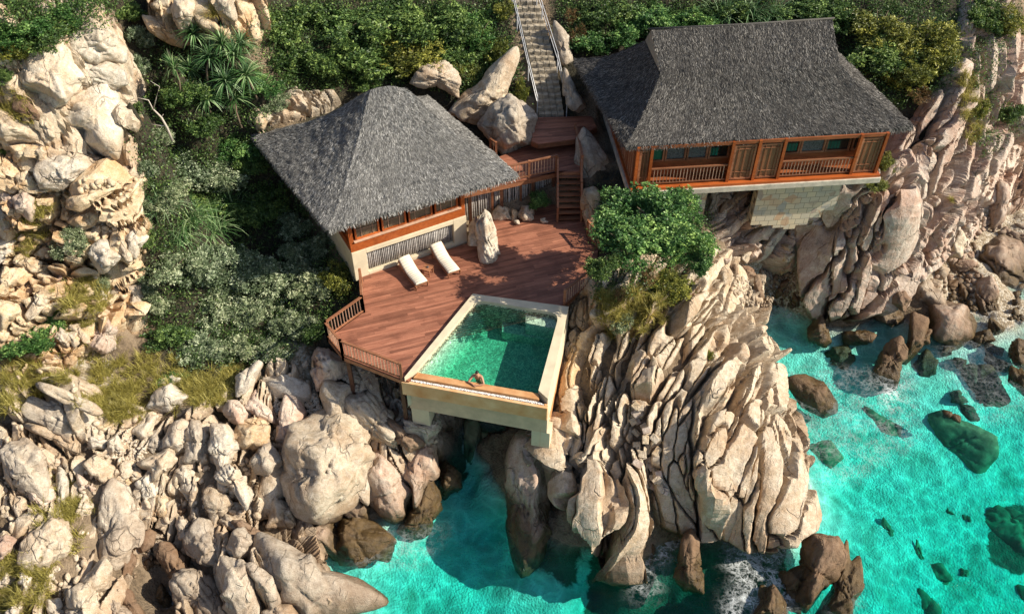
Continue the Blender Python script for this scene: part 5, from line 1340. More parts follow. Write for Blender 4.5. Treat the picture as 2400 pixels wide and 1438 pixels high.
# ================================================================== man in the pool
def person():
    fx = OF[0]*.5+IF[0]*.5; gxx = OF[1]*.5+IF[1]*.5
    e = ndir(np.append(gxx-fx, 0)); inw = np.array([-e[1], e[0], 0])
    C0 = P(1118, 893, ZF); t = np.dot(C0[:2]-fx, e[:2]); C0 = np.array([*(fx+e[:2]*t), ZF])
    E = Vector(e); I = Vector(inw); Z = Vector((0, 0, 1)); O = Vector(C0)
    def w_(x, y, z): return O+E*x+I*y+Z*z
    V = []; Ed = []; Rd = []
    def add(p, r, par=None):
        V.append(p); Rd.append(r)
        if par is not None: Ed.append((par, len(V)-1))
        return len(V)-1
    pel = add(w_(0, .62, -.36), (.15, .12)); bel = add(w_(0, .54, -.16), (.14, .105), pel); ch = add(w_(0, .42, .08), (.175, .12), bel)
    up = add(w_(0, .36, .24), (.155, .10), ch); nk = add(w_(0, .33, .34), (.062, .062), up); hb = add(w_(0, .31, .41), (.062, .065), nk)
    for s in (-1, 1):
        sh = add(w_(.20*s, .34, .25), (.07, .07), up); el = add(w_(.36*s, .08, .055), (.047, .047), sh)
        mid = add(w_(.20*s, .02, .06), (.04, .04), el); wr = add(w_(.09*s, -.05, .055), (.027, .03), mid)
        pm_ = add(w_(.035*s, -.075+.02*s, .05+.02*(s > 0)), (.036, .02), wr)
        for k in range(4):
            a = add(w_(-.02*s-.012*k*s, -.10+.024*k+.01*s, .045+.02*(s > 0)), (.010, .010), pm_); add(w_(-.055*s+.004*k*s, -.11+.026*k+.01*s, .035+.02*(s > 0)), (.008, .008), a)
        a = add(w_(.03*s, -.035, .06), (.011, .011), wr); add(w_(0, -.03, .055), (.009, .009), a)
        hp = add(w_(.10*s, .64, -.50), (.095, .095), pel); kn = add(w_(.13*s, .60, -.92), (.062, .062), hp); an = add(w_(.13*s, .85, -1.32), (.042, .042), kn); add(w_(.13*s, .72, -1.40), (.035, .028), an)
    me = bpy.data.meshes.new('person'); me.from_pydata([tuple(v) for v in V], Ed, []); ob = bpy.data.objects.new('person', me); COL.objects.link(ob)
    m = ob.modifiers.new('skin', 'SKIN'); m.use_smooth_shade = True
    for i, r in enumerate(Rd): me.skin_vertices[0].data[i].radius = r
    me.skin_vertices[0].data[0].use_root = True
    s = ob.modifiers.new('sub', 'SUBSURF'); s.levels = 2; s.render_levels = 2
    dg = bpy.context.evaluated_depsgraph_get(); bpy.context.view_layer.update()
    ev = bpy.data.meshes.new_from_object(ob.evaluated_get(bpy.context.evaluated_depsgraph_get()))
    bpy.data.objects.remove(ob)
    bv = [v.co[:] for v in ev.vertices]; bf = [list(p.vertices) for p in ev.polygons]
    # head: an ovoid with brow, nose, mouth, chin and ears, joined into the body mesh
    D, Fc = ico(4); hd = D.copy(); x, y, z = hd[:, 0], hd[:, 1], hd[:, 2]
    wdt = .076*(1-.18*np.clip(-z, 0, 1)); hh = .118
    yy = -y      # front is towards -I
    X = x*wdt; Yf = y*.098; Zc = z*hh
    front = np.clip(-y, 0, 1)
    def bumpf(cx, cz, sx, sz, a): return a*np.exp(-((x-cx)/sx)**2-((z-cz)/sz)**2)*(y < 0)
    Yf = Yf-bumpf(0, -.12, .16, .22, .024)-bumpf(0, .16, .7, .1, .006)+bumpf(-.36, .02, .18, .1, .010)+bumpf(.36, .02, .18, .1, .010)-bumpf(0, -.48, .28, .05, .006)+bumpf(0, -.55, .26, .03, .005)-bumpf(0, -.82, .3, .15, .012)
    ear = np.exp(-((np.abs(x)-1)/.12)**2-((z+.02)/.25)**2-((y-.05)/.2)**2)*.018*np.sign(x); X = X+ear
    hc = w_(0, .28, .51)
    tilt = .10
    Hv = [tuple(hc+E*float(a)+I*float(b*math.cos(tilt)-c*math.sin(tilt)*-1*0)+Z*float(c)) for a, b, c in zip(X, Yf, Zc)]
    n = len(bv); bv += Hv; bf += [[int(i)+n for i in f] for f in Fc]
    M_SKIN = simple('skin', (0.46, 0.235, 0.14), .5, .15, 20, spec=.4)
    body = mesh_np('person', np.array(bv)-np.array(O), bf, M_SKIN); body.location = O
    tag(body, 'bare chested dark haired man in the pool leaning his forearms on the overflow wall', 'person')
    # hair cap
    k = (z > .34)|((z > -.12) & (y > .28)); keep = np.all(k[Fc], axis=1); Hp = np.stack([X*1.10, Yf*1.09, Zc*1.07+.004], 1)
    Hp = Hp+fbm(Hp*90, 3, 2)[:, None]*.004
    hv = np.array([tuple(hc+E*float(a)+I*float(b)+Z*float(c)) for a, b, c in Hp])-np.array(O)
    mesh_np('hair', hv, Fc[keep], simple('hair_black', (.012, .010, .009), .5, .2, 60), body)
person()
# ================================================================== rocks, one by one
GL, GS_, GM, GR, GW = 'boulders of the left cliff', 'boulders of the lower left shore', 'rocks round the cove', 'boulders of the right beach', 'rocks in the sea'
def R(reg, s, col, kind, label, g=None, **k): return rock(reg, s, col, kind, label, group=g, **k)
# ---- left cliff
R('T1', '470,250 530,180 640,155 760,190 830,250 840,430 800,470 700,430 560,370 490,330', 'white', 'b', 'smooth rounded white boulder crowning the left cliff', GL, crack=1)
R('T1', '500,345 600,400 760,460 840,540 840,620 700,650 600,620 550,520 510,430', 'white', 'b', 'pale sloping slab wedged under the smooth crowning boulder of the left cliff', GL, crack=1, dk=.45)
R('T1', '280,320 440,330 500,350 520,440 600,560 610,620 490,690 390,770 290,730 190,660 80,550 110,470 200,360', 'white', 'b', 'huge boulder with a brown weathered hollow on the left cliff', GL, crack=1)
R('T1', '490,680 620,620 840,600 840,800 800,880 690,1100 560,1010 440,920 360,870 370,780', 'white', 'b', 'huge bright boulder in the middle of the left cliff, below the brown hollowed one', GL, crack=1)
R('T1', '840,830 880,900 860,1040 770,1150 690,1090 730,980 790,880', 'white', 'k', 'pale wedge split off the right side of the huge bright boulder', GL)
R('T1', '330,960 450,1020 620,1110 700,1180 680,1240 610,1240 480,1140 330,1040', 'cream', 'b', 'long slanting slab under the huge bright boulder of the left cliff', GL)
R('T1', '360,1090 490,1110 610,1210 610,1240 370,1310 290,1270 300,1170', 'white', 'k', 'flat faced white block below the long slanting slab of the left cliff', GL)
R('T1', '-60,680 60,740 190,870 240,960 240,1020 150,1000 -60,920', 'cream', 'b', 'slanting slab at the left picture edge, under the hollowed boulder', GL)
R('T1', '300,800 350,810 362,900 350,970 310,960 290,870', 'cream', 'b', 'small upright stone pinched between the slabs of the left cliff', GL)
R('T1', '100,1010 220,1030 230,1100 180,1140 90,1110', 'orange', 'b', 'brownish shaded boulder left of the small pinched stones', GL)
R('T1', '250,1030 320,1030 340,1080 300,1150 250,1120', 'cream', 'b', 'small rounded stone just above the flat faced white block', GL)
R('T1', '120,1205 220,1215 228,1330 170,1345 118,1290', 'orange', 'k', 'small orange cube of rock left of the flat faced white block', GL)
R('T1', '-40,350 40,350 80,400 70,470 -40,460', 'white', 'b', 'pale boulder at the left edge, under the leafy clifftop bush', GL)
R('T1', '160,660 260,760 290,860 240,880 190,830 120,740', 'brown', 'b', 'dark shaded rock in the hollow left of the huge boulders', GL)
R('T1', '1045,100 1190,135 1232,220 1232,335 1130,270 1060,190', 'orange', 'k', 'orange faced boulder at the top of the gully', GL)
R('T1', '1080,20 1210,-30 1225,130 1140,130', 'orange', 'k', 'ochre block at the top picture edge above the gully', GL)
R('T1', '1230,-30 1330,0 1398,80 1340,190 1250,190 1225,100', 'cream', 'k', 'split boulder with a dark front at the top of the gully', GL)
R('T1', '1410,90 1500,100 1560,180 1640,150 1650,250 1610,325 1500,260 1430,160', 'orange', 'k', 'angular tan boulder above the spiky screw pines', GL)
R('T1', '1500,-30 1640,-20 1645,130 1620,150 1530,60', 'cream', 'b', 'pale slanting slab at the top edge right of the ochre block', GL)
R('T1', '1240,190 1340,200 1330,310 1240,320', 'orange', 'k', 'low ochre stone beneath the dark fronted split boulder', GL)
R('T1', '1700,0 1790,60 1810,280 1750,310 1690,200', 'orange', 'f', 'tall ribbed ochre outcrop beside the bushes at the gully top', GL)
R('M1', '475,0 740,-15 755,50 640,75 530,105 455,60', 'orange', 'k', 'yellow stone block on the cliff ledge, uppermost of the stacked blocks', GL)
R('M1', '470,150 600,105 742,108 742,190 650,215 530,230', 'orange', 'k', 'large ochre block in the middle of the left cliff stack', GL)
R('M1', '560,250 690,240 680,330 620,370 590,320', 'orange', 'k', 'ochre block right above the square white block', GL)
R('M1', '620,400 650,350 730,330 800,370 825,470 720,515 640,535 618,470', 'white', 'k', 'square white block beside the grey green cliff shrub', GL, dk=.8)
R('M1', '800,330 850,290 870,400 860,470 820,460', 'cream', 'k', 'narrow tan stone right of the square white block', GL)
R('M1', '860,290 950,262 1000,330 930,380 880,440 850,380', 'white', 'b', 'whitish rock right of the square white block, against the bushes', GL)
R('M1', '710,650 800,580 872,585 860,690 790,722 740,690', 'white', 'k', 'small bright white block under the square white one', GL)
R('M1', '640,690 700,670 720,710 680,730', 'white', 'b', 'tiny white stone left of the small bright block', GL)
R('M1', '870,560 980,640 970,720 860,830 830,790 850,700', 'grey', 'f', 'dark grey shaded ledge beneath the pale bushes of the gully', GL)
R('M1', '590,790 720,752 782,830 720,872 620,885', 'cream', 'k', 'cream block with cracked top on the middle of the cliff foot', GL)
R('M1', '570,900 790,850 800,960 730,1080 640,1080 590,1000', 'pink', 'f', 'cracked tan rock face at the foot of the left cliff', GL)
R('M1', '380,960 440,918 468,1000 430,1055 388,1010', 'white', 'k', 'pointed white rock below the green feathery shrub', GL)
R('M1', '465,920 530,960 520,1030 470,1040', 'white', 'k', 'white stone right of the pointed white rock', GL)
R('M1', '500,880 560,890 585,1000 560,1040 530,1000', 'cream', 'k', 'tan splinter standing right of the pair of white rocks', GL)
R('M1', '290,560 440,525 482,560 440,645 400,665 320,600', 'pink', 'k', 'tan angular rock under the dry twiggy shrub', GL)
R('M1', '440,1085 530,1058 540,1110 470,1155 430,1130', 'orange', 'b', 'rounded ochre stone at the bottom of the left cliff', GL)
R('M1', '250,1165 330,1105 372,1190 300,1215', 'cream', 'b', 'rounded tan stone at the top of the slanting ribs', GL)
R('M1', '330,1080 400,1060 430,1110 390,1170 350,1140', 'cream', 'b', 'cream stone beside the rounded tan stone at the cliff foot', GL)
R('M1', '20,560 80,508 190,545 203,600 120,632 25,612', 'orange', 'b', 'smooth orange stone on the cliff near the left edge', GL)
R('M1', '110,440 190,430 265,500 230,560 170,530', 'orange', 'b', 'orange rounded stone above the smooth orange one', GL)
R('M1', '60,690 180,620 272,598 292,680 200,705 90,735', 'orange', 'k', 'flat orange slab near the left edge, above the long pale one', GL)
R('M1', '160,785 300,690 352,698 332,760 220,825 165,825', 'cream', 'b', 'long pale slab pointing to the feathery green shrub', GL)
R('M1', '-40,700 90,760 118,815 80,892 -40,930', 'orange', 'b', 'brown ochre boulder at the left edge beside the feathery shrub', GL)
R('M1', '-30,310 90,318 112,358 60,380 -30,380', 'white', 'b', 'small whitish stone at the left edge, halfway down the cliff', GL)
R('M1', '-30,380 85,385 80,430 -30,470', 'white', 'b', 'lower of two whitish stones at the left edge', GL)
R('M1', '120,20 200,0 240,70 215,150 160,200 110,110', 'pink', 'b', 'tall pinkish boulder near the left edge, under the clifftop', GL)
R('M1', '30,-30 100,-30 110,90 60,200 25,110', 'pink', 'b', 'pinkish boulder left of the tall pinkish one', GL)
R('M1', '-40,60 30,70 60,190 30,300 -40,300', 'white', 'b', 'bright tall boulder on the left picture edge', GL)
# ---- lower left shore
R('B1', '80,450 150,430 220,470 245,600 205,700 140,810 100,700 58,580', 'grey', 'b', 'large pale grey upright slab near the left edge of the lower shore', GS_, crack=1, push=-.45)
R('B1', '220,640 280,680 295,760 245,875 180,860 155,780', 'pink', 'b', 'smooth pinkish rock at the foot of the large pale grey slab', GS_, push=-.45)
R('B1', '205,190 270,140 350,220 460,320 470,420 430,490 330,400 220,250', 'grey', 'b', 'broad rough slab slanting down under the dry grass', GS_, crack=1, dk=.4, push=-.45)
R('B1', '310,50 400,130 515,280 522,345 480,345 380,220 305,95', 'cream', 'f', 'long narrow slanting rib above the broad rough slab', GS_, push=-.45)
R('B1', '390,45 440,35 545,165 545,230 500,245 420,115', 'cream', 'b', 'thick slanting stone between two tufts of dry grass', GS_, push=-.45)
R('B1', '220,250 330,380 425,510 405,570 380,595 300,450 215,310', 'cream', 'f', 'thin slanting fin under the broad rough slab', GS_, push=-.45)
R('B1', '265,420 350,560 372,640 310,710 255,560', 'white', 'b', 'pale pointed slab right of the large pale grey one', GS_, push=-.45)
R('B1', '100,210 160,190 225,290 230,380 150,370 100,300', 'grey', 'f', 'weathered grey slabs at the far left beneath the dry grass', GS_, push=-.45)
R('B1', '58,950 115,880 190,865 232,910 222,960 150,990 80,985', 'cream', 'b', 'egg shaped tan boulder near the left edge of the lower shore', GS_, crack=0, dk=.8, push=-.45)
R('B1', '145,1030 200,965 360,925 432,970 432,1080 330,1145 200,1155 158,1090', 'cream', 'b', 'broad boulder with a cracked cream top below the egg shaped one', GS_, crack=3, push=-.45)
R('B1', '500,1020 600,870 700,740 770,698 825,790 822,920 760,1010 640,1140 540,1160 488,1100', 'grey', 'b', 'huge smooth slanting slab in the middle of the lower left shore', GS_, crack=1, dk=.5, push=-.45)
R('B1', '830,535 1000,508 1015,600 930,640 848,652', 'cream', 'k', 'brick shaped pale boulder with one straight crack', GS_, dk=.75, push=-.45)
R('B1', '928,412 990,358 1065,350 1112,400 1080,462 980,525 940,485', 'white', 'b', 'rounded bright boulder just above the brick shaped one', GS_, dk=.8, push=-.45)
R('B1', '515,540 590,528 645,620 642,672 560,682 528,620', 'cream', 'b', 'pinkish grey boulder left of the white coral gravel', GS_, push=-.45)
R('B1', '512,425 560,408 608,472 582,515 520,475', 'white', 'k', 'small bright block above the pinkish grey boulder', GS_, push=-.45)
R('B1', '625,430 692,420 695,500 612,525', 'white', 'k', 'small white block touching the coral gravel', GS_, push=-.45)
R('B1', '600,505 670,520 660,560 610,545', 'white', 'k', 'low white block under the coral gravel', GS_, push=-.45)
R('B1', '560,345 640,350 640,400 560,395', 'orange', 'k', 'small tan block beside the dry grass above the gravel', GS_, push=-.45)
R('B1', '1215,465 1270,358 1335,400 1375,500 1300,560 1235,645 1200,685 1208,560', 'white', 'b', 'tall bright rock with a notched top left of the brown block', GS_, push=-.45)
R('B1', '1245,620 1300,560 1350,560 1402,680 1412,760 1352,855 1310,700', 'white', 'f', 'bright ribbed rock right under the tall notched one', GS_, push=-.45)
R('B1', '1178,800 1200,720 1250,698 1300,790 1315,840 1250,885 1188,850', 'cream', 'b', 'rounded cream boulder with a bright top in the middle of the shore', GS_, push=-.45)
R('B1', '750,370 830,262 955,330 935,362 830,425 788,432', 'white', 'f', 'bright cracked slab just right of the dry grass', GS_, push=-.45)
R('B1', '850,210 930,150 1000,140 1062,230 1012,262 950,292', 'white', 'b', 'brightest white rock at the top of the lower shore', GS_, push=-.45)
R('B1', '920,80 1000,70 1062,100 1065,140 1000,135 930,140', 'white', 'k', 'pair of white blocks among the bushes above the shore', GS_, push=-.45)
R('B1', '1288,252 1330,208 1390,230 1412,310 1370,372 1308,322', 'pink', 'b', 'round tan boulder left of the veined triangular one', GS_, dk=.8, push=-.45)
R('B1', '1408,235 1500,158 1532,260 1545,362 1460,312', 'pink', 'b', 'triangular veined pink boulder', GS_, push=-.45)
R('B1', '1530,170 1565,180 1575,390 1545,360 1530,250', 'brown', 'b', 'thin upright dark slab right of the triangular boulder', GS_, push=-.45)
R('B1', '1355,395 1400,338 1545,400 1505,482 1378,485', 'orange', 'k', 'brown block topped with white shells', GS_, dk=.8, push=-.45)
R('B1', '1400,310 1480,310 1530,370 1480,380 1400,340', 'orange', 'b', 'small orange stone behind the shell topped block', GS_, push=-.45)
R('B1', '655,650 720,575 762,590 750,642 680,682', 'cream', 'b', 'small leaning stone left of the brick shaped boulder', GS_, push=-.45)
R('B1', '755,600 800,590 825,680 780,695 750,660', 'cream', 'k', 'slender stone touching the brick shaped boulder', GS_, push=-.45)
R('B1', '440,720 472,625 502,690 490,742', 'pink', 'b', 'small pointed pinkish stone in the middle left of the shore', GS_, push=-.45)
R('B1', '500,680 540,690 545,740 510,735', 'pink', 'b', 'small pinkish stone right of the pointed one', GS_, push=-.45)
R('B1', '575,745 620,690 692,710 650,805 585,825', 'grey', 'b', 'grey boulder with a bright cap above the huge smooth slab', GS_, push=-.45)
R('B1', '700,670 745,660 752,700 710,725', 'orange', 'b', 'rusty little stone above the huge smooth slab', GS_, push=-.45)
R('B1', '800,660 890,645 900,740 860,790 810,770', 'white', 'f', 'pale ribbed stone below the brick shaped boulder', GS_, push=-.45)
R('B1', '998,830 1060,818 1072,862 1022,882', 'brown', 'b', 'small round brown stone in the middle of the dark crevices', GS_, dk=.8, push=-.45)
R('B1', '762,1025 870,965 902,1010 862,1062 788,1065', 'brown', 'b', 'smooth brown egg shaped boulder above the black crevice', GS_, dk=.85, crack=0, push=-.45)
R('B1', '420,840 522,758 535,850 480,885', 'cream', 'b', 'half shaded cream boulder on the slanting left rib', GS_, push=-.45)
R('B1', '340,740 385,640 432,585 445,680 390,760 320,885 232,955 262,860', 'white', 'f', 'long bright rib running down right of the smooth pinkish rock', GS_, push=-.45)
R('B1', '1082,970 1120,930 1200,885 1250,930 1292,1090 1305,1170 1270,1215 1150,1130 1078,1040', 'grey', 'b', 'large split boulder with a bright right flank, bottom of the shore', GS_, push=-.45)
R('B1', '1305,1020 1370,955 1425,958 1465,1060 1392,1115 1318,1080', 'grey', 'b', 'round dark grey boulder right of the large split one', GS_, dk=.85, push=-.45)
R('B1', '1348,865 1420,900 1505,1020 1455,1035 1378,960', 'brown', 'f', 'dark slanting rib above the round dark grey boulder', GS_, push=-.45)
R('B1', '1265,880 1310,860 1360,910 1350,980 1300,950', 'cream', 'b', 'small tan rock between the split boulder and the dark rib', GS_, push=-.45)
R('B1', '1300,1130 1352,1078 1412,1130 1475,1230 1495,1310 1400,1500 1290,1500 1265,1280', 'grey', 'b', 'big rounded boulder at the bottom edge, left of the longest fin', GS_, crack=1, push=-.45)
R('B1', '1440,1130 1500,1140 1565,1250 1562,1395 1500,1405 1480,1260', 'grey', 'b', 'narrow upright boulder between the big rounded one and the longest fin', GS_, push=-.45)
R('B1', '1520,1390 1600,1365 1680,1400 1700,1500 1540,1500', 'cream', 'b', 'rounded rock on the bottom edge under the longest fin', GS_, push=-.45)
R('B1', '1055,1210 1130,1140 1220,1200 1245,1290 1290,1500 1060,1500 1028,1310', 'grey', 'f', 'grooved grey boulder at the bottom edge beside the black crevice', GS_, push=-.45)
R('B1', '940,1080 985,1010 1045,1040 1072,1150 1020,1300 980,1300 945,1170', 'brown', 'b', 'brown rounded pillar at the right side of the black crevice', GS_, push=-.45)
R('B1', '635,1235 720,1080 782,1075 785,1160 722,1225', 'brown', 'f', 'dark reddish rib at the left side of the black crevice', GS_, push=-.45)
R('B1', '695,1315 742,1230 785,1330 790,1500 715,1500', 'brown', 'f', 'rusty brown rib at the bottom edge beside the crevice', GS_, push=-.45)
R('B1', '345,1310 400,1248 425,1290 360,1345', 'cream', 'b', 'small rounded stone at the lower left, above the layered blocks', GS_, push=-.45)
R('B1', '400,1370 470,1290 562,1310 562,1500 370,1500', 'cream', 'f', 'layered tan blocks at the bottom edge', GS_, push=-.45)
R('B1', '480,1200 640,1150 645,1220 590,1315 478,1275', 'cream', 'k', 'broad tan block under the huge smooth slab', GS_, push=-.45)
R('B1', '590,1500 645,1340 705,1350 725,1500', 'grey', 'f', 'pale grooved rock at the bottom edge left of the rusty rib', GS_, push=-.45)
R('B1', '270,1420 320,1335 375,1380 350,1500 260,1500', 'white', 'f', 'white ribbed rock at the bottom edge far left', GS_, push=-.45)
R('B1', '860,840 920,735 972,760 985,850 900,905', 'orange', 'f', 'ochre ribbed stone above the smooth brown egg', GS_, push=-.45)
R('B1', '1028,600 1080,565 1122,640 1112,700 1050,765 1018,700', 'grey', 'f', 'grey grooved stone right of the brick shaped boulder', GS_, push=-.45)
R('B1', '1100,400 1160,330 1205,360 1190,480 1130,600 1080,560 1040,520', 'grey', 'f', 'tall leaning ribbed slab right of the rounded bright boulder', GS_, push=-.45)
R('B1', '830,470 880,395 925,400 920,470 850,520', 'grey', 'b', 'shaded stone left of the rounded bright boulder', GS_, push=-.45)
R('B1', '1020,900 1070,880 1100,960 1060,1040 1010,1000', 'grey', 'f', 'small grooved grey rib left of the large split boulder', GS_, push=-.45)
R('B1', '1080,870 1130,800 1165,870 1130,930 1090,920', 'grey', 'f', 'shaded ribbed stone above the large split boulder', GS_, push=-.45)
R('B1', '-30,1000 60,1000 90,1060 20,1110 -30,1110', 'pink', 'b', 'pinkish slab at the left edge beside the cracked topped boulder', GS_, push=-.45)
R('B1', '230,1220 290,1190 330,1210 290,1255', 'white', 'k', 'small bright stone in the dry grass of the lower left corner', GS_, push=-.45)
R('B1', '110,1230 150,1195 180,1260 110,1310', 'white', 'b', 'white rock in the lower left corner', GS_, push=-.45)
R('B1', '-20,1240 60,1210 80,1270 10,1290', 'white', 'k', 'white stone on the left edge near the bottom corner', GS_, push=-.45)
R('B1', '50,1400 110,1380 130,1430 60,1470', 'white', 'b', 'whitish stone at the very bottom left corner', GS_, push=-.45)
# middle group by the inlet
R('B2', '296,560 330,460 400,345 560,300 640,305 660,290 740,420 760,600 710,770 610,840 440,850 335,775 300,640', 'cream', 'k', 'enormous cracked boulder in the centre of the lower shore', GS_, crack=3, dk=.7, push=-.45)
R('B2', '640,310 680,300 745,430 760,590 705,780 650,700 630,500', 'white', 'b', 'bright smooth flank piece on the right of the enormous cracked boulder', GS_, push=-.45)
R('B2', '235,410 340,185 400,230 432,330 350,420 300,600 260,590 238,500', 'pink', 'b', 'tall pointed boulder left of the enormous cracked one', GS_, crack=1, push=-.45)
R('B2', '505,170 545,92 675,150 662,230 622,315 518,322', 'cream', 'b', 'upright cream boulder standing on top of the enormous cracked one', GS_, crack=0, push=-.9)
R('M2', '70,1190 92,1080 160,1028 232,1080 342,1160 322,1262 200,1292 88,1332', 'pink', 'b', 'round boulder with dark veins under the front corner of the deck', GS_, crack=3, dk=.75, push=-.45)
R('B2', '150,62 185,48 330,88 412,160 402,232 300,252 198,170', 'white', 'b', 'smooth pale slab lying left below the deck corner', GS_, crack=0, push=-.45)
R('B2', '-10,170 20,60 150,10 180,40 100,120 40,160', 'white', 'b', 'whitish slab at the edge of the bushes left of the deck', GS_, push=-.45)
R('B2', '660,190 800,165 880,280 945,480 900,535 740,420 660,300', 'cream', 'f', 'cream rock face right of the enormous boulder, under the pool pillar', GS_, push=-.45)
R('B2', '655,130 740,120 760,160 700,192', 'cream', 'b', 'small smooth stone above the cream rock face', GS_, push=-.45)
R('B2', '590,30 700,20 790,160 740,170 650,110', 'cream', 'b', 'smooth shaded rock under the deck beams', GS_, push=-.45)
R('B2', '820,540 870,518 932,620 1005,760 965,922 880,922 758,760 738,640', 'pink', 'b', 'large smooth boulder leaning over the inlet, left one of a pair', GS_, crack=1, push=-.45)
R('B2', '940,620 1010,510 1080,478 1146,540 1132,640 1062,780 990,885 1000,740', 'pink', 'b', 'smooth boulder with an orange flank, right one of the leaning pair', GS_, crack=1, push=-.45)
R('B2', '630,840 710,758 792,840 752,905 680,905', 'pink', 'k', 'small pinkish boulder under the left leaning one', GS_, push=-.45)
R('B2', '48,800 160,690 282,615 325,680 302,770 180,875 78,862', 'cream', 'b', 'long tan boulder lying below the enormous cracked one', GS_, crack=0, push=-.45)
R('B2', '168,910 215,830 262,768 352,870 302,955', 'cream', 'b', 'pointed bright boulder below the long tan one', GS_, push=-.45)
R('B2', '330,940 350,888 592,908 605,1050 562,1145 440,1092', 'pink', 'k', 'broad flat topped block at the waterline of the inlet', GS_, dk=.7, push=-.45)
R('B2', '165,1060 210,960 262,895 320,950 432,1060 562,1200 702,1330 790,1500 345,1500 228,1250', 'grey', 'b', 'longest pale fin of rock running down to the turquoise water', GS_, crack=1, dk=.6, push=-.45)
R('B2', '580,920 640,858 742,900 885,1060 822,1145 700,1175 588,1122', 'moss', 'b', 'weedy wet rock in the mouth of the inlet', GW, z=.1)
R('B2', '900,950 1050,800 1140,650 1180,760 1185,860 1105,965 990,1005', 'moss', 'b', 'wet weedy base under the leaning pair of boulders', GW, z=.15)
R('B2', '1160,622 1215,568 1292,640 1296,720 1190,772', 'brown', 'b', 'dark round boulder standing in the inlet', GW, z=.2, dk=.8)
R('B2', '100,540 190,458 232,470 255,600 202,662 108,602', 'grey', 'b', 'blue grey shaded boulder left of the enormous cracked one', GS_, push=-.45)
R('B2', '960,300 1060,330 1150,330 1165,400 1090,460 1000,400', 'grey', 'f', 'grooved grey rock beneath the left pool pillar', GS_, z=3.6)
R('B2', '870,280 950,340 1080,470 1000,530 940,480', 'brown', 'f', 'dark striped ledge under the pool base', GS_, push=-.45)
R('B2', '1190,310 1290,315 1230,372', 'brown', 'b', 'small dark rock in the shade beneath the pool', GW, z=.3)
R('B2', '1330,340 1400,330 1440,520 1400,680 1350,600 1325,500', 'drowned', 's', 'long submerged rock in the shadow beneath the pool', GW, z='sub', dk=.4)
R('B2', '1420,400 1500,420 1530,560 1450,560', 'drowned', 's', 'submerged rock beside the islet under the pool', GW, z='sub', dk=.4)
R('F', '360,1398 395,1370 400,1410 388,1438', 'brown', 'b', 'wet dark stone inside the black crevice at the bottom', GW, z=.2)
R('F', '325,1318 355,1310 362,1330 340,1338', 'brown', 'b', 'round wet stone at the top of the black crevice', GW, z=.9)
# ---- rock islet and rocks in front water
R('F', '1185,1070 1200,1036 1235,1038 1285,1090 1312,1170 1315,1240 1275,1300 1215,1338 1190,1240', 'pink', 'f', 'ribbed islet with a weedy foot standing between the pool and the headland', GW, z=.9, dk=.8)
R('B3', '925,1020 960,975 1025,1030 1112,1190 1132,1290 1020,1325 948,1250', 'brown', 'f', 'smooth brown slab sliding into the dark water in front of the headland', GW, z=.7)
R('B3', '960,1260 1080,1210 1180,1300 1150,1400 1100,1500 1010,1430', 'drowned', 's', 'weedy drowned rock below the smooth brown slab', GW, z='sub2')
R('B4', '400,1120 445,1050 540,1005 622,1070 645,1180 605,1300 560,1440 480,1385 415,1280', 'brown', 'f', 'brown ribbed islet in the foam at the bottom right of the headland', GW, z=.9, dk=.8)
R('B4', '560,1020 640,1090 742,1240 775,1380 750,1500 600,1500 600,1300 640,1180', 'moss', 'b', 'wet weedy flank on the right of the brown ribbed islet', GW, z=.15)
R('B4', '300,1240 380,1160 420,1130 430,1290 480,1390 400,1400 330,1300', 'moss', 'b', 'dark wet flank on the left of the brown ribbed islet', GW, z=.1)
R('B4', '175,1390 220,1285 325,1345 365,1500 180,1500', 'brown', 'b', 'wet brown rock at the bottom edge in the foam', GW, z=.2)
R('F', '1770,1378 1800,1370 1815,1438 1780,1450', 'moss', 'b', 'small drowned rock in the foam at the bottom edge', GW, z=-.1)
# ---- right sea rocks
R('B4', '345,150 430,93 530,98 640,180 655,230 590,283 470,262 380,195', 'brown', 'b', 'smooth brown oval boulder awash in the shallow bay', GW, z=.15, crack=0)
R('B4', '1335,90 1450,18 1532,60 1602,150 1562,262 1490,303 1400,212', 'moss', 'b', 'large round weedy boulder just under the surface of the bay', GW, z='sub', dk=.5)
R('B4', '1268,192 1320,158 1382,190 1372,232 1290,243', 'moss', 'b', 'small weedy rock left of the large round drowned boulder', GW, z='sub')
R('B4', '1330,262 1400,248 1452,290 1432,342 1360,322', 'moss', 'b', 'drowned weedy rock under the large round one', GW, z='sub2')
R('B4', '1238,292 1330,278 1352,320 1262,332', 'brown', 'b', 'flat brown rock awash, highest of the weedy cluster', GW, z=-.02)
R('B4', '1140,420 1200,350 1480,348 1522,440 1500,575 1400,592 1280,562 1188,492', 'drowned', 's', 'wide green weedy rock lying under the clear water', GW, z='sub', dk=.45)
R('B4', '765,300 980,330 1005,400 945,455 840,380', 'drowned', 's', 'deep drowned slab in the middle of the bay', GW, z='sub2', dk=.3)
R('B4', '450,520 560,440 652,500 602,600 530,655', 'drowned', 's', 'dark drowned rock near the right flank of the headland', GW, z='sub2', dk=.3)
R('B4', '1145,1205 1200,1150 1282,1190 1275,1262 1190,1275', 'drowned', 's', 'isolated round dark rock under the open turquoise water', GW, z='sub2', dk=.4)
R('B4', '1340,880 1380,858 1412,890 1382,922', 'drowned', 's', 'small dark drowned stone right in the open water', GW, z='sub2')
R('B4', '1340,1190 1380,1178 1402,1220 1360,1232', 'drowned', 's', 'tiny drowned stone right of the isolated round one', GW, z='sub2')
R('B4', '1255,830 1312,850 1280,875', 'drowned', 's', 'tiny drowned stone in the upper open water', GW, z='sub2')
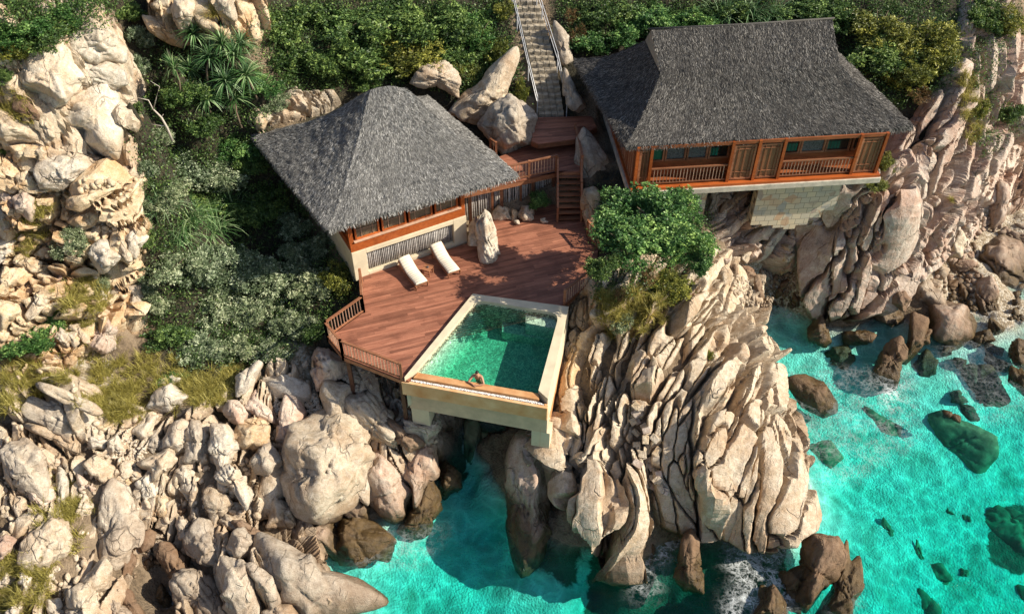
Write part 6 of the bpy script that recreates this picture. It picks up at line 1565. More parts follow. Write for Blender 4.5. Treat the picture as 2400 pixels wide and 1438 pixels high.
R('B4', '1460,1030 1520,880 1620,850 1760,800 1760,1130 1560,1112', 'drowned', 's', 'broad dark reef at the right edge, under water', GW, z='sub2', dk=.3)
R('B4', '1055,1330 1200,1360 1240,1500 1085,1500', 'drowned', 's', 'drowned rock at the bottom edge of the open water', GW, z='sub2', dk=.35)
R('B4', '1050,1030 1110,1080 1180,1150 1140,1172 1088,1110', 'drowned', 's', 'thin drowned ledge pointing at the isolated round rock', GW, z='sub2', dk=.35)
R('B4', '1640,1310 1760,1270 1760,1470 1650,1400', 'drowned', 's', 'dark drowned rock at the bottom right corner', GW, z='sub2', dk=.35)
R('B4', '878,900 960,938 975,1000 900,972', 'drowned', 's', 'faint drowned ledge in the centre of the open water', GW, z='sub2', dk=.35)
R('M4', '555,1085 600,965 682,1050 735,1130 702,1182 590,1162', 'brown', 'b', 'pointed brown rock rising from the water at the cliff foot', GW, z=.3)
R('M4', '795,1125 900,1058 995,1070 965,1162 840,1192', 'brown', 'b', 'wet brown rock right of the pointed one', GW, z=.1)
R('M4', '655,1262 780,1158 865,1240 842,1345 700,1352', 'moss', 'b', 'weedy mound awash below the pointed brown rock', GW, z='sub', dk=.5)
R('M4', '1045,1190 1110,1115 1175,1180 1195,1330 1205,1440 1150,1440 1060,1400 1038,1280', 'brown', 'b', 'tall twin lobed brown rock standing in the bay', GW, z=.3, dk=.8)
R('M4', '1195,1000 1300,1005 1335,1090 1325,1200 1290,1330 1245,1330 1238,1150', 'brown', 'b', 'dark brown pillar right of the twin lobed rock', GW, z=.5)
R('M4', '1320,1080 1368,1055 1382,1150 1320,1195 1290,1180', 'brown', 'b', 'small brown lobe against the dark pillar', GW, z=.5)
R('M4', '1290,1210 1380,1260 1402,1380 1335,1470 1245,1440 1260,1330', 'moss', 'b', 'weedy foot of the dark pillar', GW, z='sub', dk=.5)
R('M4', '1470,1182 1540,1158 1535,1232 1480,1262', 'moss', 'b', 'weedy stone under the huge smooth dark boulder', GW, z='sub')
R('M4', '1730,1180 1860,1168 1872,1222 1790,1242', 'moss', 'b', 'flat weedy stone in the shallows near the right edge', GW, z='sub')
R('M4', '1738,1245 1880,1268 1915,1310 1862,1352 1752,1312', 'moss', 'b', 'second flat weedy stone nearer the bay near the right edge', GW, z='sub')
R('M4', '1898,1200 1942,1152 2050,1145 2050,1310 1918,1292', 'brown', 'b', 'dark wet boulder at the right edge of the shallows', GW, z=.3)
R('M4', '1888,1350 1960,1338 2060,1400 2060,1500 1930,1450', 'moss', 'b', 'weedy boulder at the right edge, lower of two', GW, z=.0)
R('M4', '1530,1282 1600,1258 1632,1312 1572,1342', 'moss', 'b', 'small weedy stone above the large round drowned boulder', GW, z='sub')
R('M4', '1650,1150 1740,1060 1800,1110 1722,1200', 'moss', 'b', 'wet rock between the smooth dark boulder and the shallows', GW, z=.1)
R('M4', '1760,1010 1880,1030 1850,1100 1790,1110', 'moss', 'b', 'weedy foot beneath the tall cracked beach boulder', GW, z='sub')
# ---- right beach boulders
R('M4', '1325,935 1420,888 1565,888 1665,960 1674,1060 1612,1162 1480,1152 1388,1062', 'pink', 'b', 'huge smooth dark tan boulder on the beach, largest of the bay', GR, crack=0, dk=.85, z=.9)
R('M4', '1248,790 1330,748 1432,788 1474,860 1442,902 1310,912 1268,862', 'grey', 'b', 'flat topped grey boulder leaning on the huge smooth one', GR, crack=1)
R('M4', '1378,662 1430,603 1492,640 1492,712 1390,714', 'cream', 'b', 'round pale boulder with a sunlit notch on the beach', GR, dk=.85)
R('M4', '1498,662 1560,598 1665,588 1632,662 1560,722', 'pink', 'b', 'angular pink boulder right of the round pale one', GR)
R('M4', '1498,502 1540,398 1612,450 1614,560 1540,592', 'cream', 'b', 'tall oval cream boulder at the foot of the right cliff', GR, dk=.85)
R('M4', '1648,785 1720,728 1800,800 1872,940 1884,1030 1790,1012 1698,930', 'pink', 'b', 'elongated banded boulder in front of the tall cracked one', GR)
R('M4', '1668,500 1750,398 1885,440 2005,560 2005,720 1890,1015 1800,780 1698,680', 'pink', 'b', 'tall cracked reddish boulder at the right of the beach', GR, crack=3)
R('M4', '1008,1005 1100,910 1192,960 1194,1020 1120,1052 1018,1045', 'grey', 'b', 'rounded grey boulder at the water edge of the cliff foot', GR, z=.4, dk=.85)
R('M4', '1488,742 1540,728 1562,800 1510,862 1480,820', 'brown', 'b', 'brown upright stone under the round pale boulder', GR)
R('M4', '1560,770 1640,800 1662,880 1580,882', 'brown', 'b', 'dark stone above the huge smooth boulder', GR)
R('M4', '1105,880 1180,790 1242,850 1232,940 1130,905', 'brown', 'b', 'dark rock left of the flat topped grey boulder', GR)
R('M4', '1275,745 1440,718 1432,782 1370,775', 'cream', 'k', 'flat tan slab above the flat topped grey boulder', GR)
R('M4', '1925,432 2060,420 2060,482 1940,484', 'pink', 'b', 'reddish boulder at the right edge of the pale beach', GR)
R('M4', '1945,382 2060,355 2060,415', 'grey', 'b', 'grey stone at the right edge above the reddish boulder', GR)
R('M4', '1638,340 1692,330 1682,372', 'pink', 'b', 'small reddish stone on the pale beach', GR)
R('M4', '1610,385 1682,370 1672,432 1618,435', 'pink', 'b', 'small pink stone beside the oval cream boulder', GR)
R('M4', '1790,90 1860,110 1900,250 1925,340 1870,400 1780,240', 'pink', 'f', 'reddish banded outcrop above the tall cracked boulder', GR)
R('M4', '1830,284 1850,282 1850,300 1832,302', 'cream', 'b', 'tiny round pebble boulder on top of the beach outcrop', GR)
# ---- cove
R('M3', '1238,680 1290,690 1335,740 1336,790 1282,855 1228,800', 'cream', 'b', 'smooth egg shaped cream boulder at the edge of the pebble cove', GM, crack=0, dk=.85)
R('M3', '1240,640 1325,648 1312,692', 'pink', 'b', 'small flat pink stone above the egg shaped cream boulder', GM)
R('M3', '1300,690 1360,688 1388,740 1350,772', 'brown', 'b', 'brown round stone right of the egg shaped boulder', GM)
R('M3', '1368,612 1460,598 1452,682 1378,662', 'cream', 'b', 'half lit boulder at the back of the pebble cove', GM, dk=.8)
R('M3', '1468,785 1500,768 1572,900 1552,942 1508,920', 'brown', 'b', 'slim brown stone leaning on the pebble beach, left one', GM)
R('M3', '1635,915 1652,800 1702,778 1692,900 1650,942', 'brown', 'b', 'slim brown stone standing on the pebble beach, right one', GM)
R('M3', '1398,710 1480,700 1500,760 1450,800 1400,770', 'brown', 'b', 'shaded brown boulder on the upper pebble beach', GM)
R('M3', '1500,722 1560,698 1605,770 1580,812 1510,780', 'grey', 'b', 'grey pair of stones in the middle of the pebble cove', GM)
R('M3', '1668,562 1740,548 1752,592 1688,602', 'orange', 'k', 'reddish brick shaped stone in the gully of the cove', GM)
R('M3', '1678,622 1752,608 1742,672 1688,672', 'orange', 'k', 'lower reddish stone in the gully of the cove', GM)
R('M3', '1638,722 1702,730 1680,765', 'orange', 'b', 'small rusty stone low in the gully of the cove', GM)
R('M3', '1600,770 1640,740 1650,800 1620,830', 'brown', 'b', 'small brown stone beside the slim standing one', GM)
R('M3', '1740,880 1810,900 1800,970 1740,960', 'brown', 'b', 'dark brown foot stone at the right end of the pebble beach', GM)
R('M3', '1275,510 1330,400 1400,320 1500,200 1480,330 1400,440 1300,565', 'pink', 'b', 'long reddish slab leaning under the villa, upper one', GM, crack=1)
R('M3', '1295,625 1400,500 1540,388 1582,378 1572,450 1400,655 1330,665', 'pink', 'b', 'long smooth slab leaning under the villa, lower one', GM, crack=1)
R('M3', '1478,675 1580,440 1682,398 1640,560 1560,695', 'grey', 'b', 'grey slab leaning below the tiled foundation wall', GM)
R('M3', '1190,155 1282,180 1252,332 1188,342', 'cream', 'b', 'smooth tan boulder right of the leafy tree under the villa', GM, crack=0)
R('M3', '1188,380 1232,370 1262,430 1252,542 1220,545', 'cream', 'b', 'curled tan stone right of the leafy tree', GM)
R('M3', '1265,360 1290,240 1400,160 1475,148 1335,335', 'brown', 'f', 'dark ribbed rock in the gap between the two tiled walls', GM)
R('M3', '1700,430 1760,450 1790,520 1770,560 1720,520', 'pink', 'b', 'rounded pinkish knob under the tiled foundation wall', GM)
# ---- behind the houses and on the deck
R('T2', '1448,762 1560,640 1700,500 1862,378 1888,432 1832,622 1812,682 1680,862 1560,842', 'cream', 'k', 'tall leaning cream slab behind the pavilion, pointing at the stone stairs', 'boulders behind the pavilion', crack=2, dk=.6, push=-.9)
R('T2', '1658,885 1740,780 1842,688 2012,828 2008,1000 1802,1092 1765,1000', 'grey', 'k', 'grey angular boulder beside the walkway, below the leaning slab', 'boulders behind the pavilion', dk=.7, push=-.9)
R('T2', '1165,570 1250,470 1400,438 1482,540 1472,690 1380,640 1290,620', 'cream', 'f', 'furrowed cream rock between the pavilion roof and the bushes', 'boulders behind the pavilion', push=-.9)
R('T2', '40,850 100,800 140,860 100,920', 'orange', 'b', 'small ochre boulder at the left tip of the pavilion roof', 'boulders behind the pavilion')
R('M2', '1203,210 1250,140 1292,168 1342,260 1358,350 1348,430 1372,455 1330,478 1222,474 1208,340', 'white', 'f', 'tall pale standing stone rising through the deck', z=ZD+1.0, name='standing_stone', cat='rock', dk=.9)
R('M2', '1142,350 1150,230 1202,170 1222,340 1200,356', 'cream', 'b', 'brown flank stone left of the tall standing stone', z=ZD+.9, name='boulder')
R('M2', '1308,142 1350,93 1432,118 1445,202 1320,182', 'cream', 'k', 'flat sided stone at the foot of the pole screen', 'stones at the foot of the pole screen', z=ZD+.25)
R('M2', '1438,118 1472,128 1482,192 1438,202', 'orange', 'k', 'small tan stone right of the flat sided one', 'stones at the foot of the pole screen', z=ZD+.2)
R('M2', '1478,182 1502,98 1572,98 1605,190 1512,214', 'grey', 'b', 'grey stone at the foot of the pole screen', 'stones at the foot of the pole screen', z=ZD+.3)
R('M2', '1440,195 1480,190 1500,220 1460,228', 'grey', 'b', 'small grey stone beside the grey one', 'stones at the foot of the pole screen', z=ZD+.15)
R('M2', '1620,180 1660,170 1690,205 1640,212', 'white', 'b', 'little white stone under the green plant by the stair', 'stones at the foot of the pole screen', z=ZD+.15)
R('F', '1345,330 1362,300 1390,330 1440,400 1442,440 1380,452 1352,400', 'grey', 'b', 'smooth sloping grey rock right of the timber stair', z=ZW+.1, dk=.35, crack=0)
R('F', '1362,440 1392,440 1412,480 1395,560 1378,540 1366,480', 'orange', 'f', 'ochre rock ledge between the stair and the leafy tree', z=8.2)
R('F', '1322,160 1345,200 1380,250 1360,262 1330,240 1318,190', 'grey', 'b', 'shaded boulder between the stone stairs and the villa', z=11.2)
R('F', '1300,60 1330,90 1345,140 1320,150 1296,100', 'grey', 'b', 'dark boulder right of the upper stone stairs', z=12.7)

# ---- cut stones tumbled in the crevice of the headland
rr = random.Random(21)
cs0 = None
for i in range(26):
    bx = rr.gauss(0, 1); 
    t = i/25; cx = 1200+(700+35*math.sin(i*2.1)+rr.uniform(-38, 38)+t*130)/2.446; cyy = 850+(245+t*500+rr.uniform(-15, 15))/2.446
    p = hit(cx, cyy)
    w1, w2 = rr.uniform(.3, .5), rr.uniform(.24, .36)
    m = MB(); e1, e2, n_ = view_frame(p, rr.uniform(0, 3.1))
    m.beam(e1*-w1/2, e1*w1/2, w2, w2*.9, up=n_)
    o = m.build('cut_stone', MR[rr.choice(['cream', 'orange', 'cream', 'pink'])], bevel=.03); o.location = p+n_*.08
    tag(o, 'small tan squared stone tumbled in the crevice of the headland', 'cut stone', 'squared stones in the headland crevice')

# ================================================================== bedrock masses
def poly_c(pts): return np.array(pts, float)
def in_px(x, y, poly): return bool(inpoly(np.array([x]), np.array([y]), poly)[0])
MC = [np.mean(m_, axis=0) for m_ in MAN]
MRd = [np.ptp(np.array(m_), axis=0).max() for m_ in MAN]
def near(x, y): return [m_ for m_, c, r in zip(MAN, MC, MRd) if abs(c[0]-x) < r and abs(c[1]-y) < r]
SHORE_R = SHORE
# small rubble filling the gaps (nobody could count it)
def rubble(name, label, poly, n, szr, mat, seed):
    rng = np.random.default_rng(seed); D, Fc = ico(2); Vs = []; Fs = []; i = 0
    xs = [p[0] for p in poly]; ys = [p[1] for p in poly]; tries = 0
    while i < n and tries < n*6:
        tries += 1; x = rng.uniform(min(xs), max(xs)); y = rng.uniform(min(ys), max(ys))
        if not in_px(x, y, poly) or any(in_px(x, y, mp_) for mp_ in near(x, y)): continue
        p = hit(x, y); s = rng.uniform(*szr)*rng.uniform(.6, 1)
        nn = rng.normal(size=(7, 3)); nn /= np.linalg.norm(nn, axis=1)[:, None]; r = np.minimum(1, (rng.uniform(.6, .9, 7)/np.maximum(D@nn.T, .1)).min(1))
        A = np.linalg.qr(rng.normal(size=(3, 3)))[0]
        V = (D*r[:, None]*[1, rng.uniform(.6, .9), rng.uniform(.5, .8)])@A*s
        Vs.append(V+p+[0, 0, s*.25]); Fs.append(Fc+len(D)*i); i += 1
    o = mesh_np(name, np.concatenate(Vs), np.concatenate(Fs), mat); tag(o, label, 'rubble', kind='stuff'); return o
rubble('stone_rubble', 'small stones filling the gaps of the lower left shore', SHORE, 420, (.1, .26), MR['cream'], 1)
rubble('coral_gravel', 'white coral gravel between the boulders of the lower left shore', [(262,1010),(290,1000),(345,1050),(340,1090),(290,1100),(262,1060)], 260, (.05, .12), MR['white'], 2)
rubble('coral_gravel', 'white coral gravel under the deck corner', [(655,930),(735,900),(760,970),(700,990),(620,960)], 260, (.05, .12), MR['white'], 3)
rubble('beach_stones', 'small stones and shingle on the right beach', [(2200,560),(2300,500),(2400,560),(2400,760),(2250,720),(2150,690)], 260, (.08, .35), MR['pink'], 4)
rubble('cove_shingle', 'shingle of the pebble cove', [(1690,640),(1860,640),(1890,720),(1740,720)], 300, (.06, .2), MR['cream'], 5)
rubble('cliff_rubble', 'broken stones on the ledges of the left cliff', [(0,420),(340,420),(340,700),(200,860),(0,880)], 200, (.1, .28), MR['orange'], 6)
# ================================================================== vegetation
def leaf_quads(C, rng, ln, wd, axis=None, tint=None):
    n = len(C); a = rng.normal(size=(n, 3)); 
    if axis is not None: a = a*.75+axis
    a /= np.linalg.norm(a, axis=1)[:, None]
    b = rng.normal(size=(n, 3)); b = np.cross(a, b); b /= np.linalg.norm(b, axis=1)[:, None]
    L = rng.uniform(*ln, n)[:, None]/2; Wd = rng.uniform(*wd, n)[:, None]/2
    Q = np.stack([C-a*L, C+b*Wd, C+a*L, C-b*Wd], 1)
    return Q
def crown_mesh(name, seed, mat, nleaf=9000, ln=(.10, .2), wd=(.05, .09), lobes=22, flat=.8):
    """unit crown: radius about 1 (scaled when placed at radius r, so leaf size is given for r = 1.5)"""
    rng = np.random.default_rng(seed)
    lc = rng.normal(size=(lobes, 3)); lc /= np.linalg.norm(lc, axis=1)[:, None]; lc *= rng.uniform(.25, .78, lobes)[:, None]; lc[:, 2] *= flat
    lr = rng.uniform(.17, .36, lobes)
    # twig clusters on the lobes
    ncl = nleaf//14; li = rng.choice(lobes, ncl, p=lr**2/(lr**2).sum()); d = rng.normal(size=(ncl, 3)); d /= np.linalg.norm(d, axis=1)[:, None]
    cc = lc[li]+d*lr[li][:, None]*rng.uniform(.55, 1.08, ncl)[:, None]
    k = rng.integers(0, ncl, nleaf); C = cc[k]+rng.normal(size=(nleaf, 3))*.045
    Q = leaf_quads(C, rng, (ln[0]/1.5, ln[1]/1.5), (wd[0]/1.5, wd[1]/1.5), axis=d[k]*.5+[0, 0, .1])
    tint = np.clip(np.where(rng.random(ncl) < .38, rng.uniform(.7, 1, ncl), rng.uniform(.2, .6, ncl))[k]*.75+rng.random(nleaf)*.35+rng.normal(0, .1, lobes)[li[k]]-.08, 0, 1)  # some clusters tinted pale to paint in sunlit leaves and sparkle
    F4 = np.arange(nleaf*4).reshape(-1, 4)
    o = mesh_np(name, Q.reshape(-1, 3), F4, mat, smooth=False, col=tint, link=False); return o.data
def stem_mesh(seed, n=7):
    rr = random.Random(seed); m = MB()
    for i in range(n):
        a = rr.uniform(0, 6.28); r = rr.uniform(.3, .8); z = rr.uniform(.1, .6)
        m.tube([(0, 0, -.7), (math.cos(a)*r*.35, math.sin(a)*r*.35, -.2), (math.cos(a)*r, math.sin(a)*r, z)], [.05, .03, .008], 5)
    o = m.build('stem', M_BARK, None, smooth=True); d = o.data; bpy.data.objects.remove(o); return d
CR = {
 'green': [crown_mesh('foliage', 1, ML['green']), crown_mesh('foliage', 2, ML['green'], lobes=26)],
 'pale': [crown_mesh('foliage', 3, ML['pale'], 11000, (.09, .17), (.04, .07)), crown_mesh('foliage', 4, ML['pale'], 11000, (.09, .17), (.04, .07), 28)],
 'yellow': [crown_mesh('foliage', 5, ML['yellow'], 9000, (.10, .2), (.035, .07)), crown_mesh('foliage', 6, ML['yellow'], 9000, (.10, .2), (.035, .07), 28)],
 'bright': [crown_mesh('foliage', 7, ML['bright'], 12000, (.09, .17), (.05, .085), 26), crown_mesh('foliage', 8, ML['bright'], 12000, (.09, .17), (.05, .085), 22)],
 'dry': [crown_mesh('foliage', 9, ML['dry'], 3500, (.12, .26), (.012, .025), 12)],
}
STEMS = [stem_mesh(s) for s in (1, 2)]
rr = random.Random(4)
def bush(px, py, rw, rh, kind, label, group, lift=.45, name='bush', cat='bush', z=None, dens=1):
    """rw, rh: half size in photo pixels"""
    c = hit(px, py+rh*.25) if z is None else P(px, py, z)
    s = scale_at(c); r = rw/s; h = rh/s
    root = empty(name, (c[0], c[1], c[2]-.1)); tag(root, label, cat, group)
    for nm, dt in (('foliage', rr.choice(CR[kind])), ('stem', rr.choice(STEMS))):
        o = bpy.data.objects.new(nm, dt); COL.objects.link(o); o.parent = root
        o.location = (0, 0, h*lift*.6); o.rotation_euler = (rr.uniform(-.2, .2), rr.uniform(-.2, .2), rr.uniform(0, 6.28))
        o.scale = (r*1.12, r*1.12, h*.95) if nm == 'foliage' else (r*.8, r*.8, max(h, .5)*.7)
    return root
G1, G2, G3, G4 = 'bushes of the gully', 'bushes behind the pavilion', 'bushes behind the villa', 'shrubs of the left cliff'
BUSH = [
 # left cliff top
 (40,60,75,50,'bright','leafy bush at the very top left corner',G4),(110,75,70,45,'green','leafy green bush on the clifftop left of the smooth white boulder',G4),
 (150,20,60,40,'bright','bush at the top edge above the smooth white boulder',G4),(40,110,50,30,'yellow','yellowish bush hanging over the cliff at the top left',G4),
 (10,175,22,26,'green','dark small bush at the left edge beside the hollowed boulder',G4),(10,350,20,24,'green','little green plant at the left edge, upper cliff',G4),
 (300,25,40,30,'green','dark bush at the top edge right of the white boulders',G4),(330,80,40,45,'pale','grey green scrub on the right flank of the left cliff',G4),
 (325,150,28,50,'pale','narrow scrub column beside the smooth white boulder',G4),
 # gully
 (370,320,45,45,'pale','pale scrub at the left side of the gully, under the dead branch',G1),(345,390,30,40,'pale','thin pale scrub against the golden cliff shoulder',G1),
 (430,210,60,45,'green','dark undergrowth bush left of the screw pines',G1),(480,280,55,40,'green','low dark bush beneath the screw pines',G1),(560,330,60,40,'bright','green bush below the lowest screw pine',G1),
 (610,190,55,38,'bright','fresh green bush right of the screw pines',G1),(640,230,38,30,'pale','pale bush touching the tan outcrop by the roof',G1),
 (440,370,75,55,'pale','broad pale leafed bush in the upper gully',G1),(520,400,70,55,'pale','silvery bush in the middle of the upper gully',G1),(590,370,45,50,'green','dark bush in the roof shadow, upper left of the pavilion',G1),
 (400,450,60,50,'pale','pale green bush against the left cliff in mid gully',G1),(470,480,60,45,'green','dark bush in the centre of the gully',G1),(620,460,60,70,'green','shadowed bush left of the pavilion, under its left eave',G1),
 (560,500,60,50,'green','dark leafy bush right of the long bladed reeds',G1),(690,520,50,50,'pale','dark bush hard against the left pavilion wall',G1),(750,570,40,45,'pale','pale bush beside the plaster wall of the pavilion',G1),
 (400,610,75,60,'pale','large pale flowering bush below the reeds',G1),(480,600,75,60,'pale','large silvery bush in the lower gully, left one',G1),(560,620,80,65,'pale','largest silvery bush in the middle of the lower gully',G1),
 (640,640,70,60,'pale','silvery bush right of the largest one',G1),(520,700,80,55,'pale','silvery green bush hanging over the lower gully',G1),(610,715,65,50,'pale','pale bush at the lower end of the gully',G1),
 (700,600,60,55,'pale','pale leafy bush left of the deck railing',G1),(730,660,60,60,'pale','pale round bush nearest the slanting deck balustrade',G1),(790,650,48,50,'yellow','yellowish bush with reddish leaves beside the deck railing',G1),
 (690,740,60,45,'pale','grey green bush under the slanting deck balustrade',G1),(735,770,40,35,'green','small dark bush below the deck corner',G1),
 (470,800,65,45,'pale','grey green bush under the big silvery ones at the lower gully',G1),(560,800,55,40,'pale','grey green bush near the pale slabs below the gully',G1),(400,780,60,45,'green','shaded bush at the foot of the left cliff',G1),
 (640,815,55,35,'pale','low grey green bush above the smooth pale slab',G1),(400,885,40,28,'bright','small green bush beside the brightest white rock',G1),(370,700,45,45,'pale','grey green bush in the gully edge beside the cliff foot',G1),
 (345,470,24,30,'pale','pale scrub spilling over the edge of the left cliff',G4),(340,560,26,26,'green','green scrub on the right edge of the left cliff, beside the reeds',G4),(345,660,26,28,'pale','pale scrub where the left cliff meets the flowering bushes',G4),(318,245,18,26,'green','thin green scrub on the golden shoulder beside the huge bright boulder',G4),(250,430,18,12,'dry','dry twigs under the flat faced white block',G4),
 # cliff shrubs
 (165,560,52,48,'pale','grey green rounded shrub on the left cliff',G4),(110,600,40,40,'dry','dry twiggy shrub on the left cliff',G4),(150,650,40,28,'dry','leafless shrub under the grey green one',G4),
 (70,790,70,36,'bright','feathery green shrub at the left edge of the cliff foot',G4),(110,745,50,30,'bright','bright green shrub above the feathery one',G4),(240,660,30,25,'pale','small pale shrub below the square white block',G4),
 # behind pavilion
 (660,60,60,60,'green','dark feathery tree right of the ochre outcrop, top edge',G2),(700,30,60,50,'green','dark green tree at the top edge above the gully',G2),(680,130,55,50,'green','dark green bush between the outcrop and the big tree',G2),
 (790,60,80,60,'green','leafy tree at the top edge, left of centre',G2),(850,130,95,65,'green','big leafy tree behind the pavilion roof',G2),(760,150,60,55,'green','dark leafy bush upper left of the pavilion roof',G2),
 (930,60,90,60,'green','big leafy tree at the top edge behind the pavilion',G2),(960,120,90,60,'yellow','sunlit yellow green tree behind the pavilion roof',G2),(1040,60,80,60,'green','green tree at the top edge left of the stone stairs',G2),
 (880,20,80,45,'green','tree crown cut by the top edge above the big leafy tree',G2),(1120,60,65,60,'bright','bright green tree beside the upper stone stairs',G2),(1150,110,48,50,'yellow','yellowish bush left of the stone stairs',G2),
 (1070,130,60,50,'green','green bush above the leaning cream slab',G2),(1090,170,40,45,'yellow','yellow brown bush between the two cream rocks',G2),(850,190,45,25,'green','low dark bush right at the pavilion ridge',G2),
 (1215,215,28,55,'yellow','mossy yellow bush squeezed between the leaning slab and the stairs',G2),(1170,290,30,26,'yellow','low mossy bush on the grey angular boulder',G2),(1110,240,30,26,'yellow','small yellow bush at the foot of the leaning slab',G2),
 (1180,20,30,30,'yellow','small yellow bush at the top edge by the left cable railing',G2),
 # behind villa
 (1345,60,45,50,'dry','brown hanging scrub right of the upper stairs',G3),(1380,90,55,38,'bright','fresh green bush upper left of the villa roof',G3),(1440,70,65,45,'bright','fresh green tree behind the left end of the villa roof',G3),
 (1530,40,75,48,'bright','bright green tree at the top edge behind the villa',G3),(1610,40,70,42,'bright','light green tree behind the middle of the villa roof',G3),(1420,20,60,40,'green','dark tree at the top edge right of the stone stairs',G3),
 (1690,20,60,42,'green','dark tree at the top edge above the villa ridge',G3),(1880,20,70,40,'green','dark tree at the top edge above the right end of the ridge',G3),(1980,40,60,50,'green','green tree right of the villa ridge',G3),
 (2060,60,80,60,'yellow','large yellow green tree at the upper right of the villa',G3),(2150,80,85,60,'yellow','biggest yellow green tree at the upper right',G3),(2040,130,75,50,'green','green tree right of the villa roof hip',G3),
 (2120,160,80,55,'yellow','yellow green tree overhanging the pink cliff',G3),(2190,130,55,60,'yellow','sunlit outer tree beside the pink cliff crest',G3),(2130,200,60,35,'dry','bare twiggy scrub at the right eave of the villa',G3),
 (1440,160,35,25,'bright','little green bush left of the villa roof corner',G3),(2310,30,55,50,'green','dark bush at the top right beyond the cliff crest',G3),(2360,50,45,45,'yellow','yellow green bush in the top right corner',G3),
 (2290,250,25,40,'yellow','yellow scrub in the cleft right of the pink cliff',G3),(2370,260,35,30,'green','dark scrub at the right edge of the far slope',G3),(2075,380,26,34,'yellow','yellowish tuft below the right corner post of the villa',G3),(2050,420,32,20,'yellow','mossy scrub at the right end of the villa foundation',G3),
]
for b in BUSH: bush(*b)
# the knoll tree beside the deck
for (x, y, a, b_, k, lab) in [(1450,470,60,40,'bright','upper left crown of the leafy tree beside the timber stair'),(1530,500,95,70,'bright','broad leafy tree standing between the deck and the long villa'),(1600,480,62,55,'bright','leafy crown next to the tan boulder under the villa'),
     (1480,560,90,60,'bright','lower left crown of the leafy tree overhanging the deck'),(1590,560,80,60,'bright','lower right crown of the leafy tree above the white headland'),(1640,600,40,38,'bright','outermost small crown of the leafy tree at the headland edge'),(1420,610,45,40,'green','dark leafy bush at the deck edge above the right balustrade')]:
    bush(x-6, y+32, a, b_, k, lab, 'leafy trees on the knoll', lift=1.3, name='leafy_tree', z=10.8, cat='tree')
for (x, y, a, b_, k, lab) in [(1500,650,60,35,'dry','brown dry scrub under the leafy tree'),(1570,670,60,34,'yellow','yellowish scrub at the top of the headland'),(1440,690,40,36,'dry','dry twigs beside the right deck balustrade'),
     (1460,740,40,40,'pale','grey leafless shrub on the headland shoulder'),(1480,770,34,26,'dry','tangle of bare grey twigs on the headland'),(1660,830,16,26,'yellow','little yellow tuft on the headland crest')]:
    bush(x, y, a, b_, k, lab, 'scrub on the headland')
bush(1262, 470, 28, 34, 'bright', 'green leafy plant in front of the white pole screen', None, z=ZD+.9, name='plant', cat='plant')

# rosettes of the screw pines
def rosette_mesh(seed, n=90, L=1.2):
    rng = np.random.default_rng(seed); V = []; Fc = []; T = []
    for i in range(n):
        a = rng.uniform(0, 2*math.pi); el = rng.uniform(-.1, 1.45); ln = L*rng.uniform(.75, 1.05); w0 = .05
        p = np.array([0, 0, 0.]); d = np.array([math.cos(a)*math.cos(el), math.sin(a)*math.cos(el), math.sin(el)]); sd_ = np.array([-math.sin(a), math.cos(a), 0]); t = rng.random(); n0 = len(V)
        for k in range(6):
            wk = w0*(1-k/5.3); V += [p-sd_*wk, p+sd_*wk]; p = p+d*ln/5; d = d+np.array([0, 0, -.27]); d /= np.linalg.norm(d)
        for k in range(5): Fc.append([n0+2*k, n0+2*k+1, n0+2*k+3, n0+2*k+2]); T.append(t)
    o = mesh_np('leaves', np.array(V), np.array(Fc), ML['spiky'], smooth=False, col=T, link=False); return o.data
ROS = [rosette_mesh(s) for s in (1, 2, 3)]
tr_ = MB(); tr_.tube([(0, 0, -1.4), (.08, .05, -.6), (0, 0, .05)], [.06, .05, .04], 6); o = tr_.build('trunk', M_BARK, None, smooth=True); TRK = o.data; bpy.data.objects.remove(o)
SP = [(470,100,'topmost'),(538,125,'small upper right'),(580,125,'rightmost upper'),(508,155,'central upper'),(565,150,'upper right'),(462,180,'left'),(545,208,'central lower'),(592,195,'rightmost'),(505,248,'lowest left'),(568,248,'lowest right'),(430,180,'leftmost')]
for i, (x, y, wd_) in enumerate(SP):
    c = hit(x, y+30); root = empty('screw_pine', c+[0, -.3, 1.3]); tag(root, wd_+' spiky rosette of the screw pine clump in the upper gully', 'screw pine', 'screw pines in the gully')
    for nm, dt in (('leaves', ROS[i % 3]), ('trunk', TRK)):
        o = bpy.data.objects.new(nm, dt); COL.objects.link(o); o.parent = root; s = rr.uniform(.85, 1.05); o.scale = (s, s, s); o.rotation_euler = (rr.uniform(-.2, .45), rr.uniform(-.2, .2), rr.uniform(0, 6))
# long bladed reeds
def tuft_mesh(seed, n, L, w0, droop, mat, spread=1.0, name='blades'):
    rng = np.random.default_rng(seed); V = []; Fc = []; T = []
    for i in range(n):
        a = rng.uniform(0, 2*math.pi); el = rng.uniform(.5, 1.5)/spread; ln = L*rng.uniform(.5, 1.05)
        b0_ = rng.normal(0, .12*L, 2); p = np.array([b0_[0], b0_[1], -.05]); d = np.array([math.cos(a)*math.cos(el), math.sin(a)*math.cos(el), math.sin(el)]); sd_ = np.array([-math.sin(a), math.cos(a), 0]); t = rng.random(); n0 = len(V)
        for k in range(5):
            wk = w0*(1-k/4.4); V += [p-sd_*wk, p+sd_*wk]; p = p+d*ln/4; d = d+np.array([0, 0, -droop]); d /= np.linalg.norm(d)
        for k in range(4): Fc.append([n0+2*k, n0+2*k+1, n0+2*k+3, n0+2*k+2]); T.append(t)
    return np.array(V), np.array(Fc), np.array(T)
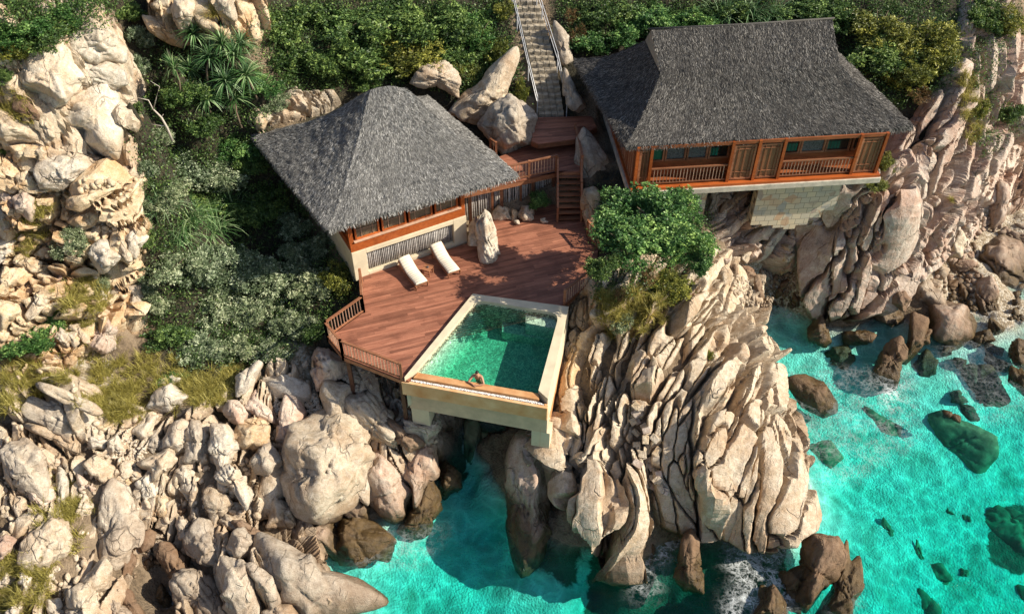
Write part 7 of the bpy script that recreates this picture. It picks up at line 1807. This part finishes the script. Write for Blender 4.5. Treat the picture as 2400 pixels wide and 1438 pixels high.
def tuft_obj(px, py, V, Fc, T, mat, name, label, cat, group=None, s=1.0):
    c = hit(px, py); o = mesh_np(name, V*s, Fc, mat, smooth=False, col=T); o.location = c; o.rotation_euler = (0, 0, rr.uniform(0, 6)); tag(o, label, cat, group); return o
for i, (x, y, s, lab) in enumerate([(380,490,1.2,'long bladed reeds arching against the left cliff'),(450,520,1.3,'long bladed reeds in the middle of the gully'),(500,545,1.2,'long arching reeds right of the middle clump'),(430,560,1.1,'lowest clump of long arching reeds in the gully'),(540,480,1.0,'upper right clump of long reeds in the gully shadow'),
      (1690,40,1.4,'long hanging grass behind the villa ridge, left clump'),(1760,30,1.5,'long hanging grass behind the villa ridge, middle clump'),(1810,50,1.3,'long hanging grass behind the villa ridge, right clump')]):
    V, Fc, T = tuft_mesh(50+i, 130, 1.7, .022, .42, None)
    tuft_obj(x, y, V, Fc, T, ML['spiky'], 'reeds', lab, 'reeds', 'clumps of long bladed reeds', s)
for i, (x, y, s, lab) in enumerate([(1440,785,1.0,'lowest yellow grass tuft on the headland shoulder'),(1520,735,1.1,'large golden grass tuft on top of the headland'),(1495,725,.9,'golden grass tuft left of the large one'),(1430,705,.8,'small grass tuft near the deck balustrade'),(1545,712,.8,'golden tuft right of the large one'),
      (1585,615,.9,'bright yellow green rosette of grass at the foot of the leafy tree'),(180,700,1.0,'dry grass tuft on the middle of the left cliff'),(200,650,1.0,'yellow grass tuft under the small bright block'),(500,35,1.0,'dry grass tuft on the angular tan boulder'),(2230,470,.5,'small green tuft on the pink cliff')]):
    V, Fc, T = tuft_mesh(80+i, 260, .85, .012, .3, None)
    tuft_obj(x, y, V, Fc, T, ML['grass'], 'grass_tuft', lab, 'grass tuft', 'single tufts of dry grass', s)
def grass_area(name, label, polys, n, seed, mat, L=.6, blades=34):
    rng = np.random.default_rng(seed); Vs = []; Fs = []; Ts = []; n0 = 0
    var = [tuft_mesh(seed*10+k, blades, L, .013, .3, None) for k in range(6)]
    for poly, m_ in zip(polys, n):
        xs = [p[0] for p in poly]; ys = [p[1] for p in poly]; i = 0
        while i < m_:
            x = rng.uniform(min(xs), max(xs)); y = rng.uniform(min(ys), max(ys))
            if not in_px(x, y, poly): continue
            c = hit(x, y); V, Fc, T = var[rng.integers(6)]; a = rng.uniform(0, 6.28); R_ = np.array([[math.cos(a), -math.sin(a), 0], [math.sin(a), math.cos(a), 0], [0, 0, 1]])
            Vs.append(V@R_.T*rng.uniform(.7, 1.3)+c+[0, 0, .12]); Fs.append(Fc+n0); n0 += len(V); Ts.append(np.clip(T*.7+rng.uniform(0, .3), 0, 1)); i += 1
    o = mesh_np(name, np.concatenate(Vs), np.concatenate(Fs), mat, smooth=False, col=np.concatenate(Ts)); tag(o, label, 'grass', kind='stuff'); return o
grass_area('dry_grass', 'golden dry grass on the slopes below the gully and in the lower left corner',
  [[(100,860),(170,880),(60,960),(0,980),(0,880),(60,850)], [(210,860),(420,830),(440,900),(330,990),(260,990),(215,930)], [(430,880),(560,860),(560,940),(470,960),(430,930)], [(120,680),(220,650),(260,700),(230,770),(150,760)], [(130,1160),(200,1180),(180,1230),(130,1220)],
   [(0,1300),(130,1310),(110,1438),(0,1438)], [(80,490),(130,480),(110,560),(60,620),(30,580)], [(1400,690),(1560,680),(1560,760),(1470,800),(1400,760)], [(0,200),(60,230),(80,300),(0,290)], [(2230,120),(2290,200),(2300,330),(2270,360),(2250,240)], [(200,930),(330,900),(300,1000),(215,960)], [(180,800),(620,850),(620,930),(330,1010),(180,960)], [(0,830),(240,760),(330,830),(220,900),(0,920)], [(100,1100),(220,1150),(220,1300),(60,1330)]],
  [80, 120, 90, 80, 30, 110, 45, 120, 30, 60, 80, 20, 30, 40], 31, ML['grass'])
def cover(name, label, polys, ns, seed, mat):
    rng = np.random.default_rng(seed); Cs = []
    for poly, n in zip(polys, ns):
        xs = [p[0] for p in poly]; ys = [p[1] for p in poly]
        X = rng.uniform(min(xs), max(xs), n*3); Y = rng.uniform(min(ys), max(ys), n*3); k = inpoly(X, Y, poly); X, Y = X[k][:n], Y[k][:n]
        for a, b in zip(X, Y):
            c = hit(a, b); Cs.append(c+rng.normal(size=(34, 3))*[.26, .26, .12]+[0, 0, .14])
    C = np.concatenate(Cs); Q = leaf_quads(C, rng, (.09, .2), (.04, .08)); t = np.clip(rng.normal(.42, .22, len(C)), 0, 1)
    o = mesh_np(name, Q.reshape(-1, 3), np.arange(len(C)*4).reshape(-1, 4), mat, smooth=False, col=t); tag(o, label, 'ground cover', kind='stuff'); return o
cover('ground_cover', 'dark leafy undergrowth filling the gully and the slopes behind the houses',
  [[(330,100),(420,80),(640,60),(700,200),(600,300),(600,330),(760,540),(840,640),(840,700),(740,790),(620,860),(440,860),(340,760),(350,500),(330,300)],
   [(620,0),(1200,0),(1200,60),(1230,240),(1170,260),(1060,230),(980,200),(850,200),(650,220)], [(1300,0),(2250,0),(2240,200),(2080,260),(1980,130),(1960,60),(1540,80),(1380,130),(1330,110)],
   [(0,0),(280,0),(240,60),(160,90),(0,160)], [(1390,440),(1650,450),(1670,600),(1560,690),(1400,700),(1380,600)], [(2270,0),(2400,0),(2330,200),(2400,300),(2300,380),(2270,200)]],
  [1200, 1000, 1000, 220, 300, 160], 44, ML['green'])
# dead branch standing in the gully
db = PV(405, 330, float(hit(405, 330)[2])); base_s = scale_at(db)
def dpix(x, y, back=0): q = P(x, y, 0); d = ray(x, y); t = (db.y+back)/d[1]; return Vector(np.array([0, 0, CZ])+d*t)
m = MB(); dpix_ = dpix; dpix = lambda a, b, back=-2.2: dpix_(a, b, back)
m.tube([dpix(404, 330), dpix(392, 300), dpix(378, 275), dpix(358, 255), dpix(348, 235), dpix(322, 229)], [.07, .06, .05, .035, .025, .012], 6)
m.tube([dpix(385, 295), dpix(372, 294), dpix(354, 291)], [.035, .025, .012], 5); m.tube([dpix(360, 255), dpix(366, 230), dpix(374, 203), dpix(352, 190)], [.03, .022, .015, .008], 5); m.tube([dpix(378, 275), dpix(383, 268)], [.02, .01], 5)
o = m.build('dead_branch', M_DEADWOOD, None, smooth=True); tag(o, 'bare grey dead branch standing in the gully beside the left cliff', 'branch')
